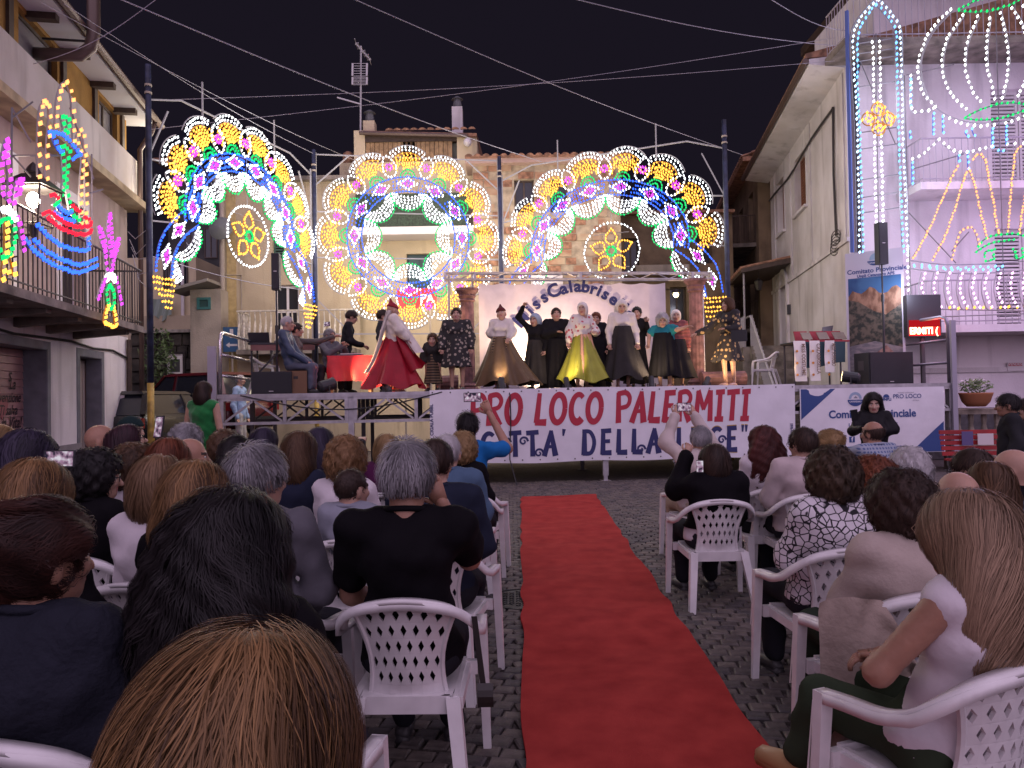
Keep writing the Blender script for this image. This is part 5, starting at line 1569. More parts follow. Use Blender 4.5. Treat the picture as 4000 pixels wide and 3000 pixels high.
cl += [(x1, zp1 - 0.10 * H_), (x1, zp1 - 0.34 * H_), (x0, zp1 - 0.34 * H_)]
part('picture_cliff', MB().pprism(PPO, cl[::-1], 0.0, 0.004), scenic('print cliff', (0.16, 0.075, 0.045), (0.36, 0.20, 0.13), 9, (1, 1, 0.5)), po)
part('picture_trees', MB().pprism(PPO, [(x0, zp0 + 0.40 * H_), (x1, zp0 + 0.45 * H_), (x1, zp1 - 0.20 * H_), (x1 - 0.3, zp1 - 0.27 * H_), (x0 + 0.5, zp1 - 0.24 * H_), (x0 + 0.2, zp1 - 0.17 * H_), (x0, zp1 - 0.15 * H_)], 0.0, 0.006), scenic('print trees', (0.02, 0.024, 0.02), (0.13, 0.10, 0.075), 11), po)
part('picture_river', MB().pprism(PPO, [(x0, zp0 + 0.22 * H_), (x0 + 0.5, zp0 + 0.28 * H_), (x1, zp0 + 0.2 * H_), (x1, zp0 + 0.50 * H_), (x0 + 0.5, zp0 + 0.55 * H_), (x0, zp0 + 0.52 * H_)], 0.0, 0.008), scenic('print pale rock', (0.16, 0.15, 0.17), (0.30, 0.25, 0.26), 6, (1, 1, 2.5)), po)
part('picture_slope', MB().pprism(PPO, [(x0, zp0), (x1, zp0), (x1, zp0 + 0.40 * H_), (x1 - 0.3, zp0 + 0.52 * H_), (x0 + 0.45, zp0 + 0.45 * H_), (x0 + 0.12, zp0 + 0.32 * H_), (x0, zp0 + 0.2 * H_)], 0.0, 0.010), scenic('print reddish slope', (0.20, 0.09, 0.08), (0.40, 0.22, 0.19), 8), po)
# lettered red light board
le = thing('led_board', 'lit red scrolling letter board beside the balloon light frame', 'sign', PRF.p(PRF.sz(3610, 1200, 1.6)[0], 0, 1.6))
n_ = 1.6
a, b = PRF.sz(3546, 1316, n_), PRF.sz(3674, 1150, n_)
part('housing', MB().pbox(PRF, a[0], b[0], a[1], b[1], n_ - 0.15, n_), blackbox, le)
part('red_panel', MB().pbox(PRF, a[0] + 0.03, b[0] - 0.03, PRF.sz(3610, 1276, n_)[1], PRF.sz(3610, 1250, n_)[1], n_, n_ + 0.006), emit_mat('dim red glow', (0.9, 0.02, 0.03), 0.5), le)
part('letter_strip', MB().pbox(PRF, a[0] + 0.03, b[0] - 0.03, PRF.sz(3610, 1311, n_)[1], PRF.sz(3610, 1277, n_)[1], n_, n_ + 0.006), emit_mat('red lit strip', (1.0, 0.03, 0.03), 1.6), le)
s_, z_ = PRF.sz(3608, 1304, n_)
part('lettering', text_on(PRF, 'ERMITI (', s_, z_, 0.19, n_ + 0.009, 0.006, sx=0.85), emit_mat('yellow hot letters', (1.0, 0.85, 0.45), 5.0), le)
part('post', MB().tube([PRF.p((a[0] + b[0]) / 2, 0, n_ - 0.1), PRF.p((a[0] + b[0]) / 2, b[1], n_ - 0.1)], 0.05, 8), alud, le)
point_light('led_glow', PRF.p((a[0] + b[0]) / 2, (a[1] + b[1]) / 2 - 0.2, n_ + 0.4), 9, (1.0, 0.1, 0.1), 0.15, le)
# floor spotlights
def par_can(px, py, nn, label, tgt, power, col, size=70, r=0.11, cone=True):
 pl = sp(nn)
 s_, _ = pl.sz(px, py)
 c = pl.p(s_, DZ + r + 0.03, 0)
 d = (Vector(tgt) - c).normalized()
 t = thing('floor_spotlight', label, 'spotlight', (c.x, c.y, DZ), group='floor spotlights')
 part('can', MB().tube([c - d * 0.16, c - d * 0.12, c + d * 0.12, c + d * 0.16], [r * 0.6, r, r, r * 1.05], 14, cap=True), blackbox, t, smooth=False)
 part('lens', MB().tube([c + d * 0.162, c + d * 0.166], r * 0.9, 14), emit_mat('warm lens', (1.0, 0.72, 0.38), 10), t)
 side = d.cross(Vector((0, 0, 1))).normalized()
 part('yoke', MB().bar(c + side * (r + 0.02), (c + side * (r + 0.02)) * 1 - Vector((0, 0, r + 0.02)), 0.02).bar(c - side * (r + 0.02), c - side * (r + 0.02) - Vector((0, 0, r + 0.02)), 0.02).bar(c + side * (r + 0.03) - Vector((0, 0, r + 0.02)), c - side * (r + 0.03) - Vector((0, 0, r + 0.02)), 0.03), blackbox, t)
 o = spot_light('spot_beam', c + d * 0.2, tgt, power, col, size, 0.6, 0.05)
 o.parent = t
 o.matrix_parent_inverse = t.matrix_basis.inverted()
 return t
warm = (1.0, 0.66, 0.34)
par_can(1275, 1525, -0.5, 'black spotlight on the stage floor at the foot of the jury table', PST.p(PST.sz(1450, 1400)[0], DZ + 0.45, -1.1), 420, (1.0, 0.60, 0.28), 75)
par_can(1512, 1520, -0.25, 'small lit spotlight on the stage floor under the red skirt', PST.p(PST.sz(1430, 1400)[0], DZ + 0.6, -0.9), 280, (1.0, 0.62, 0.30), 110, 0.06)
par_can(2128, 1515, -2.0, 'small spotlight behind the brown skirt lighting the backdrop', PBK.p(PBK.sz(2130, 1300)[0], DZ + 0.9, 0), 420, (1.0, 0.70, 0.42), 150, 0.07)
par_can(2215, 1515, -0.05, 'small spotlight on the stage edge before the lime skirt', PST.p(PST.sz(2230, 1300)[0], DZ + 1.7, -1.8), 42, (1.0, 0.74, 0.48), 115, 0.05)
par_can(2545, 1510, -0.10, 'small spotlight on the stage edge before the white veil', PST.p(PST.sz(2640, 1300)[0], DZ + 1.7, -1.8), 42, (1.0, 0.74, 0.48), 110, 0.05)
par_can(2760, 1505, -0.10, 'small spotlight on the stage edge before the hostess', PST.p(PST.sz(2850, 1400)[0], DZ + 0.5, -0.8), 120, (1.0, 0.66, 0.34), 70, 0.05)
par_can(3325, 1470, -0.4, 'black spotlight on the stage floor beside the subwoofer', PST.p(PST.sz(3120, 1420)[0], DZ + 0.4, -1.3), 330, (1.0, 0.64, 0.30), 70)
par_can(1960, 1520, -0.12, 'small spotlight on the stage edge before the brown skirt', PST.p(PST.sz(1960, 1300)[0], DZ + 1.7, -1.8), 28, (1.0, 0.76, 0.52), 80, 0.06)
# cord over the banner, music stand foot
cb = [PST.p(PST.sz(1985, 1525)[0], DZ + 0.02, 0.02), PST.p(PST.sz(1990, 1560)[0], DZ - 0.1, 0.12)] + [PST.p(PST.sz(1994 + 2 * math.sin(k), 1600 + k * 45, 0.12)[0], DZ - 0.25 - k * 0.2, 0.115) for k in range(6)] + [gnd(2020, 1900), gnd(2010, 1925)]
solo('stage_cable', MB().tube([Vector(q) for q in cb], 0.011, 5), mat('black cable', (0.02, 0.02, 0.022), 0.6), 'thin black cord hanging over the long banner to the ground', 'cord')
cb = [PST.p(0.4 + k * 0.35, DZ - 0.02 - 0.28 * math.sin(math.pi * k / 10), 0.06) for k in range(11)]
solo('stage_cable', MB().tube(cb, 0.012, 5), mat('black cable', (0.02, 0.02, 0.022), 0.6), 'thin cord sagging across the bare truss of the stage', 'cord')
# ------------------------------------------------------------------ red carpet
def carpet_mat():
 m = bpy.data.materials.new('red needle felt carpet')
 m.use_nodes = True
 nt = m.node_tree
 b = nt.nodes['Principled BSDF']; b.inputs['Roughness'].default_value = 0.95
 b.inputs['Specular IOR Level'].default_value = 0.1
 b.inputs['Sheen Weight'].default_value = 0.0
 tc = nt.nodes.new('ShaderNodeTexCoord')
 no = nt.nodes.new('ShaderNodeTexNoise'); no.inputs['Scale'].default_value = 260
 nt.links.new(tc.outputs['Object'], no.inputs['Vector'])
 n2 = nt.nodes.new('ShaderNodeTexNoise'); n2.inputs['Scale'].default_value = 5.5; n2.inputs['Detail'].default_value = 6
 nt.links.new(tc.outputs['Object'], n2.inputs['Vector'])
 cr = nt.nodes.new('ShaderNodeValToRGB')
 cr.color_ramp.elements[0].position = 0.3; cr.color_ramp.elements[0].color = (0.29, 0.030, 0.027, 1)
 cr.color_ramp.elements[1].position = 0.75; cr.color_ramp.elements[1].color = (0.43, 0.054, 0.045, 1)
 nt.links.new(n2.outputs['Fac'], cr.inputs['Fac']); nt.links.new(cr.outputs['Color'], b.inputs['Base Color'])
 bp = nt.nodes.new('ShaderNodeBump'); bp.inputs['Strength'].default_value = 0.5; bp.inputs['Distance'].default_value = 0.004
 nt.links.new(no.outputs['Fac'], bp.inputs['Height']); nt.links.new(bp.outputs['Normal'], b.inputs['Normal'])
 return m
def cfn(u, v):
 l = CARP[0].lerp(CARP[3], v); r = CARP[1].lerp(CARP[2], v)
 p = l.lerp(r, u)
 rip = 0.006 * math.sin(p.y * 2.6 - p.x * 1.8) + 0.007 * math.sin(p.y * 5.3 - p.x * 3.1 + 1.0 + math.sin(p.x * 2)) + 0.003 * math.sin(p.y * 13 - p.x * 5)  # carpet ripples, set diagonally to suggest shadow bands falling across
 edge = 0.012 * math.sin(p.y * 6 + 2 * math.sin(p.y * 2.3)) if u in (0, 1) else 0
 return Vector((p.x + edge, p.y + (0.02 * math.sin(u * 9) if v == 0 else 0), 0.036 + rip))
mb = MB().sheet(cfn, 14, 160)
mb2 = MB().sheet(lambda u, v: cfn(u, v) - Vector((0, 0, 0.012 if 0.01 < u < 0.99 else 0.022)), 14, 160)
mb2.f = [f[::-1] for f in mb2.f]
mb.join(mb2)
solo('red_carpet', mb, carpet_mat(), 'long red carpet runner leading up to the stage', 'carpet', smooth=True)
# ================================================================== festival light ornaments
RAIL = mat('white painted batten', (0.30, 0.29, 0.30), 0.6)
RAILG = mat('gold painted batten', (0.50, 0.24, 0.03), 0.55)
RAILB = mat('blue painted batten', (0.10, 0.16, 0.45), 0.6)
RAILN = mat('green painted batten', (0.05, 0.30, 0.14), 0.6)
RAILD = mat('grey steel batten', (0.20, 0.19, 0.20), 0.55, metal=0.3)
BC = {
 'w': emit_mat('white bulb', (0.92, 0.97, 1.0), 5.0),
 'g': emit_mat('gold bulb', (1.0, 0.46, 0.06), 3.3),
 'n': emit_mat('green bulb', (0.01, 0.75, 0.17), 1.6),
 'b': emit_mat('blue bulb', (0.03, 0.12, 1.0), 2.8),
 'c': emit_mat('sky blue bulb', (0.14, 0.45, 1.0), 3.4),
 'p': emit_mat('purple bulb', (0.62, 0.06, 0.72), 2.2),
 'o': emit_mat('amber bulb', (1.0, 0.36, 0.11), 2.8),
 'r': emit_mat('red bulb', (1.0, 0.02, 0.05), 1.8),
 'i': emit_mat('icy bulb', (0.55, 0.75, 1.0), 3.6),
 'k': emit_mat('pink white bulb', (1.0, 0.55, 0.95), 3.6),
}
class Orn:
 """one ornament piece: painted battens and the bulbs fixed to them, drawn in plane coordinates"""
 def __init__(self, pl, n=0.0, br=0.0235):
  self.pl = pl
  self.n = n
  self.br = br
  self.r = {}
  self.b = {}
  self.cnt = 0
 def rail(self, pts, r=0.011, m=RAIL, closed=False):
  self.r.setdefault(m.name, MB()).tube([self.pl.p(a, b, self.n) for a, b in pts], r, 4, closed=closed)
 def bulb(self, q, c, k=1.45):
  j = rnd.uniform(-0.012, 0.012), rnd.uniform(-0.012, 0.012)
  ax = self.pl.n * 0.5 + Vector((rnd.uniform(-.3, .3), 0, 1.0))
  self.b.setdefault(c, MB()).octa(self.pl.p(q[0] + j[0], q[1] + j[1], self.n + 0.035), self.br * rnd.uniform(0.88, 1.1), ax, k)
  self.cnt += 1
 def line(self, pts, c, step=0.085, rail=RAIL, closed=False, off=0.0, skip=None, rr=0.011):
  P = [Vector((a, b, 0)) for a, b in pts]
  if rail is not None:
   self.rail(pts, rr, rail, closed)
  for q in resample(P, step, closed):
   if skip and skip(q):
    continue
   self.bulb((q.x, q.y + off), c)
 def build(self, name, root, bulbname='bulb_row'):
  ms = list(self.r.keys())
  mb = MB()
  for i, k in enumerate(ms):
   o = self.r[k]
   o.m = [i] * len(o.f)
   mb.join(o)
  P = None
  if mb.f:
   P = part(name, mb, [MATS[k] for k in ms], root)
  bm_ = MB()
  ks = list(self.b.keys())
  for i, k in enumerate(ks):
   o = self.b[k]
   o.m = [i] * len(o.f)
   bm_.join(o)
  if bm_.f:
   o = part(bulbname, bm_, [BC[k] for k in ks], P if P is not None else root)
   o['kind'] = 'stuff'
  return P
def V2(t, c, a, b):
 return Vector((c[0] + a * math.cos(t), c[1] + b * math.sin(t), 0))
def nrm(t, c, a, b):
 v = Vector((b * math.cos(t), a * math.sin(t), 0))
 return v.normalized()
LOBE_D = 0.82
def lobes_on(pl, root, c, a, b, ts, dts, petals, n=0.0):
 """scalloped fans, petals and half moons on the ellipse (c,a,b)"""
 for i, t in enumerate(ts):
  base = V2(t, c, a, b)
  N = nrm(t, c, a, b)
  T = Vector((-N.y, N.x, 0))
  o = Orn(pl, n)
  R = 0.64
  cen = base + N * (LOBE_D - R)
  half = dts * 0.5
  # angular reach of the outer scallop: up to the cusp with its neighbours
  sp = (V2(t + dts, c, a, b) + nrm(t + dts, c, a, b) * (LOBE_D - R) - cen).length / 2
  lim = math.acos(max(-0.2, min(0.95, sp / R)))
  reach = math.pi / 2 - lim + (math.pi / 2 - math.acos(max(-1, min(1, sp / R)))) * 0
  A = math.asin(min(0.98, sp / R))
  ang = [-A + 2 * A * k / 18 for k in range(19)]
  def pol(r, al):
   q = cen + N * (r * math.cos(al)) + T * (r * math.sin(al))
   return (q.x, q.y)
  o.rail([pol(R + 0.03, al) for al in ang], 0.012, RAIL)
  o.line([pol(R - 0.02, al) for al in ang], 'w', 0.094, None)
  o.line([pol(R - 0.105, al) for al in ang], 'w', 0.094, None)
  o.rail([pol(R - 0.165, al) for al in ang], 0.012, RAILG)
  g = base + N * 0.10
  for k in range(13):
   al = -1.30 + 2.60 * k / 12
   d = N * math.cos(al) + T * math.sin(al)
   # length until the inner arc
   oc = g - cen
   bq = oc.dot(d)
   cq = oc.dot(oc) - (R - 0.19) ** 2
   Lr = -bq + math.sqrt(max(0.0, bq * bq - cq))
   Lr = min(Lr, 0.62)
   side = abs(al) > 0.75
   r0 = 0.30 if side else 0.16
   if Lr - r0 < 0.06:
    continue
   p0, p1 = g + d * r0, g + d * Lr
   o.rail([(p0.x, p0.y), (p1.x, p1.y)], 0.009, RAILG)
   m = max(2, int((Lr - r0) / 0.060))
   for q in range(m + 1):
    w = p0.lerp(p1, q / m)
    e = Vector((-d.y, d.x, 0)) * (0.017 * (-1) ** q + 0.010)
    o.bulb((w.x + e.x, w.y + e.y), 'g')
   if k < 12:                    # rows between the ribs near the rim
    al2 = al + 0.108
    d2 = N * math.cos(al2) + T * math.sin(al2)
    for rr in (0.40, 0.50, 0.58):
     if rr < Lr - 0.03 and not (abs(al2) > 0.8 and rr < 0.45):
      w = g + d2 * rr
      o.bulb((w.x, w.y), 'g')
  o.build('scallop_fan', root)
  # half moon
  h = Orn(pl, n + 0.02)
  arc = [(base + N * (0.19 * math.cos(al)) + T * (0.19 * math.sin(al))) for al in [(-1.5 + 3.0 * k / 12) for k in range(13)]]
  h.line([(q.x, q.y) for q in arc], 'n', 0.06, RAILN, rr=0.014)
  arc = [(base + N * (0.10 * math.cos(al)) + T * (0.10 * math.sin(al))) for al in [(-1.4 + 2.8 * k / 8) for k in range(9)]]
  h.line([(q.x, q.y) for q in arc], 'n', 0.055, RAILN)
  h.build('half_moon', root)
 for t in petals:
  base = V2(t, c, a, b)
  N = nrm(t, c, a, b)
  T = Vector((-N.y, N.x, 0))
  o = Orn(pl, n + 0.03)
  outl = []
  for k in range(21):
   u = k / 20
   al = 2 * math.pi * u
   w = 0.175 * math.sin(al) * (1.0 if math.cos(al) < 0 else (1 - 0.30 * math.cos(al)))
   h_ = 0.31 - 0.29 * math.cos(al + math.pi) * 1.0
   q = base + N * h_ + T * w
   outl.append((q.x, q.y))
  o.line(outl[:-1], 'w', 0.088, RAIL, closed=True)
  cc = base + N * 0.30
  for k in range(9):
   al = 2 * math.pi * k / 9
   for rr in (0.055, 0.095):
    o.bulb((cc.x + rr * math.cos(al), cc.y + rr * math.sin(al)), 'p', 1.2)
  o.build('petal', root)
def diamond(pl, root, cen, T, N, n=0.0, L=0.27, W=0.155):
 o = Orn(pl, n + 0.02)
 k = [cen + T * L, cen + N * W, cen - T * L, cen - N * W]
 pts = []
 for i in range(4):
  a_, b_ = k[i], k[(i + 1) % 4]
  mid = a_.lerp(b_, 0.5) * 0.86 + cen * 0.14
  pts += [a_, mid]
 pts2 = [(q.x, q.y) for q in pts]
 o.line(pts2, 'w', 0.082, RAIL, closed=True)
 inner = [((q - cen) * 0.52 + cen) for q in pts]
 o.line([(q.x, q.y) for q in inner], 'p', 0.062, RAILD, closed=True)
 for s in (-0.06, 0, 0.06):
  q = cen + T * s
  o.bulb((q.x, q.y), 'p', 1.1)
 o.build('diamond', root)
def drape(pl, root, A, B, inw, depth, n=0.0, rows=(0.18, 0.36, 0.54, 0.72), shrink=True):
 """swag hung between A and B bulging along inw"""
 o = Orn(pl, n)
 for f in list(rows) + [0.86, 1.0]:
  k = 0.5 + 0.5 * f if shrink else 1.0
  m = A.lerp(B, 0.5)
  a_, b_ = m + (A - m) * k, m + (B - m) * k
  pts = []
  for i in range(15):
   u = i / 14
   q = a_.lerp(b_, u) + inw * (depth * f * (1 - (2 * u - 1) ** 2) ** 0.62)
   pts.append((q.x, q.y))
  if f == 1.0:
   o.line(pts, 'n', 0.085, RAILN, rr=0.013)
  elif f == 0.86:
   o.line(pts, 'w', 0.092, RAIL)
  else:
   o.line(pts, 'w', 0.096, RAIL)
 m = A.lerp(B, 0.5)
 e = m + inw * depth * 0.9
 o.rail([(m.x, m.y), (e.x, e.y)], 0.008, RAIL)
 o.build('swag', root)
def stencil_ring(pl, root, c, a, b, ts, n=0.0, closed=True, t0=0.0, t1=2 * math.pi, w=0.38):
 o = Orn(pl, n)
 for da, col in ((0.0, 'b'), (-w, 'b')):
  P = [V2(t0 + (t1 - t0) * k / 90, c, a + da, b + da) for k in range(90 if closed else 91)]
  o.line([(q.x, q.y) for q in P], col, 0.082, RAILB, closed=closed, rr=0.014)
 for k in range(0, 90, 6):
  t = t0 + (t1 - t0) * (k + 1.5) / 90
  p0, p1 = V2(t, c, a, b), V2(t, c, a - w, b - w)
  o.rail([(p0.x, p0.y), (p1.x, p1.y)], 0.008, RAILB)
 for k in range(0, 90):  # blue bulbs added inside the band to imitate bloom from its edges
  if k % 8 not in (3, 4):
   for f in (0.25, 0.5, 0.75):
    q = V2(t0 + (t1 - t0) * (k + f) / 90, c, a - w * f, b - w * f)
    o.bulb((q.x, q.y), 'b')
 o.build('ring_band', root)
 for t in ts:
  N = nrm(t, c, a, b)
  T = Vector((-N.y, N.x, 0))
  diamond(pl, root, V2(t, c, a - w / 2, b - w / 2), T, N, n)
# ------------------------------------------------------------------ poles
POLE_PX = [(578, 250, 14.2), (1225, 580, 19.2), (1950, 608, 20.0), (2828, 470, 17.6)]
PT = [at(*q) for q in POLE_PX]
pole_blue = mat('worn blue pole paint', (0.022, 0.028, 0.065), 0.55, var=0.5, scale=6)
pole_yel = mat('worn yellow pole paint', (0.42, 0.28, 0.05), 0.55, var=0.45, scale=6)
pole_lab = ['blue wooden pole with yellow foot beside the parked cars',
   'blue pole between the pointed arch and the round light wheel',
   'blue pole between the light wheel and the wide arch',
   'blue pole at the outer foot of the wide arch by the white house']
for i, q in enumerate(PT):
 t = thing('light_pole', pole_lab[i], 'pole', (q.x, q.y, 0), group='festival light poles')
 r = 0.062 if i in (0, 3) else 0.058
 zc = [1.96, 1.9, 1.9, 1.9][i]
 lean = Vector((-0.12, 0, 0)) if i == 3 else Vector((0, 0, 0))
 part('shaft', MB().tube([Vector((q.x, q.y, zc)) - lean * 0, Vector((q.x, q.y, 5.0)), Vector((q.x, q.y, 8.1))], [r, r * 0.95, r * 0.88], 10), pole_blue, t, smooth=True)
 part('painted_foot', MB().tube([(q.x, q.y, 0), (q.x, q.y, zc)], r * 1.01, 10), pole_yel, t, smooth=True)
 mb = MB()
 for zz in (7.7, 7.55):
  mb.tube([(q.x, q.y, zz - 0.02), (q.x, q.y, zz + 0.02)], r * 1.08, 10)
 part('rope_lashing', mb, mat('rope', (0.35, 0.30, 0.24), 0.9), t)
PLA = [Plane(PT[i][:2], (PT[i + 1] - PT[i])[:2]) for i in range(3)]
LEN = [((PT[i + 1] - PT[i]).to_2d()).length for i in range(3)]
# ------------------------------------------------------------------ the wheel
pl = PLA[1]
wc = (LEN[1] / 2 - 0.02, 5.86)
wheel = thing('light_rosette', 'round festival light wheel of golden scalloped fans around a white ring', 'light display', pl.p(wc[0], 0, 0))
a0 = 2.42 - LOBE_D
TS = [math.pi / 2 + k * math.pi / 6 for k in range(12)]
lobes_on(pl, wheel, wc, a0, a0, TS, math.pi / 6, [t + math.pi / 12 for t in TS])
stencil_ring(pl, wheel, wc, a0, a0, TS)
a1 = a0 - 0.38
for k in range(8):
 t = math.pi / 2 + k * math.pi / 4
 hw = math.pi / 8
 drape(pl, wheel, V2(t - hw, wc, a1, a1), V2(t + hw, wc, a1, a1), -V2(t, (0, 0), 1, 1), 0.43, 0.0)
mb = MB()
for s in (0.04, LEN[1] - 0.04):
 mb.bar(pl.p(s, 3.2, -0.06), pl.p(s, 8.05, -0.06), 0.04)
for zz in (3.3, 5.3, 6.5, 8.0):
 mb.bar(pl.p(0.04, zz, -0.06), pl.p(LEN[1] - 0.04, zz, -0.06), 0.03)
for s0, z0, s1, z1 in ((0.04, 7.2, 0.9, 8.0), (LEN[1] - 0.04, 7.2, LEN[1] - 0.9, 8.0), (0.04, 4.2, 0.9, 3.3), (LEN[1] - 0.04, 4.2, LEN[1] - 0.9, 3.3)):
 mb.bar(pl.p(s0, z0, -0.06), pl.p(s1, z1, -0.06), 0.03)
part('timber_frame', mb, RAIL, wheel)
for k in range(6):
 t = k * math.pi / 3
 q = V2(t, wc, 1.8, 1.8)
 point_light('rosette_glow', pl.p(q.x, q.y, 1.3), 40, (1.0, 0.92, 0.88), 0.35, wheel)
 point_light('rosette_back_glow', pl.p(q.x, q.y, -1.2), 52, (1.0, 0.85, 0.62), 0.35, wheel)
# ------------------------------------------------------------------ the two arches
def arch(pl, L, zc, ztop, label, nl, name='light_arch'):
 root = thing(name, label, 'light display', pl.p(L / 2, 0, 0))
 c = (L / 2, zc)
 ao, bo = L / 2 - 0.06, ztop - zc
 a, b = ao - LOBE_D, bo - LOBE_D
 ts = [math.radians(3) + math.radians(174) * k / (nl - 1) for k in range(nl)]
 dt = ts[1] - ts[0]
 lobes_on(pl, root, c, a, b, ts, dt, [(x + y) / 2 for x, y in zip(ts, ts[1:])])
 tr = math.radians(-8)
 stencil_ring(pl, root, c, a, b, ts, closed=False, t0=tr, t1=math.pi - tr)
 nd = 6
 a1, b1 = a - 0.38, b - 0.38
 for k in range(nd):
  t0 = -0.16 + (math.pi + 0.32) * k / nd
  t1 = -0.16 + (math.pi + 0.32) * (k + 1) / nd
  A, B = V2(t0, c, a1, b1), V2(t1, c, a1, b1)
  drape(pl, root, A, B, -nrm((t0 + t1) / 2, c, a1, b1), 0.44)
 # curled tails sweeping out to the poles
 for sg in (1, -1):
  X = lambda x, z: Vector((c[0] + sg * x, z, 0))
  mid = [X(a - 0.19, zc - 0.12), X(a + 0.16, zc - 0.42), X(a + 0.46, zc - 0.85), X(a + 0.58, zc - 1.40)]
  M = catmull(mid, 8)
  o = Orn(pl, 0.01)
  lo, hi = [], []
  for i, q in enumerate(M):
   tn = (M[min(i + 1, len(M) - 1)] - M[max(i - 1, 0)]).normalized()
   nn = Vector((tn.y, -tn.x, 0))
   lo.append(q + nn * 0.2)
   hi.append(q - nn * 0.2)
  o.line([(q.x, q.y) for q in lo], 'b', 0.078, RAILB, rr=0.014)
  o.line([(q.x, q.y) for q in hi], 'b', 0.078, RAILB, rr=0.014)
  o.build('tail_band', root)
  for i in (9, 19):
   q = M[i]
   tn = (M[i + 1] - M[i - 1]).normalized()
   diamond(pl, root, q, tn, Vector((-tn.y, tn.x, 0)), 0.01, 0.25, 0.13)
  A = X(a - 0.40, zc - 0.28)
  B = X(a + 0.28, zc - 1.05)
  d = (B - A).normalized()
  inn = Vector((d.y, -d.x, 0)) * (1 if sg < 0 else -1)
  if inn.dot(Vector((c[0], zc - 2, 0)) - A) < 0:
   inn = -inn
  drape(pl, root, A, B, inn, 0.30, rows=(0.3, 0.6))
  # white spray and golden tip
  o = Orn(pl, 0.02)
  for k in range(4):
   s0 = X(a + 0.28 + 0.02 * k, zc - 1.12 - 0.10 * k)
   e0 = X(a + 0.12 + 0.05 * k, zc - 1.42 - 0.04 * k)
   o.line([(s0.x, s0.y), (e0.x, e0.y)], 'w', 0.07, RAIL)
  o.build('white_spray', root)
  o = Orn(pl, 0.02)
  for zz, w0 in ((1.50, 0.26), (1.60, 0.26), (1.72, 0.22), (1.82, 0.17), (1.94, 0.12), (2.06, 0.07)):
   cx = a + 0.58 + (0.26 - w0) * (-0.5)
   p0, p1 = X(cx - w0, zc - zz), X(cx + w0, zc - zz)
   o.line([(p0.x, p0.y), (p1.x, p1.y)], 'g', 0.075, RAILG)
  o.build('golden_tip', root)
 mb = MB()
 for s in (0.04, L - 0.04):
  mb.bar(pl.p(s, 3.2, -0.07), pl.p(s, 7.6, -0.07), 0.04)
 mb.bar(pl.p(0.04, 7.45, -0.07), pl.p(0.9, 7.75, -0.07), 0.03)
 mb.bar(pl.p(L - 0.04, 7.45, -0.07), pl.p(L - 0.9, 7.75, -0.07), 0.03)
 mb.bar(pl.p(0.04, 6.3, -0.07), pl.p(0.55, 7.4, -0.07), 0.03)
 mb.bar(pl.p(L - 0.04, 6.3, -0.07), pl.p(L - 0.55, 7.4, -0.07), 0.03)
 for zz in (6.3, 5.1):
  mb.bar(pl.p(0.04, zz, -0.07), pl.p(0.75, zz + 0.1, -0.07), 0.03)
  mb.bar(pl.p(L - 0.04, zz, -0.07), pl.p(L - 0.75, zz + 0.1, -0.07), 0.03)
 mb.bar(pl.p(0.9, 7.75, -0.07), pl.p(L - 0.9, 7.75, -0.07), 0.03)
 for s in (L * 0.28, L * 0.72):
  mb.bar(pl.p(s, 7.4, -0.07), pl.p(s, ztop + 0.45, -0.07), 0.03)
 part('timber_frame', mb, RAIL, root)
 for k in range(5):
  t = math.radians(10 + 40 * k)
  q = V2(t, c, a + 0.2, b + 0.2)
  point_light('arch_glow', pl.p(q.x, q.y, 1.3), 36, (1.0, 0.92, 0.90), 0.35, root)
  point_light('arch_back_glow', pl.p(q.x, q.y, -1.2), 44, (1.0, 0.86, 0.66), 0.35, root)
 return root, c, a, b
arch(PLA[0], LEN[0], 5.50, 7.92, 'tall light arch standing askew beside the alley with the parked cars', 8)
arch(PLA[2], LEN[2], 5.36, 7.86, 'wide light arch behind the stage backdrop and the brown columns', 8)
def star(pl, c, label, rr=0.68):
 root = thing('star_pendant', label, 'light star', pl.p(c[0], 0, 0.05), group='star flower pendants')
 o = Orn(pl, 0.05)
 ring = [(c[0] + rr * math.cos(2 * math.pi * k / 40), c[1] + rr * math.sin(2 * math.pi * k / 40)) for k in range(40)]
 o.line(ring, 'w', 0.095, RAIL, closed=True)
 o.rail([(c[0] - 0.45, c[1] + 0.45), (c[0] + 0.45, c[1] + 0.45)], 0.008)
 o.rail([(c[0] - 0.45, c[1] - 0.42), (c[0] + 0.45, c[1] - 0.42)], 0.008)
 o.rail([(c[0], c[1] + rr), (c[0], c[1] + rr + 0.25)], 0.008)
 o.build('outer_ring', root)
 for k in range(5):
  al = math.pi / 2 + 2 * math.pi * k / 5
  d = Vector((math.cos(al), math.sin(al), 0))
  e = Vector((-d.y, d.x, 0))
  tip = Vector((c[0], c[1], 0)) + d * 0.56
  p = Orn(pl, 0.06)
  pts = []
  for s in (1, -1):
   arm = []
   for u in range(9):
    w = u / 8
    q = Vector((c[0], c[1], 0)) + d * (0.17 + 0.39 * w) + e * s * 0.15 * math.sin(math.pi * w ** 0.72)
    arm.append((q.x, q.y))
   p.line(arm, 'g', 0.062, RAILG, rr=0.014)
  p.build('star_petal', root)
 p = Orn(pl, 0.07)
 for r2 in (0.10, 0.13):
  p.line([(c[0] + r2 * math.cos(2 * math.pi * k / 16), c[1] + r2 * math.sin(2 * math.pi * k / 16)) for k in range(16)], 'n', 0.06, RAILN, closed=True)
 p.build('star_centre', root)
s_, z_ = PLA[0].sz(960, 925)
star(PLA[0], (s_, z_), 'gold star flower in a white ring hanging in the arch by the alley')
s_, z_ = PLA[2].sz(2392, 983)
star(PLA[2], (s_, z_), 'gold star flower in a white ring hanging in the wide arch over the backdrop', 0.72)
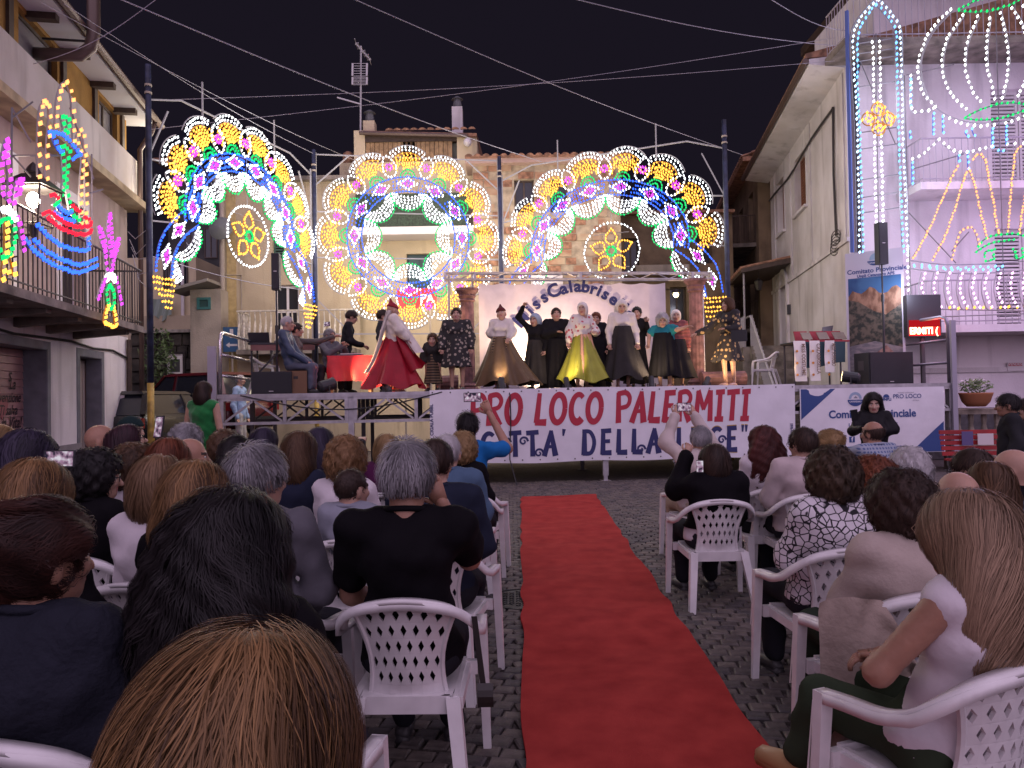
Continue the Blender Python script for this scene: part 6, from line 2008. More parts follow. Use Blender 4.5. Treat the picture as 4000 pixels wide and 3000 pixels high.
# ------------------------------------------------------------------ ornaments before the white house
PRO = Plane((RC.x, 15.5), (1, 0))
def pxl(pl, pts, per=6, closed=False):
 q = [Vector((*pl.sz(x, y), 0)) for x, y in pts]
 if per:
  q = catmull(q, per, closed)
 return [(v.x, v.y) for v in q]
lan = thing('lancet_light_arch', 'narrow pointed light arch with blue and white bulbs before the white house', 'light display', PRO.p(*[PRO.sz(3400, 985)[0], 0]))
out_l = [(3345, 985), (3342, 800), (3336, 500), (3325, 300), (3320, 150), (3345, 80), (3385, 30), (3425, -15)]
out_r = [(3425, -15), (3465, 30), (3500, 75), (3522, 120), (3526, 220), (3532, 500), (3545, 800), (3552, 985)]
in_l = [(3372, 985), (3367, 800), (3357, 500), (3350, 300), (3350, 150), (3370, 90), (3400, 45), (3420, 20)]
in_r = [(3420, 20), (3445, 45), (3480, 90), (3496, 130), (3498, 220), (3505, 500), (3516, 800), (3525, 985)]
for nm, pts, col, dx in (('outer_rail', out_l, 'i', 10), ('outer_rail', out_r, 'i', -10), ('inner_rail', in_l, 'c', -2), ('inner_rail', in_r, 'c', 2)):
 o = Orn(PRO, 0.0, 0.026)
 o.rail(pxl(PRO, pts), 0.014, RAIL)
 o.line(pxl(PRO, [(x + dx, y) for x, y in pts]), col, 0.118, None)
 o.build(nm, lan)
o = Orn(PRO, 0.0, 0.026)
o.rail(pxl(PRO, [(3422, 130), (3424, 400), (3436, 1050)]), 0.012, RAILD)
for dx in (-14, 13):
 o.line(pxl(PRO, [(3420 + dx, 165), (3424 + dx, 400)]), 'w', 0.118, None)
 o.line(pxl(PRO, [(3427 + dx, 535), (3436 + dx, 1000)]), 'w', 0.118, None)
o.build('centre_spine', lan)
o = Orn(PRO, 0.03, 0.026)
cx, cy0 = PRO.sz(3428, 467)
for k in range(4):
 al = math.pi / 2 * k
 q = (cx + 0.21 * math.cos(al), cy0 + 0.21 * math.sin(al))
 o.line([(q[0] + 0.135 * math.cos(2 * math.pi * j / 16 + 0.2), q[1] + 0.135 * math.sin(2 * math.pi * j / 16 + 0.2)) for j in range(16)], 'g', 0.2, RAILG, closed=True, rr=0.016)
 o.line([(q[0] + 0.07 * math.cos(2 * math.pi * j / 7), q[1] + 0.07 * math.sin(2 * math.pi * j / 7)) for j in range(7)], 'g', 0.075, None, closed=True)
o.build('quatrefoil', lan)
o = Orn(PRO, -0.03)
for y in (155, 195, 225, 325, 505, 570, 690, 760, 820):
 o.rail(pxl(PRO, [(3345, y + 14), (3520, y - 12)], 0), 0.012, RAILD)
o.rail(pxl(PRO, [(3310, 40), (3332, 985)], 0), 0.045, RAILB)
o.rail(pxl(PRO, [(3360, 230), (3500, 560)], 0), 0.012, RAILD)
o.build('back_frame', lan)
for zz in (3.5, 5.6, 7.6):
 point_light('lancet_glow', PRO.p(0.35, zz, 0.45), 40, (0.80, 0.82, 1.0), 0.3, lan)
bal = thing('balloon_light_frame', 'great balloon shaped light frame with green rings before the white house', 'light display', PRO.p(PRO.sz(3900, 1000)[0], 0))
def zpx(x, y):            # zoom picture (3300..4000, 0..700) to photograph pixels
 return (3300 + x * 0.42195, y * 0.42195)
def zpx2(x, y):
 return (3300 + x * 0.42195, 600 + y * 0.42195)
def orn(name, root, pl, specs, n=0.0, br=0.026):
 o = Orn(pl, n, br)
 for pts, col, step, rail_m in specs:
  P = pxl(pl, pts, 6 if len(pts) > 2 else 0)
  if col:
   o.line(P, col, step, rail_m, rr=0.013)
  else:
   o.rail(P, 0.013, rail_m)
 return o.build(name, root)
ribs = [[(970, 95), (850, 210), (750, 350), (690, 510), (665, 650), (690, 790), (740, 905), (830, 990)],
  [(1080, 150), (1010, 255), (930, 380), (890, 560), (905, 730), (985, 890), (1110, 1015)],
  [(1225, 160), (1175, 265), (1115, 425), (1100, 600), (1125, 715), (1180, 860), (1250, 945)],
  [(1330, 180), (1310, 330), (1300, 490), (1310, 640), (1345, 770), (1375, 915)],
  [(1430, 130), (1470, 290), (1500, 490), (1500, 650), (1475, 800), (1450, 910)],
  [(1540, 80), (1620, 210), (1690, 400), (1710, 600), (1665, 740), (1590, 890)],
  [(1640, 60), (1760, 190), (1850, 400), (1880, 600), (1830, 760), (1740, 900)]]
for rb in ribs:
 orn('balloon_rib', bal, PRO, [([zpx(*q) for q in rb], 'w', 0.118, None), ([zpx(q[0] + 26, q[1]) for q in rb], None, 0, RAIL)])
orn('balloon_outline', bal, PRO, [([zpx(*q) for q in [(1000, 100), (820, 300), (720, 520), (715, 720), (780, 900), (860, 1010), (1000, 1090), (1200, 1140), (1450, 1130), (1700, 1060)]], None, 0, RAIL)])
for nm, pts in (('green_ring', [(1050, 95), (1110, 60), (1220, 5), (1400, -30), (1600, -40), (1760, 10)]), ('green_ring', [(1050, 100), (1200, 112), (1360, 100), (1500, 55), (1600, 10)]),
    ('green_ring', [(1105, 1095), (1180, 1050), (1310, 995), (1450, 962), (1590, 955), (1700, 990)]), ('green_ring', [(1110, 1098), (1260, 1112), (1420, 1100), (1520, 1075), (1640, 1030)])):
 orn(nm, bal, PRO, [([zpx(*q) for q in pts], 'n', 0.115, RAILN)])
for _s in [([zpx(*q) for q in [(605, 710), (610, 1010), (700, 1040), (820, 1005)]], 'w', 0.13, RAIL), ([zpx(*q) for q in [(905, 1080), (1000, 1120), (1180, 1170), (1370, 1165)]], 'w', 0.13, None),
        ([zpx(*q) for q in [(1480, 1140), (1620, 1100), (1700, 1040)]], 'w', 0.13, None),
        ([zpx(*q) for q in [(620, 1480), (720, 1430), (860, 1300)]], 'w', 0.13, RAIL), ([zpx(*q) for q in [(905, 1335), (990, 1390), (1110, 1415), (1240, 1390), (1350, 1355)]], 'w', 0.13, RAIL),
        ([zpx(*q) for q in [(1500, 1340), (1640, 1330)]], 'w', 0.13, None)]:
 orn('white_garland', bal, PRO, [_s])
for _s in [([zpx(*q) for q in pts], 'c', 0.11, RAILB) for pts in
        ([(605, 740), (608, 990)], [(815, 1060), (815, 1250)], [(905, 1080), (905, 1230)], [(1360, 1190), (1362, 1370)], [(1490, 1170), (1492, 1340)], [(600, 1225), (600, 1280)],
        [(620, 1510), (622, 1700)], [(1050, 1440), (1050, 1500)], [(1135, 1410), (1137, 1560)], [(1110, 1225), (1140, 1270)], [(1175, 1200), (1195, 1255)], [(1410, 1400), (1460, 1400)])]:
 orn('blue_tassel', bal, PRO, [_s])
arcs = [[(620, 970), (700, 840), (800, 640), (920, 370), (985, 210), (1040, 125)],
  [(810, 985), (880, 850), (950, 690), (1050, 390), (1100, 220), (1140, 150)],
  [(1140, 140), (1170, 210), (1205, 330), (1240, 510), (1280, 660), (1310, 790)],
  [(1180, 60), (1225, 10), (1280, 40), (1310, 130), (1335, 290), (1370, 470), (1390, 620), (1415, 740)],
  [(1620, -60), (1570, 0), (1550, 150), (1525, 400), (1510, 600), (1500, 720)],
  [(1700, 60), (1670, 330), (1630, 560), (1610, 740)]]
for ac in arcs:
 orn('amber_ray', bal, PRO, [([zpx2(*q) for q in ac], 'o', 0.072, RAIL)], br=0.022)
orn('amber_hoop', bal, PRO, [([zpx2(*q) for q in [(985, 985), (1010, 890), (1050, 750), (1110, 690), (1180, 690), (1215, 760), (1235, 840)]], 'o', 0.1, RAIL)], br=0.022)
orn('green_rosette', bal, PRO, [([zpx2(*q) for q in [(1225, 860), (1285, 800), (1360, 765), (1425, 752), (1495, 745), (1560, 742), (1640, 760)]], 'n', 0.11, RAILN),
        ([zpx2(*q) for q in [(1205, 915), (1290, 860), (1370, 825), (1430, 812), (1500, 805), (1560, 800)]], 'n', 0.11, RAILN),
        ([zpx2(*q) for q in [(1290, 955), (1300, 910), (1385, 890)]], 'n', 0.08, RAILN), ([zpx2(*q) for q in [(1300, 1000), (1375, 980), (1365, 940)]], 'n', 0.08, RAILN),
        ([zpx2(*q) for q in [(1550, 880), (1575, 925), (1570, 965), (1640, 965), (1635, 880)]], 'n', 0.08, RAILN)])
orn('blue_band', bal, PRO, [([zpx2(*q) for q in [(635, 1030), (820, 1050), (1000, 1058), (1190, 1055), (1450, 1042)]], 'c', 0.155, None), ([zpx2(*q) for q in [(640, 1045), (810, 1065), (980, 1080), (1190, 1080), (1415, 1075)]], 'c', 0.155, None),
       ([zpx2(*q) for q in [(610, 990), (900, 1025), (1190, 1025), (1480, 1012), (1720, 990)]], None, 0, RAIL), ([zpx2(*q) for q in [(610, 1065), (900, 1100), (1190, 1112), (1480, 1095), (1720, 1070)]], None, 0, RAIL)])
for k in range(10):
 x0 = 735 + k * 116
 orn('bell_rib', bal, PRO, [([zpx2(*q) for q in [(x0, 1110), (x0 - 25 + k, 1190), (x0 - 28 + k, 1270), (x0 + 10, 1370), (x0 + 40, 1420)]], 'k', 0.108, None),
        ([zpx2(*q) for q in [(x0 - 25, 1100), (x0 - 48, 1200), (x0 - 46, 1300), (x0 - 10, 1420), (x0 + 20, 1450)]], None, 0, RAIL)])
orn('bottom_batten', bal, PRO, [([zpx2(870, 1440), zpx2(1900, 1460)], None, 0, RAIL), ([zpx2(960, 1430), zpx2(1900, 1420)], 'g', 0.17, None), ([zpx2(880, 1510), zpx2(1700, 1480)], None, 0, RAIL)])
orn('side_post', bal, PRO, [([zpx(560, 690), zpx2(625, 1500)], None, 0, RAILD), ([zpx(1405, 0), zpx2(1490, 1460)], None, 0, RAILD), ([zpx(580, 690), zpx(1020, 590)], None, 0, RAILD), ([zpx(640, 1560), zpx(1110, 1420)], None, 0, RAILD),
       ([zpx2(600, 540), zpx2(1040, 1010)], None, 0, RAILD), ([zpx2(580, 880), zpx2(590, 1480)], 'w', 0.125, None), ([zpx2(1160, 720), zpx2(1000, 900)], None, 0, RAILD)], n=-0.04)
orn('white_lamp_cluster', bal, PRO, [([zpx2(590, 1360), zpx2(660, 1365)], 'w', 0.05, None), ([zpx2(600, 1420), zpx2(640, 1420)], 'w', 0.05, None), ([zpx2(745, 1390), zpx2(820, 1400)], 'w', 0.05, None), ([zpx2(780, 1340), zpx2(790, 1400)], 'w', 0.04, None),
          ([zpx2(600, 1530), zpx2(690, 1535)], 'w', 0.06, None)], br=0.05)
for x, zz in ((1.6, 7.0), (3.4, 5.2), (1.6, 4.4), (4.6, 4.2), (4.6, 6.6)):
 point_light('balloon_glow', PRO.p(x, zz, 1.6), 58, (0.80, 0.56, 1.0), 0.25, bal)
# ------------------------------------------------------------------ ornaments on the balcony of the house with the shutter
PLO = Plane((LC.x + PLF.n.x * 1.12, LC.y + PLF.n.y * 1.12), (0.18, -1))
def yp(x, y):            # zoom picture (0..560, 400..1000)
 return (x * 0.36176, 400 + y * 0.36176)
shp = thing('ship_light_figure', 'ship and lighthouse light figure hung on the balcony rail', 'light display', PLO.p(PLO.sz(250, 1000)[0], 2.9, 0))
orn('lighthouse', shp, PLO, [([yp(*q) for q in pts], 'n', 0.10, RAIL) for pts in
        ([(560, 1105), (610, 1060), (650, 960), (668, 850), (665, 700), (655, 550)], [(740, 1170), (715, 1020), (692, 900), (700, 770), (715, 600)], [(635, 480), (700, 490), (730, 535)], [(645, 150), (665, 230), (675, 300)], [(650, 148), (705, 160), (728, 210), (715, 280), (708, 320)], [(770, 1220), (825, 1275)])])
orn('hat_brim', shp, PLO, [([yp(*q) for q in pts], 'b', 0.085, RAILB) for pts in
       ([(510, 320), (600, 335), (700, 380), (780, 480), (815, 520), (835, 555)], [(550, 370), (575, 440), (615, 510), (650, 545)], [(835, 560), (790, 595), (765, 610)])])
orn('ship_hull', shp, PLO, [([yp(*q) for q in pts], 'r', 0.075, RAIL) for pts in
       ([(525, 990), (600, 1025)], [(760, 1125), (830, 1175)], [(440, 1195), (540, 1190), (600, 1250), (740, 1325), (870, 1340), (955, 1320), (940, 1270), (885, 1235)], [(490, 1250), (600, 1335), (720, 1400), (860, 1425), (950, 1410), (955, 1380)])])
orn('blue_wave', shp, PLO, [([yp(*q) for q in pts], 'b', 0.085, RAILB) for pts in
       ([(600, 1120), (660, 1180), (740, 1190)], [(565, 1180), (640, 1240), (770, 1280)], [(380, 1330), (470, 1420), (600, 1520), (740, 1580), (860, 1600), (935, 1575), (935, 1470)],
        [(340, 1475), (440, 1580), (560, 1660), (700, 1720), (860, 1750), (1010, 1690)], [(240, 1480), (340, 1590), (470, 1700), (640, 1790), (850, 1830), (1020, 1770)])])
orn('amber_pinnacle', shp, PLO, [([yp(*q) for q in pts], 'o', 0.13, RAIL) for pts in
         ([(400, 800), (395, 500), (405, 200), (430, 40), (470, 0)], [(480, 820), (490, 500), (520, 120), (490, 30), (450, -10)], [(585, 260), (600, 0), (640, -170), (690, -220)], [(780, 410), (770, 130), (755, -80), (700, -220)], [(860, 1300), (850, 1050), (860, 800), (870, 600), (815, 400), (850, 300)], [(905, 1290), (910, 1000), (905, 650), (900, 450), (880, 340), (850, 300)])])
orn('back_frame', shp, PLO, [([yp(*q) for q in pts], None, 0, RAILD) for pts in ([(180, 60), (175, 800)], [(180, 60), (380, 430)], [(180, 170), (400, 0)], [(190, 580), (380, 800)], [(190, 578), (700, 575)], [(1030, 560), (1030, 1560)], [(800, 60), (1050, 830)], [(940, 1000), (1150, 940)])], n=-0.05)
for nm, ox, oy, sc, lab in (('plant_light_figure', 0, 0, 1.0, 'purple plant light figure with green bud at the balcony corner'),):
 pf = thing(nm, lab, 'light display', PLO.p(PLO.sz(420, 1200)[0], 2.9, 0), group='purple plant light figures')
 orn('purple_leaf', pf, PLO, [([yp(*q) for q in pts], 'p', 0.075, RAIL) for pts in
         ([(1165, 1200), (1145, 1370), (1155, 1480), (1175, 1660)], [(1165, 1200), (1180, 1370), (1185, 1500), (1195, 1660)], [(1045, 1345), (1075, 1390), (1110, 1500), (1120, 1660)], [(1045, 1345), (1070, 1470), (1110, 1600)], [(1250, 1465), (1225, 1530), (1200, 1620)], [(1265, 1480), (1250, 1550), (1220, 1660), (1190, 1750)],
         [(1110, 1620), (1130, 1760), (1150, 1850)], [(1200, 1760), (1170, 1850)], [(1115, 1900), (1080, 2000), (1040, 2120)], [(1230, 1900), (1260, 2010), (1290, 2180)])])
 orn('white_knot', pf, PLO, [([yp(*q) for q in pts], 'w', 0.06, RAIL) for pts in ([(1120, 1880), (1170, 1850), (1220, 1890)], [(1130, 1915), (1170, 1890), (1215, 1930)])])
 orn('green_bud', pf, PLO, [([yp(*q) for q in pts], 'n', 0.075, RAILN) for pts in ([(1160, 1970), (1130, 2060), (1150, 2180), (1180, 2230)], [(1165, 1970), (1205, 2040), (1210, 2140), (1185, 2230)])])
 orn('gold_root', pf, PLO, [([yp(*q) for q in pts], 'g', 0.08, RAILG) for pts in ([(1150, 2190), (1120, 2290), (1110, 2380)], [(1200, 2210), (1225, 2300), (1235, 2400)], [(1120, 2390), (1170, 2410), (1225, 2420)])])
pf = thing('plant_light_figure', 'tall purple plant light figure with green oval behind the street lantern', 'light display', PLO.p(PLO.sz(40, 1100)[0], 2.9, 0), group='purple plant light figures')
orn('purple_leaf', pf, PLO, [([yp(*q) for q in pts], 'p', 0.08, RAIL) for pts in
        ([(45, 410), (20, 520), (0, 620), (-20, 800), (0, 1000)], [(48, 410), (50, 600), (70, 740), (80, 880), (60, 1060)], [(180, 825), (150, 900), (130, 1000), (120, 1080)], [(215, 830), (195, 920), (170, 990)], [(160, 1250), (185, 1330), (210, 1420), (225, 1590)])])
orn('white_knot', pf, PLO, [([yp(*q) for q in pts], 'w', 0.06, RAIL) for pts in ([(0, 1140), (60, 1150), (110, 1200), (140, 1260)], [(0, 1170), (50, 1180), (100, 1230)])])
orn('green_oval', pf, PLO, [([yp(*q) for q in pts], 'n', 0.085, RAILN) for pts in ([(-60, 1300), (40, 1250), (100, 1310), (130, 1420), (120, 1530), (70, 1640), (0, 1680)], [(-60, 1340), (-70, 1500), (0, 1680)])])
orn('gold_root', pf, PLO, [([yp(*q) for q in pts], 'g', 0.09, RAILG) for pts in ([(45, 1300), (40, 1620)], [(90, 1660), (120, 1750), (130, 1850)], [(20, 1720), (0, 1900)], [(60, 1830), (120, 1860)])])
for s, zz in ((2.2, 4.0), (5.2, 4.6), (6.6, 4.4)):
 point_light('balcony_glow', PLF.p(s, zz, 1.9), 17, (0.95, 0.6, 0.95), 0.3, shp)
# ================================================================== figures
def snets(D, o, h):
 S = D < 0
 nx, ny, nz = D.shape
 c = np.zeros((nx - 1, ny - 1, nz - 1), np.int8)
 cor = [(i, j, k) for i in (0, 1) for j in (0, 1) for k in (0, 1)]
 sl = lambda A, q: A[q[0]:q[0] + nx - 1, q[1]:q[1] + ny - 1, q[2]:q[2] + nz - 1]
 for q in cor:
  c += sl(S, q)
 act = (c > 0) & (c < 8)
 n = int(act.sum())
 if n == 0:
  return np.zeros((0, 3)), np.zeros((0, 4), int)
 idx = -np.ones(c.shape, np.int64)
 idx[act] = np.arange(n)
 base = np.argwhere(act).astype(np.float64)
 acc = np.zeros((n, 3)); cnt = np.zeros(n)
 dv = {q: sl(D, q)[act] for q in cor}
 for a in cor:
  for ax in range(3):
   if a[ax] == 0:
    b = tuple(a[i] + (1 if i == ax else 0) for i in range(3))
    d0, d1 = dv[a], dv[b]
    m = (d0 < 0) != (d1 < 0)
    t = np.zeros(n)
    t[m] = d0[m] / (d0[m] - d1[m])
    p = np.tile(np.array(a, float), (n, 1))
    p[:, ax] += t
    acc[m] += p[m]; cnt[m] += 1
 V = (base + acc / np.maximum(cnt, 1)[:, None]) * h + np.array(o)
 Q = []
 for ax in range(3):
  s0 = [slice(None)] * 3; s1 = [slice(None)] * 3
  s0[ax] = slice(0, -1); s1[ax] = slice(1, None)
  ch = S[tuple(s0)] != S[tuple(s1)]
  o1, o2 = [(1, 2), (2, 0), (0, 1)][ax]
  E = np.argwhere(ch)
  mx = c.shape
  E = E[(E[:, o1] >= 1) & (E[:, o2] >= 1) & (E[:, o1] < mx[o1]) & (E[:, o2] < mx[o2])]
  def cell(d1, d2):
   q = E.copy(); q[:, o1] += d1; q[:, o2] += d2
   return idx[q[:, 0], q[:, 1], q[:, 2]]
  f = np.stack([cell(-1, -1), cell(0, -1), cell(0, 0), cell(-1, 0)], 1)
  ins = S[E[:, 0], E[:, 1], E[:, 2]]
  f[~ins] = f[~ins][:, ::-1]
  Q.append(f)
 Q = np.concatenate(Q)
 return V, Q[(Q >= 0).all(1)]
def seg(P, a, b, ra, rb, ax=None):
 a = np.array(a, float); b = np.array(b, float)
 Q = P
 if ax is not None:
  Q = P / ax; a = a / ax; b = b / ax
 d = b - a
 L = max(1e-9, d @ d)
 t = np.clip(((Q - a) @ d) / L, 0, 1)
 return np.sqrt(((Q - a - t[:, None] * d) ** 2).sum(1)) - (ra + (rb - ra) * t)
def ell(P, c, r):
 r = np.array(r, float)
 q = (P - np.array(c)) / r
 k = np.sqrt((q * q).sum(1))
 return (k - 1) * r.min()
def smin(a, b, k):
 h = np.clip(0.5 + 0.5 * (b - a) / k, 0, 1)
 return b + (a - b) * h - k * h * (1 - h)
def gridmesh(fn, lo, hi, h):
 lo = np.array(lo) - 2 * h; hi = np.array(hi) + 2 * h
 n = np.ceil((hi - lo) / h).astype(int) + 1
 X = np.stack(np.meshgrid(*[lo[i] + h * np.arange(n[i]) for i in range(3)], indexing='ij'), -1).reshape(-1, 3)
 return snets(fn(X).reshape(n), lo, h)
# ---- head prototype (skin 0, lips 1, brow/eye 2, eye white 3)
def head_fn(P):
 d = smin(ell(P, (0, -.005, .015), (.074, .093, .09)), ell(P, (0, .028, -.04), (.060, .066, .085)), .02)
 d = smin(d, ell(P, (0, .048, -.088), (.038, .042, .032)), .02)
 d = smin(d, seg(P, (0, .093, -.005), (0, .113, -.045), .007, .013), .012)
 d = smin(d, seg(P, (-.036, .083, .010), (.036, .083, .010), .010, .010), .015)
 for s in (-1, 1):
  d = -smin(-d, ell(P, (s * .031, .103, -.010), (.015, .017, .009)), .008)
  d = smin(d, ell(P, (s * .036, .07, -.035), (.022, .025, .02)), .02)
  d = smin(d, ell(P, (s * .077, -.006, -.022), (.011, .020, .034)), .006)
 d = smin(d, seg(P, (-.016, .088, -.067), (.016, .088, -.067), .007, .007), .008)
 d = smin(d, seg(P, (0, -.012, -.05), (0, -.03, -.15), .056, .056), .025)
 return d
HV, HQ = gridmesh(head_fn, (-.1, -.12, -.17), (.1, .13, .115), .0085)
hc = HV[HQ].mean(1)
HM = np.zeros(len(HQ), int)
HM[(abs(hc[:, 0]) < .024) & (hc[:, 2] < -.059) & (hc[:, 2] > -.078) & (hc[:, 1] > .075)] = 1
HM[(abs(hc[:, 0]) > .014) & (abs(hc[:, 0]) < .05) & (abs(hc[:, 2] - .012) < .006) & (hc[:, 1] > .065)] = 2
_e = MB()
for s in (-1, 1):
 _e.sphere((s * .031, .083, -.010), (.013, .010, .0085), 8, 6, 3)
 _e.sphere((s * .031, .0905, -.010), (.006, .004, .006), 6, 4, 2)
# ---- hair volumes in head space
FACE = lambda P: ell(P, (0, .148, -.055), (.112, .125, .122))
def cap(P, t):
 return ell(P, (0, -.008, .015), (.076 + t, .096 + t, .091 + t))
def hs(style):
 def f(P):
  x, y, z = P[:, 0], P[:, 1], P[:, 2]
  F_ = FACE(P)
  ear = np.minimum(ell(P, (.085, .02, -.035), (.03, .035, .05)), ell(P, (-.085, .02, -.035), (.03, .035, .05)))
  if style in ('short', 'crop', 'thin'):
   d = cap(P, {'short': .014, 'crop': .004, 'thin': .008}[style])
   d = np.maximum(d, -(z + .052 + .35 * np.minimum(0, -y - .02)))
   d = np.maximum(np.maximum(d, -F_), -ear)
  elif style == 'fringe':
   d = np.maximum(np.maximum(cap(P, .008), -(z + .07)), z - .03 - .25 * np.maximum(0, -y - .03))
   d = np.maximum(np.maximum(d, -ear), y - .05)
  elif style == 'bob':
   d = smin(cap(P, .022), ell(P, (0, -.022, -.055), (.100, .100, .095)), .03)
   d = np.maximum(np.maximum(d, -F_), -(z + .135))
  elif style == 'curl':
   d = smin(cap(P, .034), ell(P, (0, -.025, -.035), (.098, .105, .09)), .03)
   d = d + .008 * np.sin(x * 95) * np.sin(y * 90 + 1) * np.sin(z * 85)
   d = np.maximum(np.maximum(d, -F_), -(z + .11))
  elif style == 'medium':
   d = smin(cap(P, .022), ell(P, (0, -.045, -.10), (.112, .10, .14)), .03)
   d = np.maximum(np.maximum(d, -F_), -(z + .21))
  elif style == 'long':
   d = smin(cap(P, .024), ell(P, (0, -.080, -.15), (.128, .100, .225)), .04)
   d = np.maximum(np.maximum(d, -F_), -ell(P, (0, .10, -.27), (.10, .13, .22)))
  elif style == 'mane':
   d = smin(ell(P, (0, -.02, 0), (.125, .125, .125)), ell(P, (0, -.075, -.20), (.170, .125, .24)), .05)
   d = d + .006 * np.sin(x * 60 + z * 25) * np.sin(z * 55 + y * 30)
   d = np.maximum(np.maximum(d, -F_), -ell(P, (0, .12, -.27), (.10, .13, .22)))
  elif style == 'bun':
   d = smin(cap(P, .014), ell(P, (0, -.125, -.04), (.048, .04, .045)), .01)
   d = np.maximum(np.maximum(np.maximum(d, -F_), -ear), -(z + .085))
  elif style == 'updo':
   d = smin(cap(P, .022), ell(P, (0, -.085, .05), (.075, .06, .06)), .03)
   d = d + .006 * np.sin(x * 70 + 2) * np.sin(z * 60 + y * 40)
   d = np.maximum(np.maximum(np.maximum(d, -F_), -ear), -(z + .09))
  elif style == 'veil':
   d = smin(cap(P, .022), seg(P, (0, -.05, -.02), (0, -.09, -.30), .085, .10, np.array([1.25, .8, 1.0])), .05)
   d = d + .006 * np.sin(x * 90) * (z < 0)
   d = np.maximum(np.maximum(d, -F_), -(z + .32))
  elif style == 'scarf':
   d = smin(cap(P, .016), ell(P, (0, -.02, -.05), (.085, .095, .095)), .03)
   d = np.maximum(np.maximum(d, -ell(P, (0, .148, -.04), (.088, .118, .105))), -(z + .13))
  elif style == 'cone':
   d = np.maximum(cap(P, .016), -(z - .035 + .25 * y))
   d = smin(d, seg(P, (0, -.02, .08), (0, -.035, .19), .055, .012), .02)
  elif style == 'capp':
   d = np.maximum(cap(P, .02), -(z - .03))
  return d
 return f
FLOW = {'short': (.6, .35, .008, 5, 0), 'crop': (.6, .3, .004, 4, 0), 'thin': (.6, .4, .007, 5, 0), 'fringe': (.4, .7, .007, 5, 0), 'bob': (.5, 1.0, .014, 11, .25), 'curl': (.5, .6, .009, 9, 1.1),
  'medium': (.4, 1.1, .016, 13, .55), 'long': (.35, 1.3, .024, 14, .22), 'mane': (.4, 1.0, .02, 14, .8), 'bun': (-.2, .1, .012, 8, .15), 'updo': (.5, .5, .012, 8, .9)}
HAIRC = {}
def hair_data(style, N, wid, lift=0.0, seed=0):
 key = (style, N, wid, lift, seed)
 if key in HAIRC:
  return HAIRC[key]
 f = hs(style)
 big = style in ('long', 'mane', 'veil', 'medium')
 V, Q = gridmesh(f, (-.19, -.20, -.46 if big else -.17), (.19, .14, .22), .012 if N < 2500 else .009)
 rs = np.random.RandomState(seed + len(style))
 tone = [np.full(len(V), .36)]
 VV, FF = [V], [Q]
 off = len(V)
 if N and style in FLOW:
  w1, w2, step, K, cur = FLOW[style]
  pick = rs.choice(len(V), N)
  P = V[pick] + rs.normal(0, .005, (N, 3))
  if big:
   top = P[:, 2] > -.12
   P = np.where((top | (rs.rand(N) < .35))[:, None], P, V[rs.choice(np.where(V[:, 2] > -.05)[0], N)])
  crown = np.array([0, -.05, .10])
  lf = rs.rand(N) ** 2 * (.010 + lift) + .0015
  ph = rs.rand(N, 3) * 6.28
  path = []
  e = .004
  def grad(P):
   d0 = f(P)
   g = np.stack([f(P + np.eye(3)[i] * e) - d0 for i in range(3)], 1) / e
   return d0, g / np.maximum(1e-6, np.sqrt((g * g).sum(1)))[:, None]
  for k in range(K):
   d0, g = grad(P)
   hang = (P[:, 2] < -.16) if style in ('long', 'mane', 'medium') else np.zeros(N, bool)
   proj = np.clip(d0 - lf, -.02, .02)
   P = P - g * np.where(hang, proj * .5, proj)[:, None]
   path.append((P.copy(), g.copy()))
   rad = P - crown
   rad = rad / np.maximum(.02, np.sqrt((rad * rad).sum(1)))[:, None]
   v = rad * w1 + np.array([0, 0, -w2])
   if style in ('bob', 'medium', 'long', 'mane'):
    v = np.stack([np.tanh((P[:, 0] - .018) * 22) * .75, np.where(P[:, 2] > .02, -.5, -.05), np.full(N, -w2)], 1)
   if style in ('bun', 'updo'):
    v = (np.array([0, -.11, 0.0]) - P) * 8 + np.array([0, 0, .2])
   v = v + cur * np.sin(P * np.array([55, 45, 50]) + ph * (1.0 if style == 'curl' else .28) + k * .5) * .6 + rs.normal(0, .05, (N, 3))
   v = v - g * (v * g).sum(1)[:, None]
   v = v / np.maximum(1e-6, np.sqrt((v * v).sum(1)))[:, None]
   if lift and style in ('short', 'crop'):
    v = v * .9 + g * .25
    lf = lf + step * .22
   P = P + v * step * (.75 + .5 * rs.rand(N))[:, None]
  Pp = np.stack([q[0] for q in path], 1); G = np.stack([q[1] for q in path], 1)
  T = np.gradient(Pp, axis=1)
  Sd = np.cross(T, G)
  Sd = Sd / np.maximum(1e-9, np.sqrt((Sd * Sd).sum(2)))[:, :, None]
  prof = wid * np.array([.6 + .4 * math.sin(math.pi * min(1, (k + 1) / (K * .6))) if k < K * .5 else max(.15, 1.0 - (k / (K - 1)) ** 3) for k in range(K)])
  ww = (prof[None, :] * (.6 + .8 * rs.rand(N))[:, None])[:, :, None]
  A = Pp - Sd * ww; B = Pp + Sd * ww
  SV = np.stack([A, B], 2).reshape(-1, 3)
  i0 = (np.arange(N)[:, None] * K + np.arange(K - 1)[None, :]).ravel() * 2
  SQ = np.stack([i0, i0 + 1, i0 + 3, i0 + 2], 1) + off
  VV.append(SV); FF.append(SQ)
  tn = np.clip(.42 + rs.normal(0, .085, N) - 2.4 * Pp[:, 0, 0] + .16 * np.sin(Pp[:, 0, 0] * 55 + 1 + Pp[:, 0, 1] * 20) + .08 * np.sin(Pp[:, 0, 2] * 45), 0, 1)
  tone.append(np.repeat(tn, K * 2))
 r = (np.concatenate(VV), np.concatenate(FF), np.concatenate(tone))
 HAIRC[key] = r
 return r
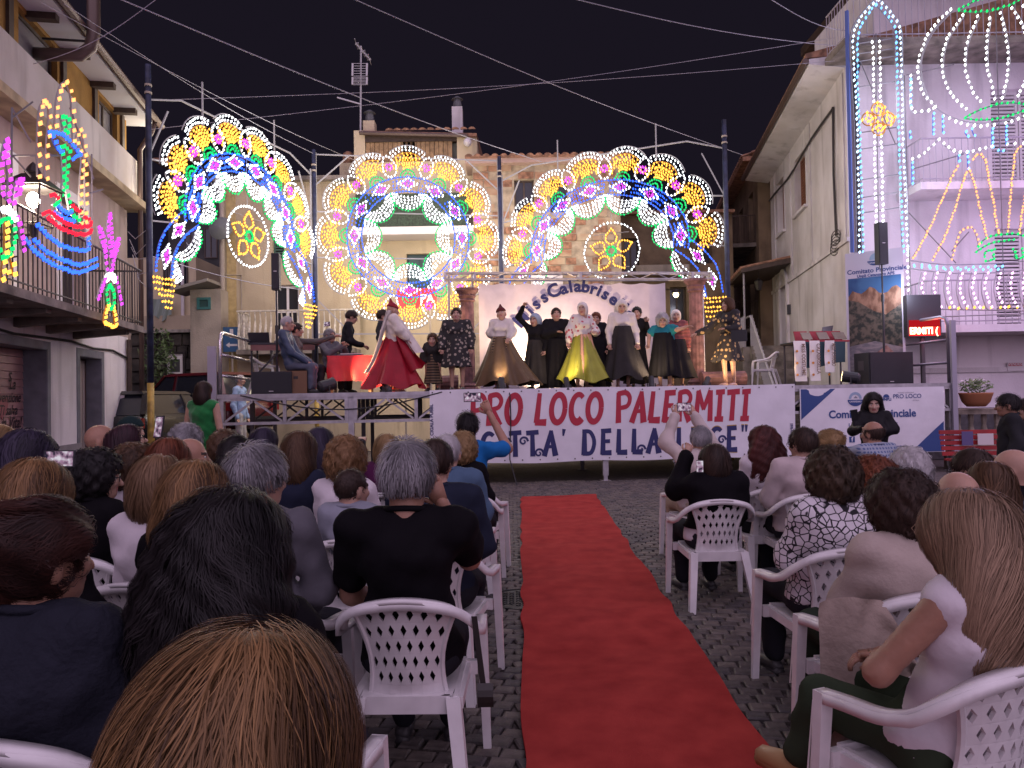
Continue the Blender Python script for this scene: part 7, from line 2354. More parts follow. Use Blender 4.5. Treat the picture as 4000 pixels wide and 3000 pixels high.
def np_mesh(name, V, Q, mats, mi=None, smooth=True):
 me = bpy.data.meshes.new(name)
 nv, nq = len(V), len(Q)
 Q = np.asarray(Q, np.int32)
 me.vertices.add(nv)
 me.vertices.foreach_set('co', np.asarray(V, np.float32).ravel())
 tri = Q[:, 3] == Q[:, 2]
 keep = np.ones((nq, 4), bool)
 keep[tri, 3] = False
 tot = np.where(tri, 3, 4)
 me.loops.add(int(tot.sum()))
 me.loops.foreach_set('vertex_index', Q[keep])
 me.polygons.add(nq)
 me.polygons.foreach_set('loop_start', np.concatenate([[0], np.cumsum(tot)[:-1]]).astype(np.int32))
 for m in mats:
  me.materials.append(m)
 if mi is not None:
  me.polygons.foreach_set('material_index', np.asarray(mi, np.int32))
 if smooth:
  me.polygons.foreach_set('use_smooth', np.ones(nq, bool))
 me.update(calc_edges=True)
 me.validate()
 return me
HAIRME = {}
def hair_mesh(style, N, wid, lift, seed):
 key = (style, N, wid, lift, seed)
 if key not in HAIRME:
  V, Q, t = hair_data(*key)
  me = np_mesh('hair', V, Q, [MATS['skin']])
  at_ = me.attributes.new('tone', 'FLOAT', 'POINT')
  at_.data.foreach_set('value', t.astype(np.float32))
  HAIRME[key] = me
 return HAIRME[key]
def hair_mat(name, dark, light, rough=.55):
 name = 'hair ' + name
 if name in MATS:
  return MATS[name]
 m = bpy.data.materials.new(name)
 m.use_nodes = True
 nt = m.node_tree
 b = nt.nodes['Principled BSDF']
 b.inputs['Roughness'].default_value = rough
 b.inputs['Specular IOR Level'].default_value = .25
 a = nt.nodes.new('ShaderNodeAttribute'); a.attribute_name = 'tone'
 mx = nt.nodes.new('ShaderNodeMix'); mx.data_type = 'RGBA'
 mx.inputs['A'].default_value = (*dark, 1); mx.inputs['B'].default_value = (*light, 1)
 nt.links.new(a.outputs['Fac'], mx.inputs['Factor'])
 nt.links.new(mx.outputs['Result'], b.inputs['Base Color'])
 MATS[name] = m
 return m
def cloth(name, col, rough=.85, sheen=.0, fold=.5, fs=7.0):
 return mat('cloth ' + name, col, rough, var=.14, scale=5, bump=fold, bscale=fs, sheen=sheen, spec=.08 if max(col) < .06 else .22)
def skinm(name, col):
 if name in MATS:
  return MATS[name]
 m = mat(name, col, .5, var=.10, scale=14, bump=.08, bscale=60, spec=.4)
 b = m.node_tree.nodes['Principled BSDF']
 b.inputs['Subsurface Weight'].default_value = .08
 b.inputs['Subsurface Radius'].default_value = (.02, .008, .005)
 return m
SK = [skinm('skin', (.46, .27, .20)), skinm('skin tan', (.36, .19, .13)), skinm('skin fair', (.55, .35, .28))]
LIP = mat('lips', (.36, .12, .11), .45)
BROW = mat('brows', (.04, .025, .02), .7)
EYEW = mat('eye white', (.6, .58, .56), .3)
HB = hair_mat('black', (.006, .005, .006), (.028, .022, .024))
HDB = hair_mat('dark brown', (.014, .009, .008), (.07, .04, .03))
HBR = hair_mat('brown', (.035, .018, .010), (.16, .085, .045))
HHI = hair_mat('highlighted', (.05, .026, .014), (.44, .24, .10))
HBL = hair_mat('blond', (.13, .075, .03), (.42, .27, .13))
HAU = hair_mat('auburn', (.06, .016, .008), (.25, .075, .035))
HGR = hair_mat('grey', (.10, .095, .10), (.46, .44, .47))
HWH = hair_mat('white', (.30, .28, .29), (.66, .63, .65))
HPU = hair_mat('violet black', (.012, .009, .018), (.06, .045, .09))
SHOE = mat('dark shoe', (.03, .028, .03), .5)
def hand(mb, w, d, up, curl=.5, sc=1.0, mi=0):
 """palm, four jointed fingers of unequal length and a thumb from the side of the palm"""
 d = Vector(d).normalized()
 up = Vector(up)
 up = (up - d * up.dot(d)).normalized()
 s = d.cross(up)
 w = Vector(w)
 K = lambda a, b, c: w + (d * a + s * b + up * c) * sc
 mb.hexa([K(-.01, -.024, -.014), K(-.01, .024, -.014), K(.085, .04, -.012), K(.085, -.04, -.012), K(-.01, -.024, .014), K(-.01, .024, .014), K(.085, .04, .012), K(.085, -.04, .012)], mi)
 for i, L in enumerate((.068, .078, .074, .058)):
  b = -.030 + i * .020
  p = [K(.078, b, 0)]
  a = 0
  q = Vector((.078, b, 0))
  for j, f in enumerate((.42, .32, .26)):
   a += curl * (.55 + .25 * j)
   q = q + Vector((math.cos(a), 0, -math.sin(a))) * L * f
   p.append(K(q.x, q.y, q.z))
  mb.tube(p, [.0095 * sc, .009 * sc, .008 * sc, .0065 * sc], 5, mi)
 mb.tube([K(.015, -.028, -.002), K(.045, -.055, -.010), K(.072, -.060, -.022), K(.090, -.052, -.030)], [.012 * sc, .011 * sc, .010 * sc, .007 * sc], 5, mi)
NP = [0]
def person(label, pos, yaw=0.0, z0=0.0, pose='sit', s=1.0, fem=True, top=None, sleeve='long', bot=None, skin=0, hair=None, hmat=None, hy=0.0, hp=0.0, hr=0.0,
   arms=None, skirt=None, shawl=None, res=.022, group=None, wide=1.0, hs_=1.0, lean=0.0, N=700, hw=.0022, lift=0.0, shoe=SHOE, barefeet=False, glasses=False, apron=None, legs=True, name='person', legpts=None, hairname='hair'):
 """one figure; local +y is the way it faces; yaw in degrees"""
 rz = math.radians(yaw)
 root = thing(name, label, 'person', (pos[0], pos[1], z0), rz, group)
 V3 = lambda x, y, z: np.array([x, y, z], float)
 sw = (.150 if fem else .178) * wide * (s ** .5)
 if pose == 'sit':
  zz = lambda z: .43 + (z - .43) * s
  pel, wai, che, nec, hed = V3(0, -.015, zz(.53)), V3(0, -.085 + lean * .4, zz(.70)), V3(0, -.135 + lean * .8, zz(.92)), V3(0, -.115 + lean, zz(1.065)), V3(0, -.095 + lean * 1.15, zz(1.205))
  hipx, kn, an = .09, V3(.115, .36, .50), V3(.11, .34, .09)
  el0, wr0 = V3(sw + .045, -.04, zz(.76)), V3(.075, .20, zz(.60))
  hipz = zz(.51)
 else:
  zz = lambda z: z * s
  pel, wai, che, nec, hed = V3(0, 0, zz(.93)), V3(0, -.01 + lean * .3, zz(1.09)), V3(0, -.02 + lean * .7, zz(1.29)), V3(0, -.02 + lean, zz(1.44)), V3(0, .005 + lean * 1.2, zz(1.575))
  hipx, kn, an = .085, V3(.10, .02, zz(.49)), V3(.10, -.02, zz(.09))
  el0, wr0 = V3(sw + .06, -.05, zz(1.11)), V3(sw + .07, .06, zz(.87))
  hipz = zz(.92)
 X = {}
 shz = che[2] + (nec[2] - che[2]) * .68
 T, SLV, ARM, LEG, TRO = [], [], [], [], []
 bw = 1.22 * wide
 bx = np.array([bw, 1, 1])
 T += [(pel, wai, .118, .108, bx), (wai, che, .108, .118, bx), (che, che + V3(0, .0, .03), .115, .095, bx)]
 T += [((-sw + .02, che[1], shz), (sw - .02, che[1], shz), .062, .062, None), ((-sw * .45, nec[1] - .005, nec[2] - .02), (sw * .45, nec[1] - .005, nec[2] - .02), .045, .045, None)]
 if fem:
  for q in (-1, 1):
   T.append((V3(q * .065, che[1] + .095, che[2] - .03), V3(q * .065, che[1] + .10, che[2] - .035), .055, .055, None))
 if pose == 'sit':
  T.append((V3(-.09, pel[1], pel[2] - .01), V3(.09, pel[1], pel[2] - .01), .115, .115, None))
 NECK = [(nec - V3(0, 0, .05), nec + (hed - nec) * .55, .060 if fem else .066, .052 if fem else .060, None)]
 W = {}
 for q in (-1, 1):
  sh = V3(q * sw, che[1], shz)
  k = 'R' if q > 0 else 'L'
  if arms and k in arms:
   e_, w_ = [np.array(v, float) for v in arms[k]]
  else:
   e_, w_ = el0 * V3(q, 1, 1), wr0 * V3(q, 1, 1)
  ar = 1.0 if fem else 1.15
  ar *= wide ** .5
  ARM += [(sh, e_, .047 * ar, .038 * ar, None), (e_, w_, .039 * ar, .026 * ar, None)]
  if sleeve == 'long':
   SLV += [(sh, e_, .052 * ar, .049 * ar, None), (e_, e_ + (w_ - e_) * .93, .050 * ar, .038 * ar, None)]
  elif sleeve == 'puff':
   SLV += [(sh, e_, .064 * ar, .070 * ar, None), (e_, e_ + (w_ - e_) * .85, .075 * ar, .055 * ar, None)]
  elif sleeve == 'short':
   SLV += [(sh, sh + (e_ - sh) * .68, .050 * ar, .058 * ar, None)]
  elif sleeve == 'half':
   SLV += [(sh, e_, .060 * ar, .052 * ar, None), (e_, e_ + (w_ - e_) * .35, .052 * ar, .045 * ar, None)]
  else:
   SLV += [(sh - V3(q * .07, 0, -.01), sh - V3(q * .05, 0, .02), .044, .044, None)]
  W[k] = (e_, w_)
  if legs:
   hp_ = V3(q * hipx, pel[1], hipz)
   K_, A_ = kn * V3(q, 1, 1), an * V3(q, 1, 1)
   if legpts and k in legpts:
    K_, A_ = [np.array(v, float) for v in legpts[k]]
   LEG += [(hp_, K_, .080, .056, None), (K_, A_, .054, .036, None)]
   TRO += [(hp_, K_, .092, .070, None), (K_, K_ + (A_ - K_) * .93, .068, .058, None)]
   X['A' + k] = A_
 prims = T + NECK + ARM + LEG + SLV
 pts = np.array([p for a in prims for p in (a[0], a[1])])
 lo, hi = pts.min(0) - .14, pts.max(0) + .14
 def uni(P, L_, k=.03, infl=0.0):
  d = None
  for a, b, r0, r1, ax in L_:
   v = seg(P, a, b, r0 + infl, r1 + infl, ax)
   d = v if d is None else smin(d, v, k)
  return d
 # body: one surface with the head and hands
 BP = [(a, b, r0 * .86, r1 * .86, ax) for a, b, r0, r1, ax in T] + NECK + ARM + LEG
 V, Q = gridmesh(lambda P: uni(P, BP, .025), lo, hi, res)
 hM = Matrix.Translation(hed) @ Matrix.Rotation(math.radians(hy), 4, 'Z') @ Matrix.Rotation(math.radians(hp), 4, 'X') @ Matrix.Rotation(math.radians(hr), 4, 'Y') @ Matrix.Scale(hs_ * (1.0 if fem else 1.05), 4)
 M_ = np.array(hM)
 tr = lambda A: A @ M_[:3, :3].T + M_[:3, 3]
 hb = MB()
 for k, q in (('L', -1), ('R', 1)):
  e_, w_ = W[k]
  d = Vector(w_ - e_)
  up = Vector((0, 0, 1)) if abs(d.normalized().z) < .8 else Vector((0, -1, 0))
  if arms and k + 'up' in arms:
   up = Vector(arms[k + 'up'])
  hand(hb, Vector(w_), d, up, arms.get(k + 'curl', .55) if arms else .45, s if pose == 'sit' else s)
 if legs and bot is None:
  pass
 Ve = np.array(_e.v); Qe = [f if len(f) == 4 else (*f, f[2]) for f in _e.f]
 Vh = np.array(hb.v); Qh = []
 for f in hb.f:
  if len(f) == 4:
   Qh.append(f)
  elif len(f) == 5:
   Qh += [(f[0], f[1], f[2], f[3]), (f[0], f[3], f[4], f[4])]
  else:
   Qh.append((*f, f[-1]))
 o1, o2, o3 = len(V), len(V) + len(HV), len(V) + len(HV) + len(Ve)
 VA = np.concatenate([V, tr(HV), tr(Ve), Vh])
 QA = np.concatenate([Q, HQ + o1, np.array(Qe) + o2, np.array(Qh) + o3])
 MI = np.concatenate([np.zeros(len(Q), int), HM, np.array(_e.m), np.zeros(len(Qh), int)])
 brow = hmat if hmat else BROW
 sk = SK[skin]
 # triangles padded as quads: drop repeated corner through validate
 me = np_mesh('body', VA, QA, [sk, LIP, BROW, EYEW], MI)
 link('body', me, root, True)
 def dress(nm, L_, infl, m, cut=None, k=.035, wr=.0055, thick=None):
  ph = rnd.uniform(0, 6)
  def fn(P):
   d = uni(P, L_, k, infl)
   d = d + wr * np.sin(P[:, 2] * 42 + P[:, 0] * 16 + ph + 2.4 * np.sin(P[:, 1] * 12 + P[:, 0] * 8 + P[:, 2] * 5)) * (.35 + .65 * np.sin(P[:, 2] * 9 + P[:, 0] * 11 + ph * 2) ** 2) + wr * .6 * np.sin(P[:, 0] * 60 - P[:, 2] * 26 + ph + 2 * np.sin(P[:, 2] * 10))
   if cut is not None:
    d = np.maximum(d, cut(P))
   return d
  v, q = gridmesh(fn, lo, hi, res)
  if len(q):
   link(nm, np_mesh(nm, v, q, [m]), root, True)
 if top is not None:
  hem = pel[2] - (.04 if pose == 'sit' else .10)
  dress('top', T + SLV, .005, top, lambda P: hem - P[:, 2], .05)
  if sleeve != 'none':
   nb = nec + (hed - nec) * .12
   part('collar', MB().tube([(.079 * math.cos(t) * (1 if fem else 1.08), nb[1] - .004 + .070 * math.sin(t), nb[2] - .004 + .016 * (-math.sin(t))) for t in [2 * math.pi * k / 20 for k in range(20)]], .013, 6, closed=True), top, root, True, True)
 if bot is not None and legs:
  BT = [(pel, pel + V3(0, 0, .06), .116, .112, bx)] + TRO
  if pose == 'sit':
   BT.append((V3(-.09, pel[1], pel[2] - .01), V3(.09, pel[1], pel[2] - .01), .118, .118, None))
  dress('trousers', BT, .003, bot, None, .03)
 if shawl is not None:
  zc = wai[2] - .10 if pose == 'sit' else wai[2] - .16
  UP = [a for i, a in enumerate(SLV)] if sleeve != 'none' else ARM
  dress('shawl', T + UP, .016, shawl, lambda P: zc - P[:, 2] + .10 * np.abs(P[:, 0]), .06, .006)
 if legs:
  for k, q in (('L', -1), ('R', 1)):
   A_ = X['A' + k]
   fz = A_[2] - (.09 if pose == 'sit' else .09 * s)
   fm = MB()
   fm.tube([(A_[0], A_[1] - .05, fz + .035), (A_[0], A_[1], fz + .045), (A_[0] + q * .01, A_[1] + .09, fz + .038), (A_[0] + q * .015, A_[1] + .17, fz + .026), (A_[0] + q * .015, A_[1] + .205, fz + .02)], [.03, .042, .042, .036, .015], 8)
   fm.tube([(A_[0], A_[1] - .05, fz + .012), (A_[0] + q * .012, A_[1] + .19, fz + .012)], [.034, .036], 8)
   part('shoe', fm, shoe, root, True, True)
 if skirt is not None:
  zt_, zh, r0, r1, m, sway, nf = skirt
  prof = []
  for i in range(13):
   u = i / 12
   prof.append((r0 + (r1 - r0) * (.35 * u ** .6 + .65 * u ** 1.5), zt_ + (zh - zt_) * u))
  b = MB().lathe(prof, (0, 0, 0), 64, cap=False, fold=lambda i, a: 1 + (.03 + .13 * i / 12) * math.sin(a * nf + .9 * math.sin(a * 2 + NP[0]) + .10 * i * (1 if r1 > .4 else .3)) * (.6 + .4 * math.sin(a * 3 + NP[0])) + .07 * i / 12 * math.sin(a * 2 + NP[0]))
  b.v = [(x + sway[0] * ((zt_ - z) / (zt_ - zh)) ** 1.6, y + sway[1] * ((zt_ - z) / (zt_ - zh)) ** 1.6 + .0, z + (.05 if r1 > .38 else .012) * math.sin(5 * math.atan2(y, x) + NP[0]) * ((zt_ - z) / (zt_ - zh)) ** 2 + (sway[2] if len(sway) > 2 else 0) * max(0, (x * (1 if sway[0] > 0 else -1))) * ((zt_ - z) / (zt_ - zh)) ** 2) for x, y, z in b.v]
  part('skirt', b, m, root, True, True)
 if apron is not None:
  za_, zb_, r_, m = apron
  b = MB().sheet(lambda u, v: ((.10 + .08 * v) * math.sin((u - .5) * 2.2) * 1.35, .155 + (r_ - .15) * v * math.cos((u - .5) * 1.5) + .01 * math.sin(u * 25), za_ + (zb_ - za_) * v), 16, 8)
  part('apron', b, m, root, True, True)
 if hair:
  me = hair_mesh(hair, N if hair in FLOW else 0, hw, lift, NP[0] % 3)
  o = link(hairname, me, root, True)
  o.matrix_basis = hM
  o.material_slots[0].link = 'OBJECT'
  o.material_slots[0].material = hmat
 if glasses:
  g = MB()
  for q in (-1, 1):
   ringp = [(q * .032 + .022 * math.cos(t), .105, -.012 + .017 * math.sin(t)) for t in [2 * math.pi * k / 12 for k in range(12)]]
   g.tube(ringp, .002, 4, closed=True)
   g.bar((q * .054, .104, -.006), (q * .078, .0, -.006), .004)
  g.bar((-.01, .106, -.010), (.01, .106, -.010), .003)
  o = part('glasses', g, mat('dark spectacle frame', (.02, .015, .015), .3), root, False, True)
  o.matrix_basis = hM
 NP[0] += 1
 root['head'] = list(Matrix.Rotation(rz, 4, 'Z') @ Vector(hed) + Vector((pos[0], pos[1], z0)))
 root['handR'] = list(Matrix.Rotation(rz, 4, 'Z') @ Vector(W['R'][1]) + Vector((pos[0], pos[1], z0)))
 root['handL'] = list(Matrix.Rotation(rz, 4, 'Z') @ Vector(W['L'][1]) + Vector((pos[0], pos[1], z0)))
 return root
SCR = {}
def phone(label, c, face, up=(0, 0, 1), w=.15, h=.075, lit=True, cat='phone'):
 """flat phone at c, its screen looking along face"""
 c = Vector(c); f = Vector(face).normalized(); up = Vector(up)
 s = f.cross(up).normalized(); u = s.cross(f)
 t = thing('phone', label, cat, c)
 K = lambda a, b, n: c + s * a + u * b + f * n
 part('casing', MB().hexa([K(-w / 2, -h / 2, -.005), K(w / 2, -h / 2, -.005), K(w / 2, -h / 2, .004), K(-w / 2, -h / 2, .004), K(-w / 2, h / 2, -.005), K(w / 2, h / 2, -.005), K(w / 2, h / 2, .004), K(-w / 2, h / 2, .004)]), MATS['black speaker paint'], t)
 if lit:
  m = emit_mat('phone picture', (.4, .35, .45), .75)
  nt = m.node_tree
  if len(nt.nodes) < 3:
   tc = nt.nodes.new('ShaderNodeTexCoord'); no = nt.nodes.new('ShaderNodeTexNoise'); cr = nt.nodes.new('ShaderNodeValToRGB')
   no.inputs['Scale'].default_value = 32
   e_ = cr.color_ramp.elements
   e_[0].position = .38; e_[0].color = (.03, .025, .05, 1); e_[1].position = .68; e_[1].color = (.85, .8, .9, 1)
   q_ = e_.new(.52); q_.color = (.42, .25, .38, 1)
   nt.links.new(tc.outputs['Object'], no.inputs['Vector']); nt.links.new(no.outputs['Fac'], cr.inputs['Fac'])
   nt.links.new(cr.outputs['Color'], [n for n in nt.nodes if n.type == 'EMISSION'][0].inputs['Color'])
  part('screen', MB().add([K(-w * .46, -h * .44, .005), K(w * .46, -h * .44, .005), K(w * .46, h * .44, .005), K(-w * .46, h * .44, .005)], [(0, 1, 2, 3)]), m, t)
 return t
# ================================================================== plastic chair
PLAST = mat('white moulded plastic', (.72, .69, .70), .33, var=.10, scale=9)
def sweep(mb, path, w, h, outv=None):
 """rectangular section along a path; width horizontal"""
 P = [Vector(p) for p in path]
 n = len(P)
 vs = []
 for i, p in enumerate(P):
  t = (P[min(i + 1, n - 1)] - P[max(i - 1, 0)]).normalized()
  s = t.cross(Vector((0, 0, 1))).normalized()
  u = s.cross(t)
  ww = w[i] if isinstance(w, (list, tuple)) else w
  for a, b in ((-.5, -.5), (.5, -.5), (.5, .5), (-.5, .5)):
   vs.append(p + s * a * ww + u * b * h)
 fs = []
 for i in range(n - 1):
  for j in range(4):
   fs.append((i * 4 + j, i * 4 + (j + 1) % 4, i * 4 + 4 + (j + 1) % 4, i * 4 + 4 + j))
 fs += [(3, 2, 1, 0), tuple((n - 1) * 4 + j for j in range(4))]
 mb.add(vs, fs)
def make_chair():
 t = thing('plastic_chair', 'x', 'chair')
 # backrest with diamond holes
 def bp(u, v):
  hw = .165 + .05 * v ** 1.5 - .03 * math.sin(math.pi * v)
  return Vector((u * hw, -.195 - .085 * v + .055 * u * u, .40 + .395 * v - .03 * u * u * v))
 mb = MB()
 NC, NR = 7, 6
 d = .014
 for r in range(NR):
  off = .5 if r % 2 else 0.0
  n_ = NC - (1 if r % 2 else 0)
  v0, v1 = r / NR, (r + 1) / NR
  cells = [((-1 + 2 * (c + off) / NC), (-1 + 2 * (c + 1 + off) / NC), r > 0) for c in range(n_)]
  if r % 2:
   cells = [(-1, -1 + 1 / NC, False)] + cells + [(1 - 1 / NC, 1, False)]
  for u0, u1, hole in cells:
   for side in (0, 1):
    A = [bp(u0, v0), bp(u1, v0), bp(u1, v1), bp(u0, v1)]
    um, vm = (u0 + u1) / 2, (v0 + v1) / 2
    k = Vector((0, d if side else 0, 0))
    if hole:
     hu, hv = (u1 - u0) * .27, (v1 - v0) * .40
     D = [bp(um, vm - hv), bp(um + hu, vm), bp(um, vm + hv), bp(um - hu, vm)]
     fs = [(0, 1, 4), (1, 5, 4), (1, 2, 5), (2, 6, 5), (2, 3, 6), (3, 7, 6), (3, 0, 7), (0, 4, 7)]
     vs = [p + k for p in A + D]
    else:
     vs = [p + k for p in A]
     fs = [(0, 1, 2, 3)]
    if side:
     fs = [f for f in fs]
    else:
     fs = [f[::-1] for f in fs]
    mb.add(vs, fs)
   if hole:
    kk = Vector((0, d, 0))
    mb.add(D + [p + kk for p in D], [(i, (i + 1) % 4, 4 + (i + 1) % 4, 4 + i) for i in range(4)])
 for u in (-1, 1):
  mb.add([bp(u, i / 8) + Vector((0, k * d, 0)) for i in range(9) for k in (0, 1)], [(2 * i, 2 * i + 1, 2 * i + 3, 2 * i + 2) for i in range(8)])
 for u in (-1, 1):            # raised side ribs of the back panel
  mb.tube([bp(u * .98, i / 8) + Vector((0, .004, 0)) for i in range(9)], .013, 6)
 part('backrest', mb, PLAST, t, False, True)
 # rim and arms in one sweep
 half = [(.285, .225, .615), (.292, .10, .632), (.295, -.03, .645), (.285, -.12, .675), (.255, -.20, .735), (.20, -.255, .785), (.11, -.285, .812), (0, -.292, .822)]
 path = catmull([Vector(p) for p in half] + [Vector((-x, y, z)) for x, y, z in half[-2::-1]], 3)
 mb = MB()
 n = len(path)
 sweep(mb, path, [.048 - .006 * abs(2 * i / (n - 1) - 1) for i in range(n)], .016)
 sweep(mb, [p + Vector((p.x * .07, (-.018 if p.y < -.1 else 0), -.016)) for p in path], .010, .034)
 part('arm_rim', mb, PLAST, t, True, True)
 # seat
 mb = MB().sheet(lambda u, v: Vector(((u - .5) * (.43 - .05 * (1 - v)), -.21 + .43 * v, .425 - .018 * math.sin(math.pi * u) * math.sin(math.pi * v) - .02 * (v > .95))), 8, 8)
 mb.box((0, .225, .405), (.43, .02, .05)).box((-.205, 0, .40), (.02, .42, .05)).box((.205, 0, .40), (.02, .42, .05)).box((0, -.205, .39), (.36, .02, .07))
 part('seat', mb, PLAST, t, False, True)
 for sx in (-1, 1):
  mb = MB()
  mb.hexa([(sx * .285, .240, 0), (sx * .322, .240, 0), (sx * .322, .268, 0), (sx * .285, .268, 0), (sx * .262, .195, .62), (sx * .312, .195, .62), (sx * .312, .238, .62), (sx * .262, .238, .62)][:: 1])
  mb.hexa([(sx * .20, .20, .36), (sx * .265, .20, .36), (sx * .265, .235, .36), (sx * .20, .235, .36), (sx * .20, .20, .42), (sx * .265, .20, .42), (sx * .265, .235, .42), (sx * .20, .235, .42)])
  for k in range(4):          # ribs moulded into the front leg
   mb.hexa([(sx * (.282 + .010 * k), .276, .30), (sx * (.286 + .010 * k), .276, .30), (sx * (.286 + .010 * k), .272, .30), (sx * (.282 + .010 * k), .272, .30), (sx * (.262 + .012 * k), .252, .58), (sx * (.266 + .012 * k), .252, .58), (sx * (.266 + .012 * k), .246, .58), (sx * (.262 + .012 * k), .246, .58)])
  part('leg', mb, PLAST, t, False, True, True)
  mb = MB()
  mb.hexa([(sx * .225, -.345, 0), (sx * .27, -.345, 0), (sx * .275, -.305, 0), (sx * .225, -.305, 0), (sx * .165, -.225, .42), (sx * .225, -.225, .42), (sx * .225, -.175, .42), (sx * .165, -.175, .42)])
  mb.hexa([(sx * .20, -.20, .37), (sx * .235, -.20, .37), (sx * .235, .22, .37), (sx * .20, .22, .37), (sx * .20, -.20, .415), (sx * .235, -.20, .415), (sx * .235, .22, .415), (sx * .20, .22, .415)])
  part('leg', mb, PLAST, t, False, True, True)
 return t
CH0 = make_chair()
CHN = [0]
def chair(x, y, yaw, label, z=0.0, group='white plastic chairs'):
 if CHN[0] == 0:
  o = CH0
 else:
  o = copy_tree(CH0)
 CHN[0] += 1
 o.matrix_basis = Matrix.Translation((x, y, z)) @ Matrix.Rotation(math.radians(yaw), 4, 'Z') @ Matrix.Diagonal((.93, .95, .97, 1))
 tag(o, label, 'chair', group)
 return o
# ================================================================== street lantern
q = at(130, 800, 9.3)
L_ = thing('street_lantern', 'glowing old iron street lantern on a wall bracket', 'lantern', (q.x, q.y, q.z - .35))
h = .26
bt, tp = .15, .225
cor = lambda r, z: [Vector((q.x + sx * r, q.y + sy * r, q.z + z)) for sx, sy in ((-1, -1), (1, -1), (1, 1), (-1, 1))]
A_, B_ = cor(bt, -h), cor(tp, h * .75)
for i in range(4):
 part('corner_bar', MB().tube([A_[i], B_[i]], .012, 5), ironm, L_)
 for E in (A_, B_):
  part('rim_bar', MB().tube([E[i], E[(i + 1) % 4]], .012, 5), ironm, L_)
cap_ = MB()
C_ = cor(tp + .04, h * .78)
D_ = cor(.09, h * 1.45)
cap_.hexa(C_ + D_)
cap_.lathe([(.08, 0), (.10, .03), (.06, .10), (.03, .14), (.0, .17)], (q.x, q.y, q.z + h * 1.45), 10)
part('roof_cap', cap_, ironm, L_)
part('lamp', MB().sphere((q.x, q.y, q.z + .06), (.075, .075, .10), 12, 10), emit_mat('lantern lamp', (1.0, .90, .70), 60), L_, smooth=True)
part('socket', MB().tube([(q.x, q.y, q.z - h - .15), (q.x, q.y, q.z - h)], [.03, .07], 8).tube([(q.x, q.y, q.z - h), (q.x, q.y, q.z - .05)], .02, 6), ironm, L_)
br = [Vector((q.x, q.y, q.z - h - .12)), Vector((q.x - .3, q.y + .02, q.z - h - .10)), Vector((q.x - 1.0, q.y + .05, q.z - h - .10))]
part('bracket', MB().tube(br, .02, 6).tube([Vector((q.x - .05, q.y, q.z - h - .16)) + Vector((-.25 + .22 * math.cos(t), 0, -.12 + .12 * math.sin(t))) for t in [k * .4 for k in range(14)]], .012, 5), ironm, L_)
point_light('lantern_light', (q.x, q.y - .02, q.z + .02), 240, (1.0, .80, .56), .12, L_)
# ================================================================== overhead cables
wirem = mat('pale steel wire', (.36, .34, .38), .5)
CBL = [((430, -20, 10), (2115, 632, 20), .009, 'thick overhead cable running down to the house behind the wheel'),
  ((1345, -20, 12), (2900, 605, 19), .007, 'overhead cable falling towards the old balcony house'),
  ((2200, -15, 12), (3270, 180, 16), .007, 'overhead cable running to the white house balcony'),
  ((590, 392, 14.2), (3260, 238, 16.4), .005, 'thin level wire from the blue pole to the white house'),
  ((590, 505, 14.2), (3260, 148, 16.4), .005, 'thin rising wire from the blue pole to the white house eave'),
  ((620, -10, 9), (130, 250, 9.5), .005, 'thin wire crossing before the ochre storey'),
  ((250, 15, 10), (1225, 600, 19.2), .005, 'thin wire reaching the pole beside the wheel'),
  ((160, 10, 10), (1420, 640, 22), .005, 'thin wire sloping to the loggia house'),
  ((3000, -10, 11), (3310, 120, 16.5), .007, 'short overhead cable by the white house balcony'),
  ((590, 1000, 14.2), (1225, 1135, 19.2), .010, 'slack white wire across the mouth of the alley')]
for a, b, r, lab in CBL:
 A_, B_ = at(*a), at(*b)
 solo('overhead_cable', MB().tube([A_.lerp(B_, k / 16) - Vector((0, 0, .12 * math.sin(math.pi * k / 16))) for k in range(17)], r, 5), wirem, lab, 'cable', 'overhead cables')
for k in range(5):
 a = at(500 + 6 * k, 905 + 30 * k, 14.4); b = at(570, 900 + 55 * k, 14.2)
 solo('loose_wire', MB().tube([a, a.lerp(b, .4) + Vector((0, 0, -.15 - .1 * (k % 2))), b], .008, 4), wirem, ['highest', 'second highest', 'middle', 'second lowest', 'lowest'][k] + ' loose white wire between the house corner and the blue pole', 'wire', 'tangled corner wires')
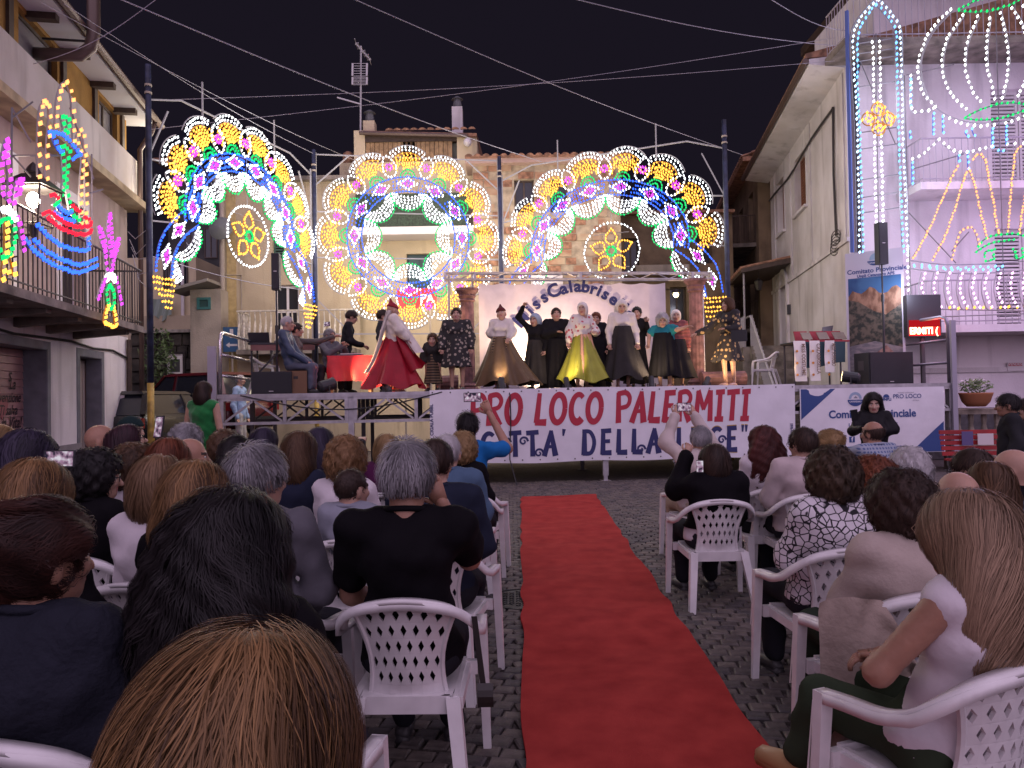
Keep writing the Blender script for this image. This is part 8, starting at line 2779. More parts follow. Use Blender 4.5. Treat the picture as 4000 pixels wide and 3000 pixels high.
# ================================================================== parked cars
def car(label, pos, yaw, col, plate=None, H=1.5, L=4.0, W=1.72):
 t = thing('parked_car', label, 'car', (pos[0], pos[1], pos[2]), math.radians(yaw))
 paint = mat('car paint ' + label[:9], col, .25, spec=.6)
 blk = mat('car black trim', (.015, .015, .016), .5)
 # body stations along y (rear at -L/2): (y, z0, z1, half width)
 st = [(-L / 2, .42, .72, .70), (-L / 2 + .06, .30, .95, .80), (-L / 2 + .3, .26, 1.0, .85), (-L / 4, .24, 1.0, .86), (L / 4 - .1, .24, .98, .86), (L / 2 - .5, .26, .90, .83), (L / 2 - .08, .30, .74, .76), (L / 2, .42, .62, .62)]
 b = MB()
 rings = []
 for y, z0, z1, w in st:
  rings.append([(-w * .92, y, z0), (w * .92, y, z0), (w, y, z0 + (z1 - z0) * .35), (w * .98, y, z0 + (z1 - z0) * .8), (w * .90, y, z1), (-w * .90, y, z1), (-w * .98, y, z0 + (z1 - z0) * .8), (-w, y, z0 + (z1 - z0) * .35)])
 vs = [p for r in rings for p in r]
 fs = []
 for i in range(len(st) - 1):
  for j in range(8):
   fs.append((i * 8 + j, i * 8 + (j + 1) % 8, i * 8 + 8 + (j + 1) % 8, i * 8 + 8 + j))
 fs += [tuple(range(7, -1, -1)), tuple((len(st) - 1) * 8 + j for j in range(8))]
 b.add(vs, fs)
 part('body', b, paint, t, True, True, True)
 # cabin
 y0, y1, y2, y3 = -L / 2 + .14, -L / 2 + .50, .35, 1.05
 w0, w1 = .76, .60
 c = MB().hexa([(-w0, y0, .98), (w0, y0, .98), (w0, y3, .95), (-w0, y3, .95), (-w1, y1, H - .05), (w1, y1, H - .05), (w1, y2, H - .05), (-w1, y2, H - .05)])
 cb = part('cabin_glass', c, glass, t, False, True)
 r = MB().hexa([(-w1 - .03, y1 - .10, H - .07), (w1 + .03, y1 - .10, H - .07), (w1 + .03, y2 + .05, H - .07), (-w1 - .03, y2 + .05, H - .07), (-w1 + .06, y1, H), (w1 - .06, y1, H), (w1 - .06, y2 - .1, H), (-w1 + .06, y2 - .1, H)])
 part('roof', r, paint, t, False, True)
 for sx in (-1, 1):
  part('rear_pillar', MB().bar((sx * (w0 + .005), y0, .98), (sx * (w1 + .01), y1 - .02, H - .06), .09, .06), paint, t, False, True)
  part('door_pillar', MB().bar((sx * (w0 + .005), .0 - .1, .98), (sx * (w1 + .01), -.1, H - .06), .06, .04), paint, t, False, True)
  part('front_pillar', MB().bar((sx * (w0 + .005), y3, .95), (sx * (w1 + .01), y2, H - .06), .06, .05), paint, t, False, True)
  part('tail_light', MB().box((sx * .70, -L / 2 + .05, .82), (.26, .10, .20)), mat('tail lamp red', (.20, .012, .014), .2, spec=.7), t, False, True)
  part('mirror', MB().sphere((sx * .92, .62, 1.02), (.10, .06, .08), 8, 6), paint, t, True, True)
  for y in (-L / 2 + .72, L / 2 - .82):
   wv = MB()
   wv.tube([(sx * .68, y, .31), (sx * .86, y, .31)], .31, 20)
   w_ = part('wheel', wv, blk, t, False, True)
   part('rim', MB().tube([(sx * .86, y, .31), (sx * .868, y, .31)], .19, 12), alu, w_, False, True)
 part('bumper', MB().box((0, -L / 2 - .02, .46), (1.45, .12, .22)), blk, t, False, True)
 if plate:
  pp_ = part('number_plate', MB().box((0, -L / 2 - .085, .62), (.52, .012, .115)), whitewood, t, False, True)
  tm = text_mb(plate, .11, .003)
  tm.v = [(x, -L / 2 - .093, .585 + y_) for x, y_, _ in tm.v]
  part('plate_lettering', tm, ink, pp_, False, True)
 return t
rd = part('alley_road', MB().sheet(lambda u, v: Vector((-8.6 - 4.4 * v + (3.5 + .6 * v) * u, 13.9 + 11 * v, .001 + 1.25 * max(0, v - .03))), 4, 10), mat('worn asphalt', (.06, .056, .055), .9, var=.3, scale=6, bump=.3, bscale=40))
tag(rd, 'sloping asphalt alley climbing between the houses', 'road', kind='structure')
q = at(612, 1500, 16.6)
car('black hatchback with mirrored rear window parked by the yellow pole foot', (q.x, q.y, .36), -4, (.012, .012, .014), '29L J', 1.47)
q = at(760, 1500, 19.4)
car('dark red people carrier parked before the rubble wall', (q.x, q.y, .64), 62, (.07, .006, .009), None, 1.68, 4.3)
# framed notice board
pl = Plane(at(650, 1400, 21.9)[:2], (1, 0))
nb_ = thing('notice_board', 'framed white portrait poster on the rubble wall', 'poster', pl.p(.4, 1.0))
a, b = pl.sz(647, 1470), pl.sz(722, 1375)
part('frame', ring(pl, a[0] + .05, b[0] - .05, a[1] + .05, b[1] - .05, .06, -.06, .03), ironm, nb_)
part('sheet', MB().pbox(pl, a[0] + .05, b[0] - .05, a[1] + .05, b[1] - .05, -.06, .0), whitewood, nb_)
c = (a[0] + b[0]) / 2
part('portrait', MB().pbox(pl, c - .14, c + .14, a[1] + .12, a[1] + .50, .0, .004), mat('dark portrait print', (.05, .05, .055), .5), nb_)
part('lettering', text_on(pl, 'Mostra fotografica', c, a[1] + .60, .05, .004, .0, .3), greyp, nb_)
part('support_post', MB().tube([pl.p(c, 0, -.1), pl.p(c, a[1] + .2, -.1)], .03, 6), ironm, nb_)
# shrub growing on the rubble wall
def leaves(name, cen, rad, n, m, root, seed=1, size=.07):
 rs = random.Random(seed)
 mb = MB()
 for _ in range(n):
  d = Vector((rs.gauss(0, 1), rs.gauss(0, 1), rs.gauss(0, 1))).normalized() * rs.random() ** .4
  p = Vector(cen) + Vector((d.x * rad[0], d.y * rad[1], d.z * rad[2]))
  a = Vector((rs.gauss(0, 1), rs.gauss(0, 1), rs.gauss(0, 1))).normalized()
  b = a.orthogonal().normalized()
  k = size * rs.uniform(.6, 1.3)
  mb.add([p - a * k, p + b * k * .4, p + a * k, p - b * k * .4], [(0, 1, 2, 3)])
 o = part(name, mb, m, root)
 o['kind'] = 'stuff'
leafm = mat('green leaf', (.05, .085, .025), .6, var=.5, scale=3)
q = at(618, 1420, 21.5)
sb = thing('wall_shrub', 'leafy shrub hanging on the dark rubble wall', 'shrub', (q.x, q.y, 0))
part('stem', MB().tube([(q.x, q.y + .3, 0), (q.x + .1, q.y + .2, 1.4), (q.x, q.y, 2.6)], [.04, .03, .01], 6), darkwood, sb)
leaves('foliage', (q.x, q.y, q.z + .2), (.55, .35, .9), 500, leafm, sb, 3)
# planter, wall and bench at the foot of the white house
q = at(3812, 1560, 14.4)
pt_ = thing('flower_planter', 'terracotta bowl of white flowers on the low wall', 'planter', (q.x, q.y, q.z - .14))
part('bowl', MB().lathe([(.16, -.14), (.24, -.05), (.29, .1), (.30, .13), (.26, .13), (.24, .08)], tuple(q), 18), mat('terracotta', (.34, .13, .06), .8), pt_, smooth=True)
leaves('foliage', (q.x, q.y, q.z + .26), (.30, .26, .15), 260, mat('pale green leaf', (.09, .14, .04), .6, var=.4), pt_, 5, .05)
leaves('blossoms', (q.x, q.y, q.z + .34), (.26, .22, .10), 30, whitewood, pt_, 6, .045)
PW = Plane(at(3735, 1640, 14.6)[:2], (1, -.12))
lw = thing('low_balustrade', 'low stone balustrade wall behind the red bench', 'wall', PW.p(1.5, 0))
zt = PW.sz(3800, 1598)[1]
part('coping', MB().pbox(PW, -.1, 4.5, zt - .10, zt, -.45, .08), mat('worn stone', (.30, .25, .21), .9, var=.3, bump=.3), lw)
part('plinth', MB().pbox(PW, -.1, 4.5, 0, zt - .62, -.35, .0), mat('worn stone', (.30, .25, .21), .9), lw)
for k in range(18):
 c = PW.p(.1 + k * .24, 0, -.15)
 part('baluster', MB().lathe([(.05, zt - .62), (.075, zt - .5), (.04, zt - .3), (.055, zt - .2), (.05, zt - .1)], (c.x, c.y, 0), 8), mat('worn stone', (.30, .25, .21), .9), lw)
PB = Plane(at(3735, 1790, 11.6)[:2], (1, -.05))
bh = thing('red_bench', 'red slatted bench with leaflets behind the audience', 'bench', PB.p(1.0, 0))
rw = mat('red bench paint', (.33, .02, .025), .5, var=.2, scale=6)
for k in range(5):
 part('back_slat', MB().pbox(PB, 0, 2.2, .50 + k * .085, .565 + k * .085, -.42 - .02 * k, -.39 - .02 * k), rw, bh)
for k in range(4):
 part('seat_slat', MB().pbox(PB, 0, 2.2, .43, .46, -.36 + k * .1, -.28 + k * .1), rw, bh)
for s in (.15, 2.05):
 part('iron_leg', MB().bar(PB.p(s, 0, .02), PB.p(s, .43, -.05), .04).bar(PB.p(s, 0, -.42), PB.p(s, .95, -.50), .04).bar(PB.p(s, .42, -.45), PB.p(s, .42, .04), .04), ironm, bh)
for k, (x0, x1, y0, y1) in enumerate(((3758, 3800, 1685, 1740), (3820, 3880, 1693, 1738))):
 a, b = PB.sz(x0, y1, -.36), PB.sz(x1, y0, -.36)
 o = MB().pbox(PB, a[0], b[0], a[1], b[1], -.37, -.355)
 solo('leaflet_rack' if k else 'leaflet', o, mat('violet leaflet', (.10, .08, .22), .4) if not k else whitewood, ['violet printed leaflet leaning on the red bench', 'white paper box leaning on the red bench'][k], 'leaflet')
# ================================================================== audience
def face_yaw(x, y, tx=1.2, ty=14.3):
 return -math.degrees(math.atan2(tx - x, ty - y))
BLK, NAV, WHT, GRY = cloth('black knit', (.007, .006, .008)), cloth('navy', (.022, .026, .05)), cloth('white', (.66, .60, .64)), cloth('grey wool', (.11, .105, .125))
DEN, BGE, LBL = cloth('denim', (.07, .12, .20)), cloth('beige', (.45, .37, .33), fold=.18, fs=70), cloth('light blue', (.32, .40, .58))
DRK, TRB = cloth('charcoal', (.03, .03, .035)), cloth('dark trousers', (.02, .02, .026))
def pattern(name, kind, c1, c2, sc):
 m = mat('cloth ' + name, c1, .85, bump=.4, bscale=7, scale=7)
 nt = m.node_tree
 b = nt.nodes['Principled BSDF']
 tc = nt.nodes.new('ShaderNodeTexCoord')
 if kind == 'stripe':
  t = nt.nodes.new('ShaderNodeTexWave'); t.bands_direction = 'Z'; t.inputs['Scale'].default_value = sc; o = t.outputs['Fac']
 elif kind == 'cell':
  t = nt.nodes.new('ShaderNodeTexVoronoi'); t.feature = 'DISTANCE_TO_EDGE'; t.inputs['Scale'].default_value = sc; o = t.outputs['Distance']
 elif kind == 'plaid':
  t = nt.nodes.new('ShaderNodeTexWave'); t.bands_direction = 'Z'; t.inputs['Scale'].default_value = sc
  t2 = nt.nodes.new('ShaderNodeTexWave'); t2.bands_direction = 'X'; t2.inputs['Scale'].default_value = sc
  mm = nt.nodes.new('ShaderNodeMath'); mm.operation = 'MULTIPLY'
  nt.links.new(tc.outputs['Object'], t2.inputs['Vector'])
  nt.links.new(t.outputs['Fac'], mm.inputs[0]); nt.links.new(t2.outputs['Fac'], mm.inputs[1]); o = mm.outputs[0]
 else:
  t = nt.nodes.new('ShaderNodeTexVoronoi'); t.inputs['Scale'].default_value = sc; o = t.outputs['Distance']
 nt.links.new(tc.outputs['Object'], t.inputs['Vector'])
 r = nt.nodes.new('ShaderNodeValToRGB')
 lo, hi = {'stripe': (.45, .55), 'cell': (.05, .08), 'plaid': (.25, .45), 'flower': (.28, .36)}[kind]
 r.color_ramp.elements[0].position = lo; r.color_ramp.elements[0].color = (*c2, 1)
 r.color_ramp.elements[1].position = hi; r.color_ramp.elements[1].color = (*c1, 1)
 nt.links.new(o, r.inputs['Fac']); nt.links.new(r.outputs['Color'], b.inputs['Base Color'])
 return m
CELL = pattern('black on white scrolls', 'cell', (.64, .60, .64), (.012, .01, .014), 26)
STRP = pattern('white stripes', 'stripe', (.5, .47, .5), (.03, .03, .04), 14)
PLD = pattern('blue plaid', 'plaid', (.09, .13, .26), (.30, .33, .42), 9)
def sitter(label, cx, yt, Z, fem, hair, hm, top, sleeve='long', dy=0.0, ch=True, **kw):
 P = at(cx, yt, Z)
 hsz = kw.get('hs_', 1.0)
 s = (P.z - .43 - .128 * hsz) / (1.205 - .43)
 s = max(.78, min(1.16, s))
 yaw = face_yaw(P.x, P.y) * .75 + dy
 r = math.radians(yaw)
 hy_ = -.095
 pos = (P.x + math.sin(r) * hy_, P.y - math.cos(r) * hy_)
 kw.setdefault('bot', TRB)
 kw.setdefault('N', 800 if Z > 3.6 else 2600)
 kw.setdefault('hw', .0024 if Z > 3.6 else .0016)
 kw.setdefault('res', .024 if Z > 3.6 else .019)
 o = person(label, pos, yaw, 0, 'sit', s, fem, top, sleeve, hair=hair, hmat=hm, group='seated audience', **kw)
 if ch:
  chair(pos[0], pos[1], yaw + rnd.uniform(-5, 5), 'white plastic armchair under the ' + ' '.join(label.split()[:9]))
 return o
UPR = lambda y=.30, z=1.28: {'R': ((.26, .05, 1.02), (.12, y, z)), 'Rcurl': .8}
# --- block beside the shutter house
sitter('woman with tousled light brown highlighted hair just before the photographer', 935, 2475, .86, True, 'medium', HHI, DRK, hs_=1.22, N=15000, hw=.0006, lift=.006, ch=False, wide=1.0, hr=4)
sitter('woman with a big mane of black curly hair and a black top', 905, 1915, 1.85, True, 'mane', HB, BLK, hs_=1.06, N=11000, hw=.0010, lift=.014, wide=1.15, hy=-8)
sitter('woman in a dark knit jumper with reddish brown hair pinned up', 150, 1945, 1.85, True, 'updo', hair_mat('mahogany', (.018, .007, .006), (.10, .035, .025)), cloth('dark blue knit', (.02, .021, .032), fs=40), N=8000, hw=.0009, hy=-22, hs_=1.12, wide=1.3, skin=1)
sitter('woman with straight amber brown bob behind the pinned up hair', 135, 1792, 2.65, True, 'medium', HHI, BLK, N=3800, hs_=1.12, hw=.0013)
sitter('woman with short black hair and spectacles in black', 372, 1758, 3.9, True, 'curl', HB, BLK, hy=-50, glasses=True, N=1500, hs_=1.08)
sitter('woman in a white jumper with a smooth fair brown bob', 620, 1778, 3.3, True, 'bob', hair_mat('fair brown', (.10, .055, .03), (.30, .18, .10)), WHT, N=3200, hs_=1.12)
sitter('woman in black with streaked brown bob', 762, 1798, 2.85, True, 'medium', HHI, BLK, N=4200, hw=.0013, hs_=1.15, hy=-10)
sitter('grey haired man with spectacles and a grey jumper', 1002, 1733, 3.1, False, 'short', HGR, GRY, hy=-28, glasses=True, N=3800, lift=.003, hs_=1.08, wide=1.12)
sitter('broad man in a black T-shirt with cropped grey hair', 1588, 1716, 2.98, False, 'short', HGR, BLK, 'short', N=4200, lift=.003, hw=.0014, wide=1.18, skin=1, hs_=1.13, dy=4, arms={'L': ((-.27, .06, .74), (-.06, .20, .62)), 'R': ((.22, .16, .86), (.115, .05, 1.12)), 'Rcurl': .9, 'Rup': (.3, -1, .2)})
sitter('small boy with a buzz cut in a grey T-shirt', 1372, 1822, 4.2, False, 'crop', HDB, cloth('grey melange', (.26, .27, .33)), 'short', wide=.78, hs_=.95, hy=-30)
sitter('woman in a white cardigan with short light brown curls', 1352, 1708, 4.75, True, 'curl', hair_mat('curly light brown', (.10, .05, .02), (.34, .19, .09)), WHT, N=1600, hs_=1.15)
sitter('woman in a navy jacket with reddish shoulder length hair', 1170, 1682, 5.1, True, 'medium', HBR, NAV, N=1800, hs_=1.12)
sitter('woman with long straight dark hair filming with a phone', 1252, 1668, 6.2, True, 'long', HPU, DRK, hs_=1.05, arms=UPR(.42, 1.18))
sitter('woman with long dark hair parted in the middle', 1034, 1668, 6.2, True, 'long', HPU, BLK)
sitter('woman in a striped top with black hair in a bun', 922, 1697, 5.0, True, 'bun', HB, STRP, N=1500, hs_=1.15)
sitter('woman with tawny hair behind the black bun', 880, 1682, 5.9, True, 'curl', HBR, DEN, hs_=1.1)
sitter('woman with a short blond bob and a purple top', 1512, 1693, 6.2, True, 'bob', HBL, cloth('purple', (.08, .012, .06)), hs_=1.05)
sitter('young man with short dark hair in a navy jacket', 1700, 1710, 4.0, False, 'short', HDB, cloth('navy jacket', (.018, .022, .04)), hy=-8, wide=1.1)
sitter('old man with thin white hair in a denim jacket', 1747, 1690, 5.2, False, 'thin', HWH, DEN, wide=1.1, hs_=1.05)
sitter('woman with frizzy blond curls and a dark top', 1808, 1688, 6.1, True, 'curl', HBL, BLK, hs_=1.08)
o = sitter('man in a bright blue T-shirt filming with a raised arm', 1826, 1608, 6.6, False, 'short', HB, cloth('bright blue', (.01, .14, .42)), 'short', N=1500, lift=.01, arms={'R': ((.34, .02, 1.10), (.16, .10, 1.42)), 'Rup': (0, -1, 0), 'Rcurl': .9}, skin=1, wide=1.1)
q = at(1845, 1552, 6.45)
phone('phone raised by the man in the bright blue T-shirt', q, (.1, -1, .1), w=.15, h=.08)
sitter('bald man in a navy blazer', 392, 1650, 5.7, False, None, None, NAV, hy=-45, skin=1, hs_=1.08)
o = sitter('woman with long plum hair and spectacles looking up', 498, 1655, 5.3, True, 'long', hair_mat('plum', (.02, .007, .012), (.07, .025, .04)), LBL, hy=-42, hp=22, glasses=True, arms={'R': ((.22, .12, .90), (.16, .36, 1.12)), 'Rcurl': .8})
phone('phone held upright by the woman with plum hair', at(621, 1668, 4.95), (-.5, -1, .2), w=.075, h=.15)
sitter('person in a dark green cap behind the plum haired woman', 512, 1622, 7.0, True, 'capp', cloth('dark green cap', (.015, .03, .032)), DRK, hs_=1.1)
o = sitter('woman with blue black hair filming over the bob haired woman', 112, 1676, 3.95, True, 'medium', HPU, cloth('dusky violet', (.06, .04, .08)), hy=-20, N=2600, hs_=1.15, arms={'R': ((.24, .10, .98), (.12, .30, 1.14)), 'Rcurl': .7})
phone('phone held sideways by the blue black haired woman', at(232, 1792, 3.6), (-.1, -1, .1), w=.16, h=.08)
sitter('woman with rosy fair hair at the wall end of the rows', -5, 1655, 4.6, True, 'medium', HBL, cloth('old rose', (.42, .30, .32)), hy=-40)
sitter('woman with lilac grey curls', 728, 1656, 6.2, True, 'curl', HGR, DRK, hs_=1.1)
sitter('bald brown skinned man looking aside', 742, 1702, 5.0, False, None, None, DRK, hy=-55, skin=1, hs_=1.05)
sitter('woman with a smooth auburn bob', 660, 1708, 4.5, True, 'bob', HAU, BLK, N=1800, hs_=1.15)
sitter('woman with fluffy chestnut hair and a white lace top', 528, 1736, 4.5, True, 'curl', HBR, WHT, N=1400, hs_=1.1, hy=-30)
# --- block beside the white house
sitter('woman with very long fair brown hair and a white sleeveless top', 3770, 1920, 2.2, True, 'long', hair_mat('long fair', (.09, .055, .034), (.44, .29, .19)), WHT, 'none', N=10000, hw=.0010, lift=.004, hs_=1.08, legpts={'L': ((-.12, .36, .50), (-.13, .46, .26))}, skin=1, dy=22, wide=1.1, bot=cloth('olive green trousers', (.035, .05, .03)), arms={'L': ((-.26, .0, .73), (-.03, .20, .68)), 'R': ((.27, .05, .74), (.05, .26, .66))}, barefeet=True, shoe=mat('gold wedge sandal', (.38, .22, .10), .45))
sitter('woman in a beige jumper with short dark brown hair', 3515, 1842, 2.95, True, 'curl', HDB, BGE, N=3600, hw=.0014, hs_=1.08, wide=1.25, hy=12, dy=8, bot=cloth('dark green skirt', (.025, .035, .025)))
sitter('woman in a black and white patterned blouse', 3247, 1752, 3.75, True, 'curl', hair_mat('brown black', (.016, .011, .008), (.085, .052, .032)), CELL, N=2600, hs_=1.12, wide=1.25, dy=6)
sitter('woman with short auburn hair and a pale blue top', 3405, 1786, 4.2, True, 'curl', HAU, LBL, hy=25, N=1600, hs_=1.1)
sitter('old woman with fluffy white hair', 3552, 1770, 4.9, True, 'curl', HWH, BGE, hs_=1.1)
sitter('balding man with a grey fringe', 3738, 1838, 3.6, False, 'fringe', HGR, GRY, N=1500, hs_=1.1)
sitter('dark haired man with spectacles near the bench', 3795, 1748, 4.7, False, 'short', HDB, DRK, hy=30, glasses=True, hs_=1.12)
sitter('bald bespectacled man in black near the bench', 3955, 1743, 4.4, False, None, None, BLK, hy=35, glasses=True, hs_=1.12)
sitter('woman with dull brown hair and a denim shirt', 3862, 1813, 4.0, True, 'medium', HBR, DEN, hy=10, hs_=1.05)
o = sitter('woman in a black shawl with a dark bob on the aisle chair', 2788, 1733, 5.5, True, 'bob', HDB, WHT, dy=4, N=1800, shawl=BLK, hs_=1.08, wide=1.2, arms={'L': ((-.26, .02, .84), (-.14, .10, 1.10)), 'Lcurl': .9})
phone('small lit phone beside the dark bob', at(2734, 1822, 5.35), (-.3, -1, .2), w=.05, h=.09)
o = sitter('grey haired man in a beige shirt filming with both hands', 2736, 1663, 7.0, False, 'short', HGR, cloth('beige shirt', (.52, .44, .42)), N=1500, dy=6, wide=1.15, bot=cloth('beige trousers', (.38, .31, .24)), arms={'L': ((-.27, .10, 1.10), (-.15, .14, 1.36)), 'R': ((.17, .12, 1.12), (.04, .14, 1.36)), 'Lup': (0, -1, 0), 'Rup': (0, -1, 0), 'Lcurl': .9, 'Rcurl': .9})
phone('camera held up in both hands by the beige shirted man', at(2672, 1590, 6.85), (0, -1, .1), w=.13, h=.08, cat='camera')
sitter('woman with long wavy red hair and a white lace blouse', 2980, 1660, 6.1, True, 'mane', hair_mat('dark red', (.03, .008, .008), (.13, .035, .03)), WHT, N=1600, hs_=.92)
sitter('man with dark hair, spectacles and a beige hooded shirt', 3135, 1667, 5.7, False, 'short', HDB, cloth('pale beige shirt', (.52, .43, .43)), hy=20, glasses=True, wide=1.2, N=1400)
sitter('woman with pinned up blond hair near the committee banner', 3236, 1676, 6.4, True, 'updo', HBL, BGE, hy=15)
sitter('photographer in a blue plaid shirt with a bald crown', 3408, 1640, 7.4, False, 'fringe', HDB, PLD, hy=20, skin=1, arms={'L': ((-.22, .14, .92), (-.06, .30, 1.02))})
# --- people standing round the seats
q = at(795, 1492, 10.2)
person('woman in a strapless green dress seen from behind', (q.x, q.y), -14, 0, 'stand', q.z / 1.68, True, cloth('green velvet', (.008, .15, .035), sheen=.4), 'none', None, 0, 'medium', HDB, hs_=1.0, N=1800, wide=1.25, skirt=(.98, .28, .19, .25, cloth('green velvet', (.008, .15, .035)), (0, 0), 9), arms={'L': ((-.28, -.02, 1.12), (-.16, .22, 1.10)), 'R': ((.28, -.02, 1.12), (.20, .20, 1.16))}, group='people standing')
q = at(3410, 1537, 9.0)
person('young woman in a black leather jacket reading her phone', (q.x, q.y), 160, 0, 'stand', q.z / 1.70, True, cloth('black leather', (.015, .014, .017), .4), 'long', TRB, 2, 'long', HB, hp=-10, N=1200, arms={'R': ((.24, .10, 1.08), (.14, .32, 1.12)), 'L': ((-.22, .02, 1.1), (-.05, .16, 1.05))}, group='people standing', hs_=1.0)
phone('black phone in the hand of the woman in the leather jacket', at(3338, 1622, 8.6), (.3, 1, .6), up=(0, .4, 1), w=.075, h=.15, lit=False)
q = at(3938, 1541, 8.0)
person('bearded man in a dark jacket and spectacles standing by the bench', (q.x, q.y), 62, 0, 'stand', q.z / 1.70, False, DRK, 'long', TRB, 1, 'short', HB, glasses=True, group='people standing', lift=.008, N=1000)
q = at(4015, 1560, 8.4)
person('man in a brown jacket half hidden behind the bearded man', (q.x, q.y), 70, 0, 'stand', q.z / 1.70, False, cloth('brown jacket', (.06, .04, .03)), 'long', TRB, 0, 'short', HDB, glasses=True, group='people standing')
q = at(938, 1456, 17.8)
person('white haired man in a pale blue shirt passing behind the stage', (q.x, q.y), -95, 0, 'stand', q.z / 1.70, False, cloth('sky blue shirt', (.30, .40, .58)), 'long', cloth('pale trousers', (.45, .42, .40)), 0, 'thin', HWH, group='people standing')
# extra chairs seen empty
for x, y, Z, lab in ((3540, 2080, 5.4, 'empty white plastic chair behind the old woman with white hair'), (2945, 1870, 6.6, 'white plastic chair with its arm turned to the carpet'), (270, 1740, 5.0, 'pale chair pushed against the plinth of the shutter house')):
 p = at(x, y, Z)
 chair(p.x, p.y, rnd.uniform(-12, 12), lab)
# beige jacket and handbag over a chair
p = at(3390, 2420, 2.80)
jk = thing('draped_jacket', 'beige jacket hanging over the chair of the woman in the beige jumper', 'jacket', (p.x, p.y, .45))
part('cloth_fold', MB().sheet(lambda u, v: Vector((p.x - .20 + .24 * u + .12 * v * (u - .3), p.y - .05 - .10 * math.sin(v * 1.6) + (.02 + .03 * v) * math.sin(u * 8 + v * 5 + math.sin(v * 9)), .80 - .58 * v * (.7 + .3 * math.sin(u * 5 + .6)) - .05 * abs(u - .5))), 30, 14), cloth('beige jacket', (.33, .26, .22), fold=.9, fs=14), jk, smooth=True)
p = at(1862, 2450, 2.85)
sb = thing('shoulder_bag', 'dark shoulder bag strap hanging from the chair of the man in black', 'bag', (p.x, p.y, .5))
part('strap', MB().sheet(lambda u, v: Vector((p.x - .02 + .022 * u + .03 * v, p.y, .72 - .26 * v)), 1, 8).sheet(lambda u, v: Vector((p.x + .0 + .06 * u, p.y - .01 - .02 * math.sin(3 * v), .47 - .09 * v)), 4, 4), mat('dark leather', (.02, .015, .014), .45), sb)
# ================================================================== people on the stage
def pose_ok(kw):
 return kw.get('pose') != 'sit'
def perf(label, px, yt, nn, yaw, fem=True, hat=0.0, **kw):
 pl = sp(nn - (.4 if pose_ok(kw) else 0))
 s_, z = pl.sz(px, yt)
 p = pl.p(s_, 0, 0)
 pose = kw.pop('pose', 'stand')
 s = (z - DZ - hat) / 1.70 if pose == 'stand' else (z - DZ - hat - .43 - .128) / .775
 s = max(.6, min(1.15, s))
 kw.setdefault('N', 700); kw.setdefault('hw', .003); kw.setdefault('res', .025); kw['hs_'] = kw.get('hs_', 1.0) * 1.13; kw['wide'] = kw.get('wide', 1.0) * (1.14 if fem else 1.05)
 return person(label, (p.x, p.y), yaw, DZ, pose, s, fem, group='people on the stage', **kw)
FLW = pattern('dark flowered', 'flower', (.02, .018, .02), (.34, .29, .24), 13)
FLG = pattern('gold flowered', 'flower', (.02, .017, .02), (.40, .27, .13), 11)
EMB = pattern('embroidered white', 'flower', (.62, .57, .52), (.42, .08, .10), 12)
RSTR = pattern('red black stripes', 'stripe', (.36, .09, .09), (.02, .015, .018), 11)
GSTR = pattern('brown gold stripes', 'stripe', (.18, .12, .07), (.03, .02, .015), 6)
WSIL, RSIL = cloth('white silk', (.66, .60, .55), .6), cloth('crimson silk', (.26, .008, .02), .42)
BSK = cloth('brown taffeta', (.12, .075, .04), .45, fs=5)
GSK = cloth('lime silk', (.30, .30, .04), .45, fs=5)
BLD, GRB = cloth('black dress', (.014, .013, .015)), cloth('charcoal dress', (.035, .032, .032))
TEA, BLV, ORS = cloth('teal knit', (.02, .20, .24)), cloth('pale blue veil', (.30, .36, .46), .6), cloth('peach shawl', (.62, .35, .22), .6)
QLT = mat('cloth quilted navy', (.03, .05, .10), .5, bump=.5, bscale=9, scale=9)
bx_ = thing('wooden_box', 'brown wooden box serving as seat for the man in the quilted jacket', 'box', sp(-.75).p(sp(-.75).sz(1165, 1500)[0], DZ, 0))
pl = sp(-.75)
s_ = pl.sz(1172, 1500)[0]
part('box_body', MB().pbox(pl, s_ - .20, s_ + .16, DZ, DZ + .42, -.2, .2), mat('brown table wood', (.16, .08, .04), .6), bx_)
part('hand_hole', MB().pbox(pl, s_ - .08, s_ + .0, DZ + .27, DZ + .32, .2, .204), ironm, bx_)
perf('seated man in a quilted navy jacket with cropped white hair', 1143, 1228, -.75, -88, False, pose='sit', top=QLT, bot=cloth('blue grey trousers', (.09, .10, .14)), hair='crop', hmat=HWH, glasses=True, wide=1.15, hy=6, arms={'R': ((.24, .02, .76), (.14, .30, .58)), 'L': ((-.22, .02, .76), (-.08, .30, .58))})
perf('person in a grey patterned jacket filming from behind the quilted jacket', 1178, 1262, -1.35, -80, True, pose='sit', top=cloth('grey patterned', (.10, .09, .09)), bot=TRB, hair='short', hmat=HDB, arms={'L': ((-.12, .28, 1.02), (-.02, .62, 1.12)), 'Lcurl': .8})
phone('lit phone at the end of the grey sleeve on the stage', sp(-1.3).p(*sp(-1.3).sz(1277, 1266), 0), (-.5, -1, 0), w=.15, h=.09)
perf('man in a dark suit bending over the jury table', 1350, 1213, -2.2, -78, False, lean=.10, top=cloth('dark suit', (.018, .018, .022)), bot=TRB, hair='short', hmat=HDB, glasses=True, hp=-18, arms={'R': ((.22, .10, 1.10), (.10, .36, 1.02)), 'L': ((-.24, .06, 1.12), (-.10, .34, 1.02))})
perf('smiling man in a grey jumper clapping at the jury table', 1300, 1284, -2.0, -125, False, pose='sit', top=GRY, bot=TRB, hair='short', hmat=HGR, skin=0, wide=1.1, hr=8, arms={'R': ((.26, .14, .80), (.06, .34, .95)), 'L': ((-.20, .16, .80), (.02, .34, .98)), 'Rup': (0, -.3, 1), 'Lup': (0, -.3, 1)})
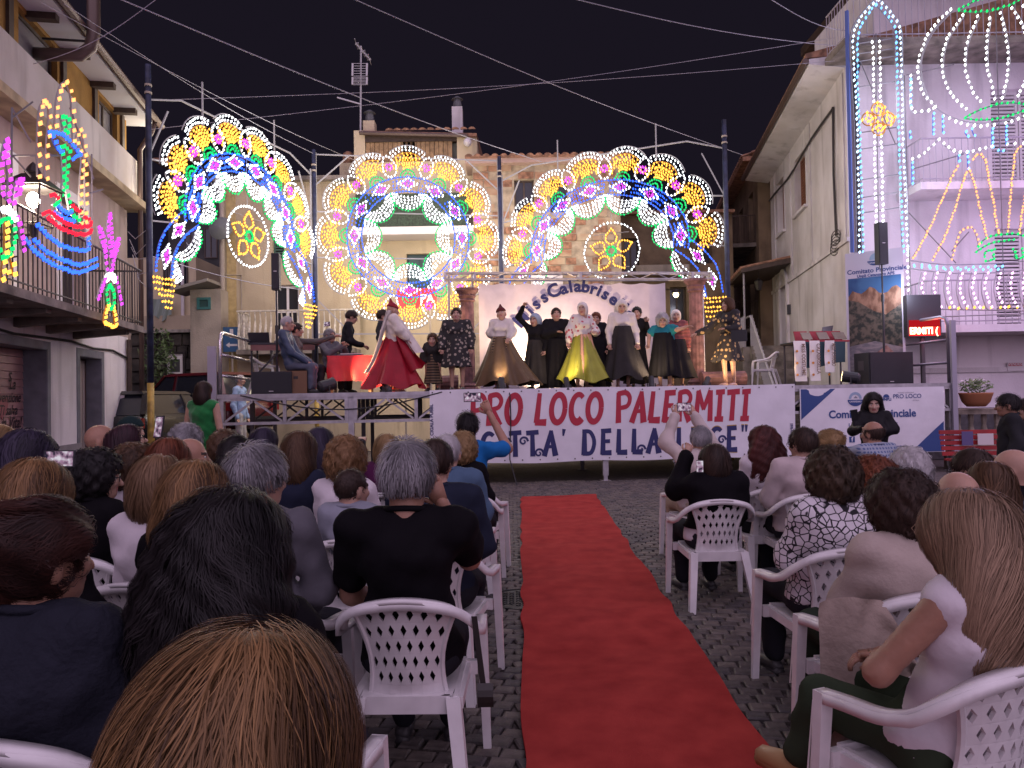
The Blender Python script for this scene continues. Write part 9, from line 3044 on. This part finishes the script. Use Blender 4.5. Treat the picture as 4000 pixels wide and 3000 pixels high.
perf('bespectacled man half hidden by the white shawl of the red dancer', 1494, 1210, -2.3, -85, False, top=DRK, bot=TRB, hair='short', hmat=HDB, glasses=True)
d = perf('dancer in a wide crimson skirt, white shawl and red cap', 1532, 1185, -.45, -62, top=WSIL, sleeve='puff', hair='cone', hmat=RSIL, hairname='cap', hat=.0, skirt=(1.06, .10, .14, .55, RSIL, (.10, -.05, .0), 9), shawl=WSIL, barefeet=True, shoe=SK[0], arms={'R': ((.25, .05, 1.16), (.28, .20, .98)), 'L': ((-.28, -.05, 1.14), (-.40, .05, .92))})
q = Vector(d['head'])
part('long_veil', MB().sheet(lambda u, v: Vector((q.x - .10 - .42 * v ** 1.2 + .10 * u, q.y - .12 - .10 * v + .05 * math.sin(u * 9 + v * 3), q.z - .02 - 1.22 * v + .05 * math.sin(v * 7))), 8, 16), WSIL, d, smooth=True)
part('flying_panel', MB().sheet(lambda u, v: Vector((q.x + .02 + (.12 + .52 * v) * (.35 + .65 * u) + .02 * math.sin(u * 12), q.y - .16 - .10 * v + .06 * math.sin(u * 10), q.z - .46 - .95 * v * (1 - .42 * u) + .05 * math.sin(u * 8 + v * 4))), 16, 16), RSIL, d, smooth=True)
part('white_back_shawl', MB().sheet(lambda u, v: Vector((q.x + .02 + .16 * u + .42 * v * (.4 + .6 * u), q.y - .14 + .04 * math.sin(u * 8), q.z - .18 - .72 * v * (1 - .12 * u))), 10, 10), WSIL, d, smooth=True)
perf('small girl in a frilled lace collar and striped skirt', 1690, 1312, -.7, 176, top=GRB, sleeve='puff', hair='short', hmat=HBR, hs_=1.05, wide=.9, skirt=(.75, .16, .11, .17, GSTR, (0, 0), 8))
perf('woman in a black flowered dress with pearls', 1782, 1206, -.40, 182, top=FLW, sleeve='puff', hair='bun', hmat=HDB, wide=1.25, hp=10, skirt=(1.0, .46, .19, .27, FLW, (0, 0), 5), shoe=SHOE)
perf('dancer with a dark pointed cap, white blouse and wide brown skirt', 1955, 1200, -.5, 170, top=WSIL, sleeve='puff', hair='cone', hmat=cloth('maroon cap', (.10, .02, .02)), hairname='cap', hp=14, hr=10, lean=-.06, skirt=(1.04, .13, .16, .60, BSK, (-.14, 0, .0), 11), shoe=SK[0], apron=(1.04, .30, .40, GSTR), arms={'L': ((-.24, .10, 1.12), (-.20, .30, .98)), 'R': ((.22, -.06, 1.12), (.10, -.12, 1.0))})
perf('dancer in a pale blue veil with one black sleeve raised', 2090, 1228, -1.2, 150, top=BLD, hair='veil', hmat=BLV, hairname='veil', skirt=(1.02, .12, .16, .34, GRB, (0, 0), 8), arms={'R': ((.36, .05, 1.52), (.16, .18, 1.72)), 'Rcurl': .6})
perf('woman wrapped in a black shawl over a long black dress', 2172, 1205, -1.1, 183, top=BLD, hair='bun', hmat=HDB, shawl=BLD, wide=1.2, hp=10, skirt=(1.03, .05, .19, .36, BLD, (0, 0), 9), arms={'R': ((.25, .04, 1.12), (.02, .20, 1.16))})
perf('dancer in a white headscarf, embroidered blouse and lime skirt', 2270, 1182, -.45, 205, top=EMB, sleeve='puff', hair='scarf', hmat=WSIL, hairname='headscarf', hy=-45, hr=6, lean=.04, skirt=(1.05, .16, .15, .52, GSK, (-.06, 0), 10), apron=(1.06, .30, .36, ORS), shoe=SK[0], arms={'L': ((-.28, .06, 1.12), (-.14, .24, 1.10)), 'R': ((.26, -.02, 1.14), (.32, .05, .90))})
perf('woman in a black cloak behind the lime skirted dancer', 2328, 1222, -1.4, 170, top=BLD, hair='short', hmat=HAU, shawl=BLD, skirt=(1.0, .05, .18, .28, BLD, (0, 0), 7))
perf('woman in a white veil and black pinafore dress', 2428, 1172, -.45, 178, top=WSIL, sleeve='long', hair='veil', hmat=WSIL, hairname='veil', hp=-14, hr=-6, wide=1.15, shoe=SK[0], skirt=(1.22, .20, .165, .44, GRB, (-.05, 0), 12), arms={'R': ((.27, .0, 1.12), (.26, .12, .86)), 'L': ((-.27, .0, 1.12), (-.28, .12, .86))})
perf('girl with dark hair and a thin white veil touching her collar', 2487, 1200, -1.3, 168, top=BLD, hair='bun', hmat=HB, skirt=(1.0, .10, .15, .26, BLD, (0, 0), 7), arms={'L': ((-.24, .08, 1.12), (-.20, .20, 1.36))})
perf('old woman in a teal blouse and black apron', 2592, 1232, -.45, 150, top=TEA, sleeve='short', hair='curl', hmat=HWH, lean=.06, hp=-12, wide=1.25, hy=22, skirt=(1.08, .22, .20, .30, BLD, (0, 0), 10), shoe=SK[0], arms={'R': ((.28, .06, 1.08), (.26, .18, .86)), 'L': ((-.30, .12, 1.12), (-.52, .16, 1.16))})
perf('woman in a white headscarf and red striped shawl', 2640, 1212, -1.1, 172, top=RSTR, hair='scarf', hmat=WSIL, hairname='headscarf', shawl=RSTR, skirt=(1.0, .20, .18, .34, GRB, (-.06, 0), 9), shoe=SK[0])
perf('hostess in a black dress with gold flowers holding a folder', 2842, 1163, -.45, 128, top=FLG, sleeve='puff', hair='bob', hmat=HBR, hy=-18, skirt=(1.05, .50, .15, .32, FLG, (.04, 0), 8), shoe=SK[2], arms={'R': ((.36, .14, 1.18), (.46, .42, 1.08)), 'L': ((-.25, .06, 1.12), (-.08, .20, 1.14))})
p = sp(-.40).p(*sp(-.40).sz(2870, 1315), .2)
fo = thing('folder', 'black folder held against the flowered dress of the hostess', 'folder', p)
part('cover', MB().box(tuple(p), (.30, .02, .22), -.5), blackbox, fo)
part('inner_sheet', MB().box(tuple(p + Vector((.0, .014, .01))), (.28, .006, .20), -.5), whitewood, fo)
for px, nn, yaw, lab in ((2990, -2.9, 60, 'white plastic chair on the stage beside the stair railing'), (1035, -2.6, -60, 'white plastic chair tipped behind the equipment table')):
 pl = sp(nn)
 p = pl.p(pl.sz(px, 1480)[0], 0, 0)
 chair(p.x, p.y, yaw, lab, DZ)
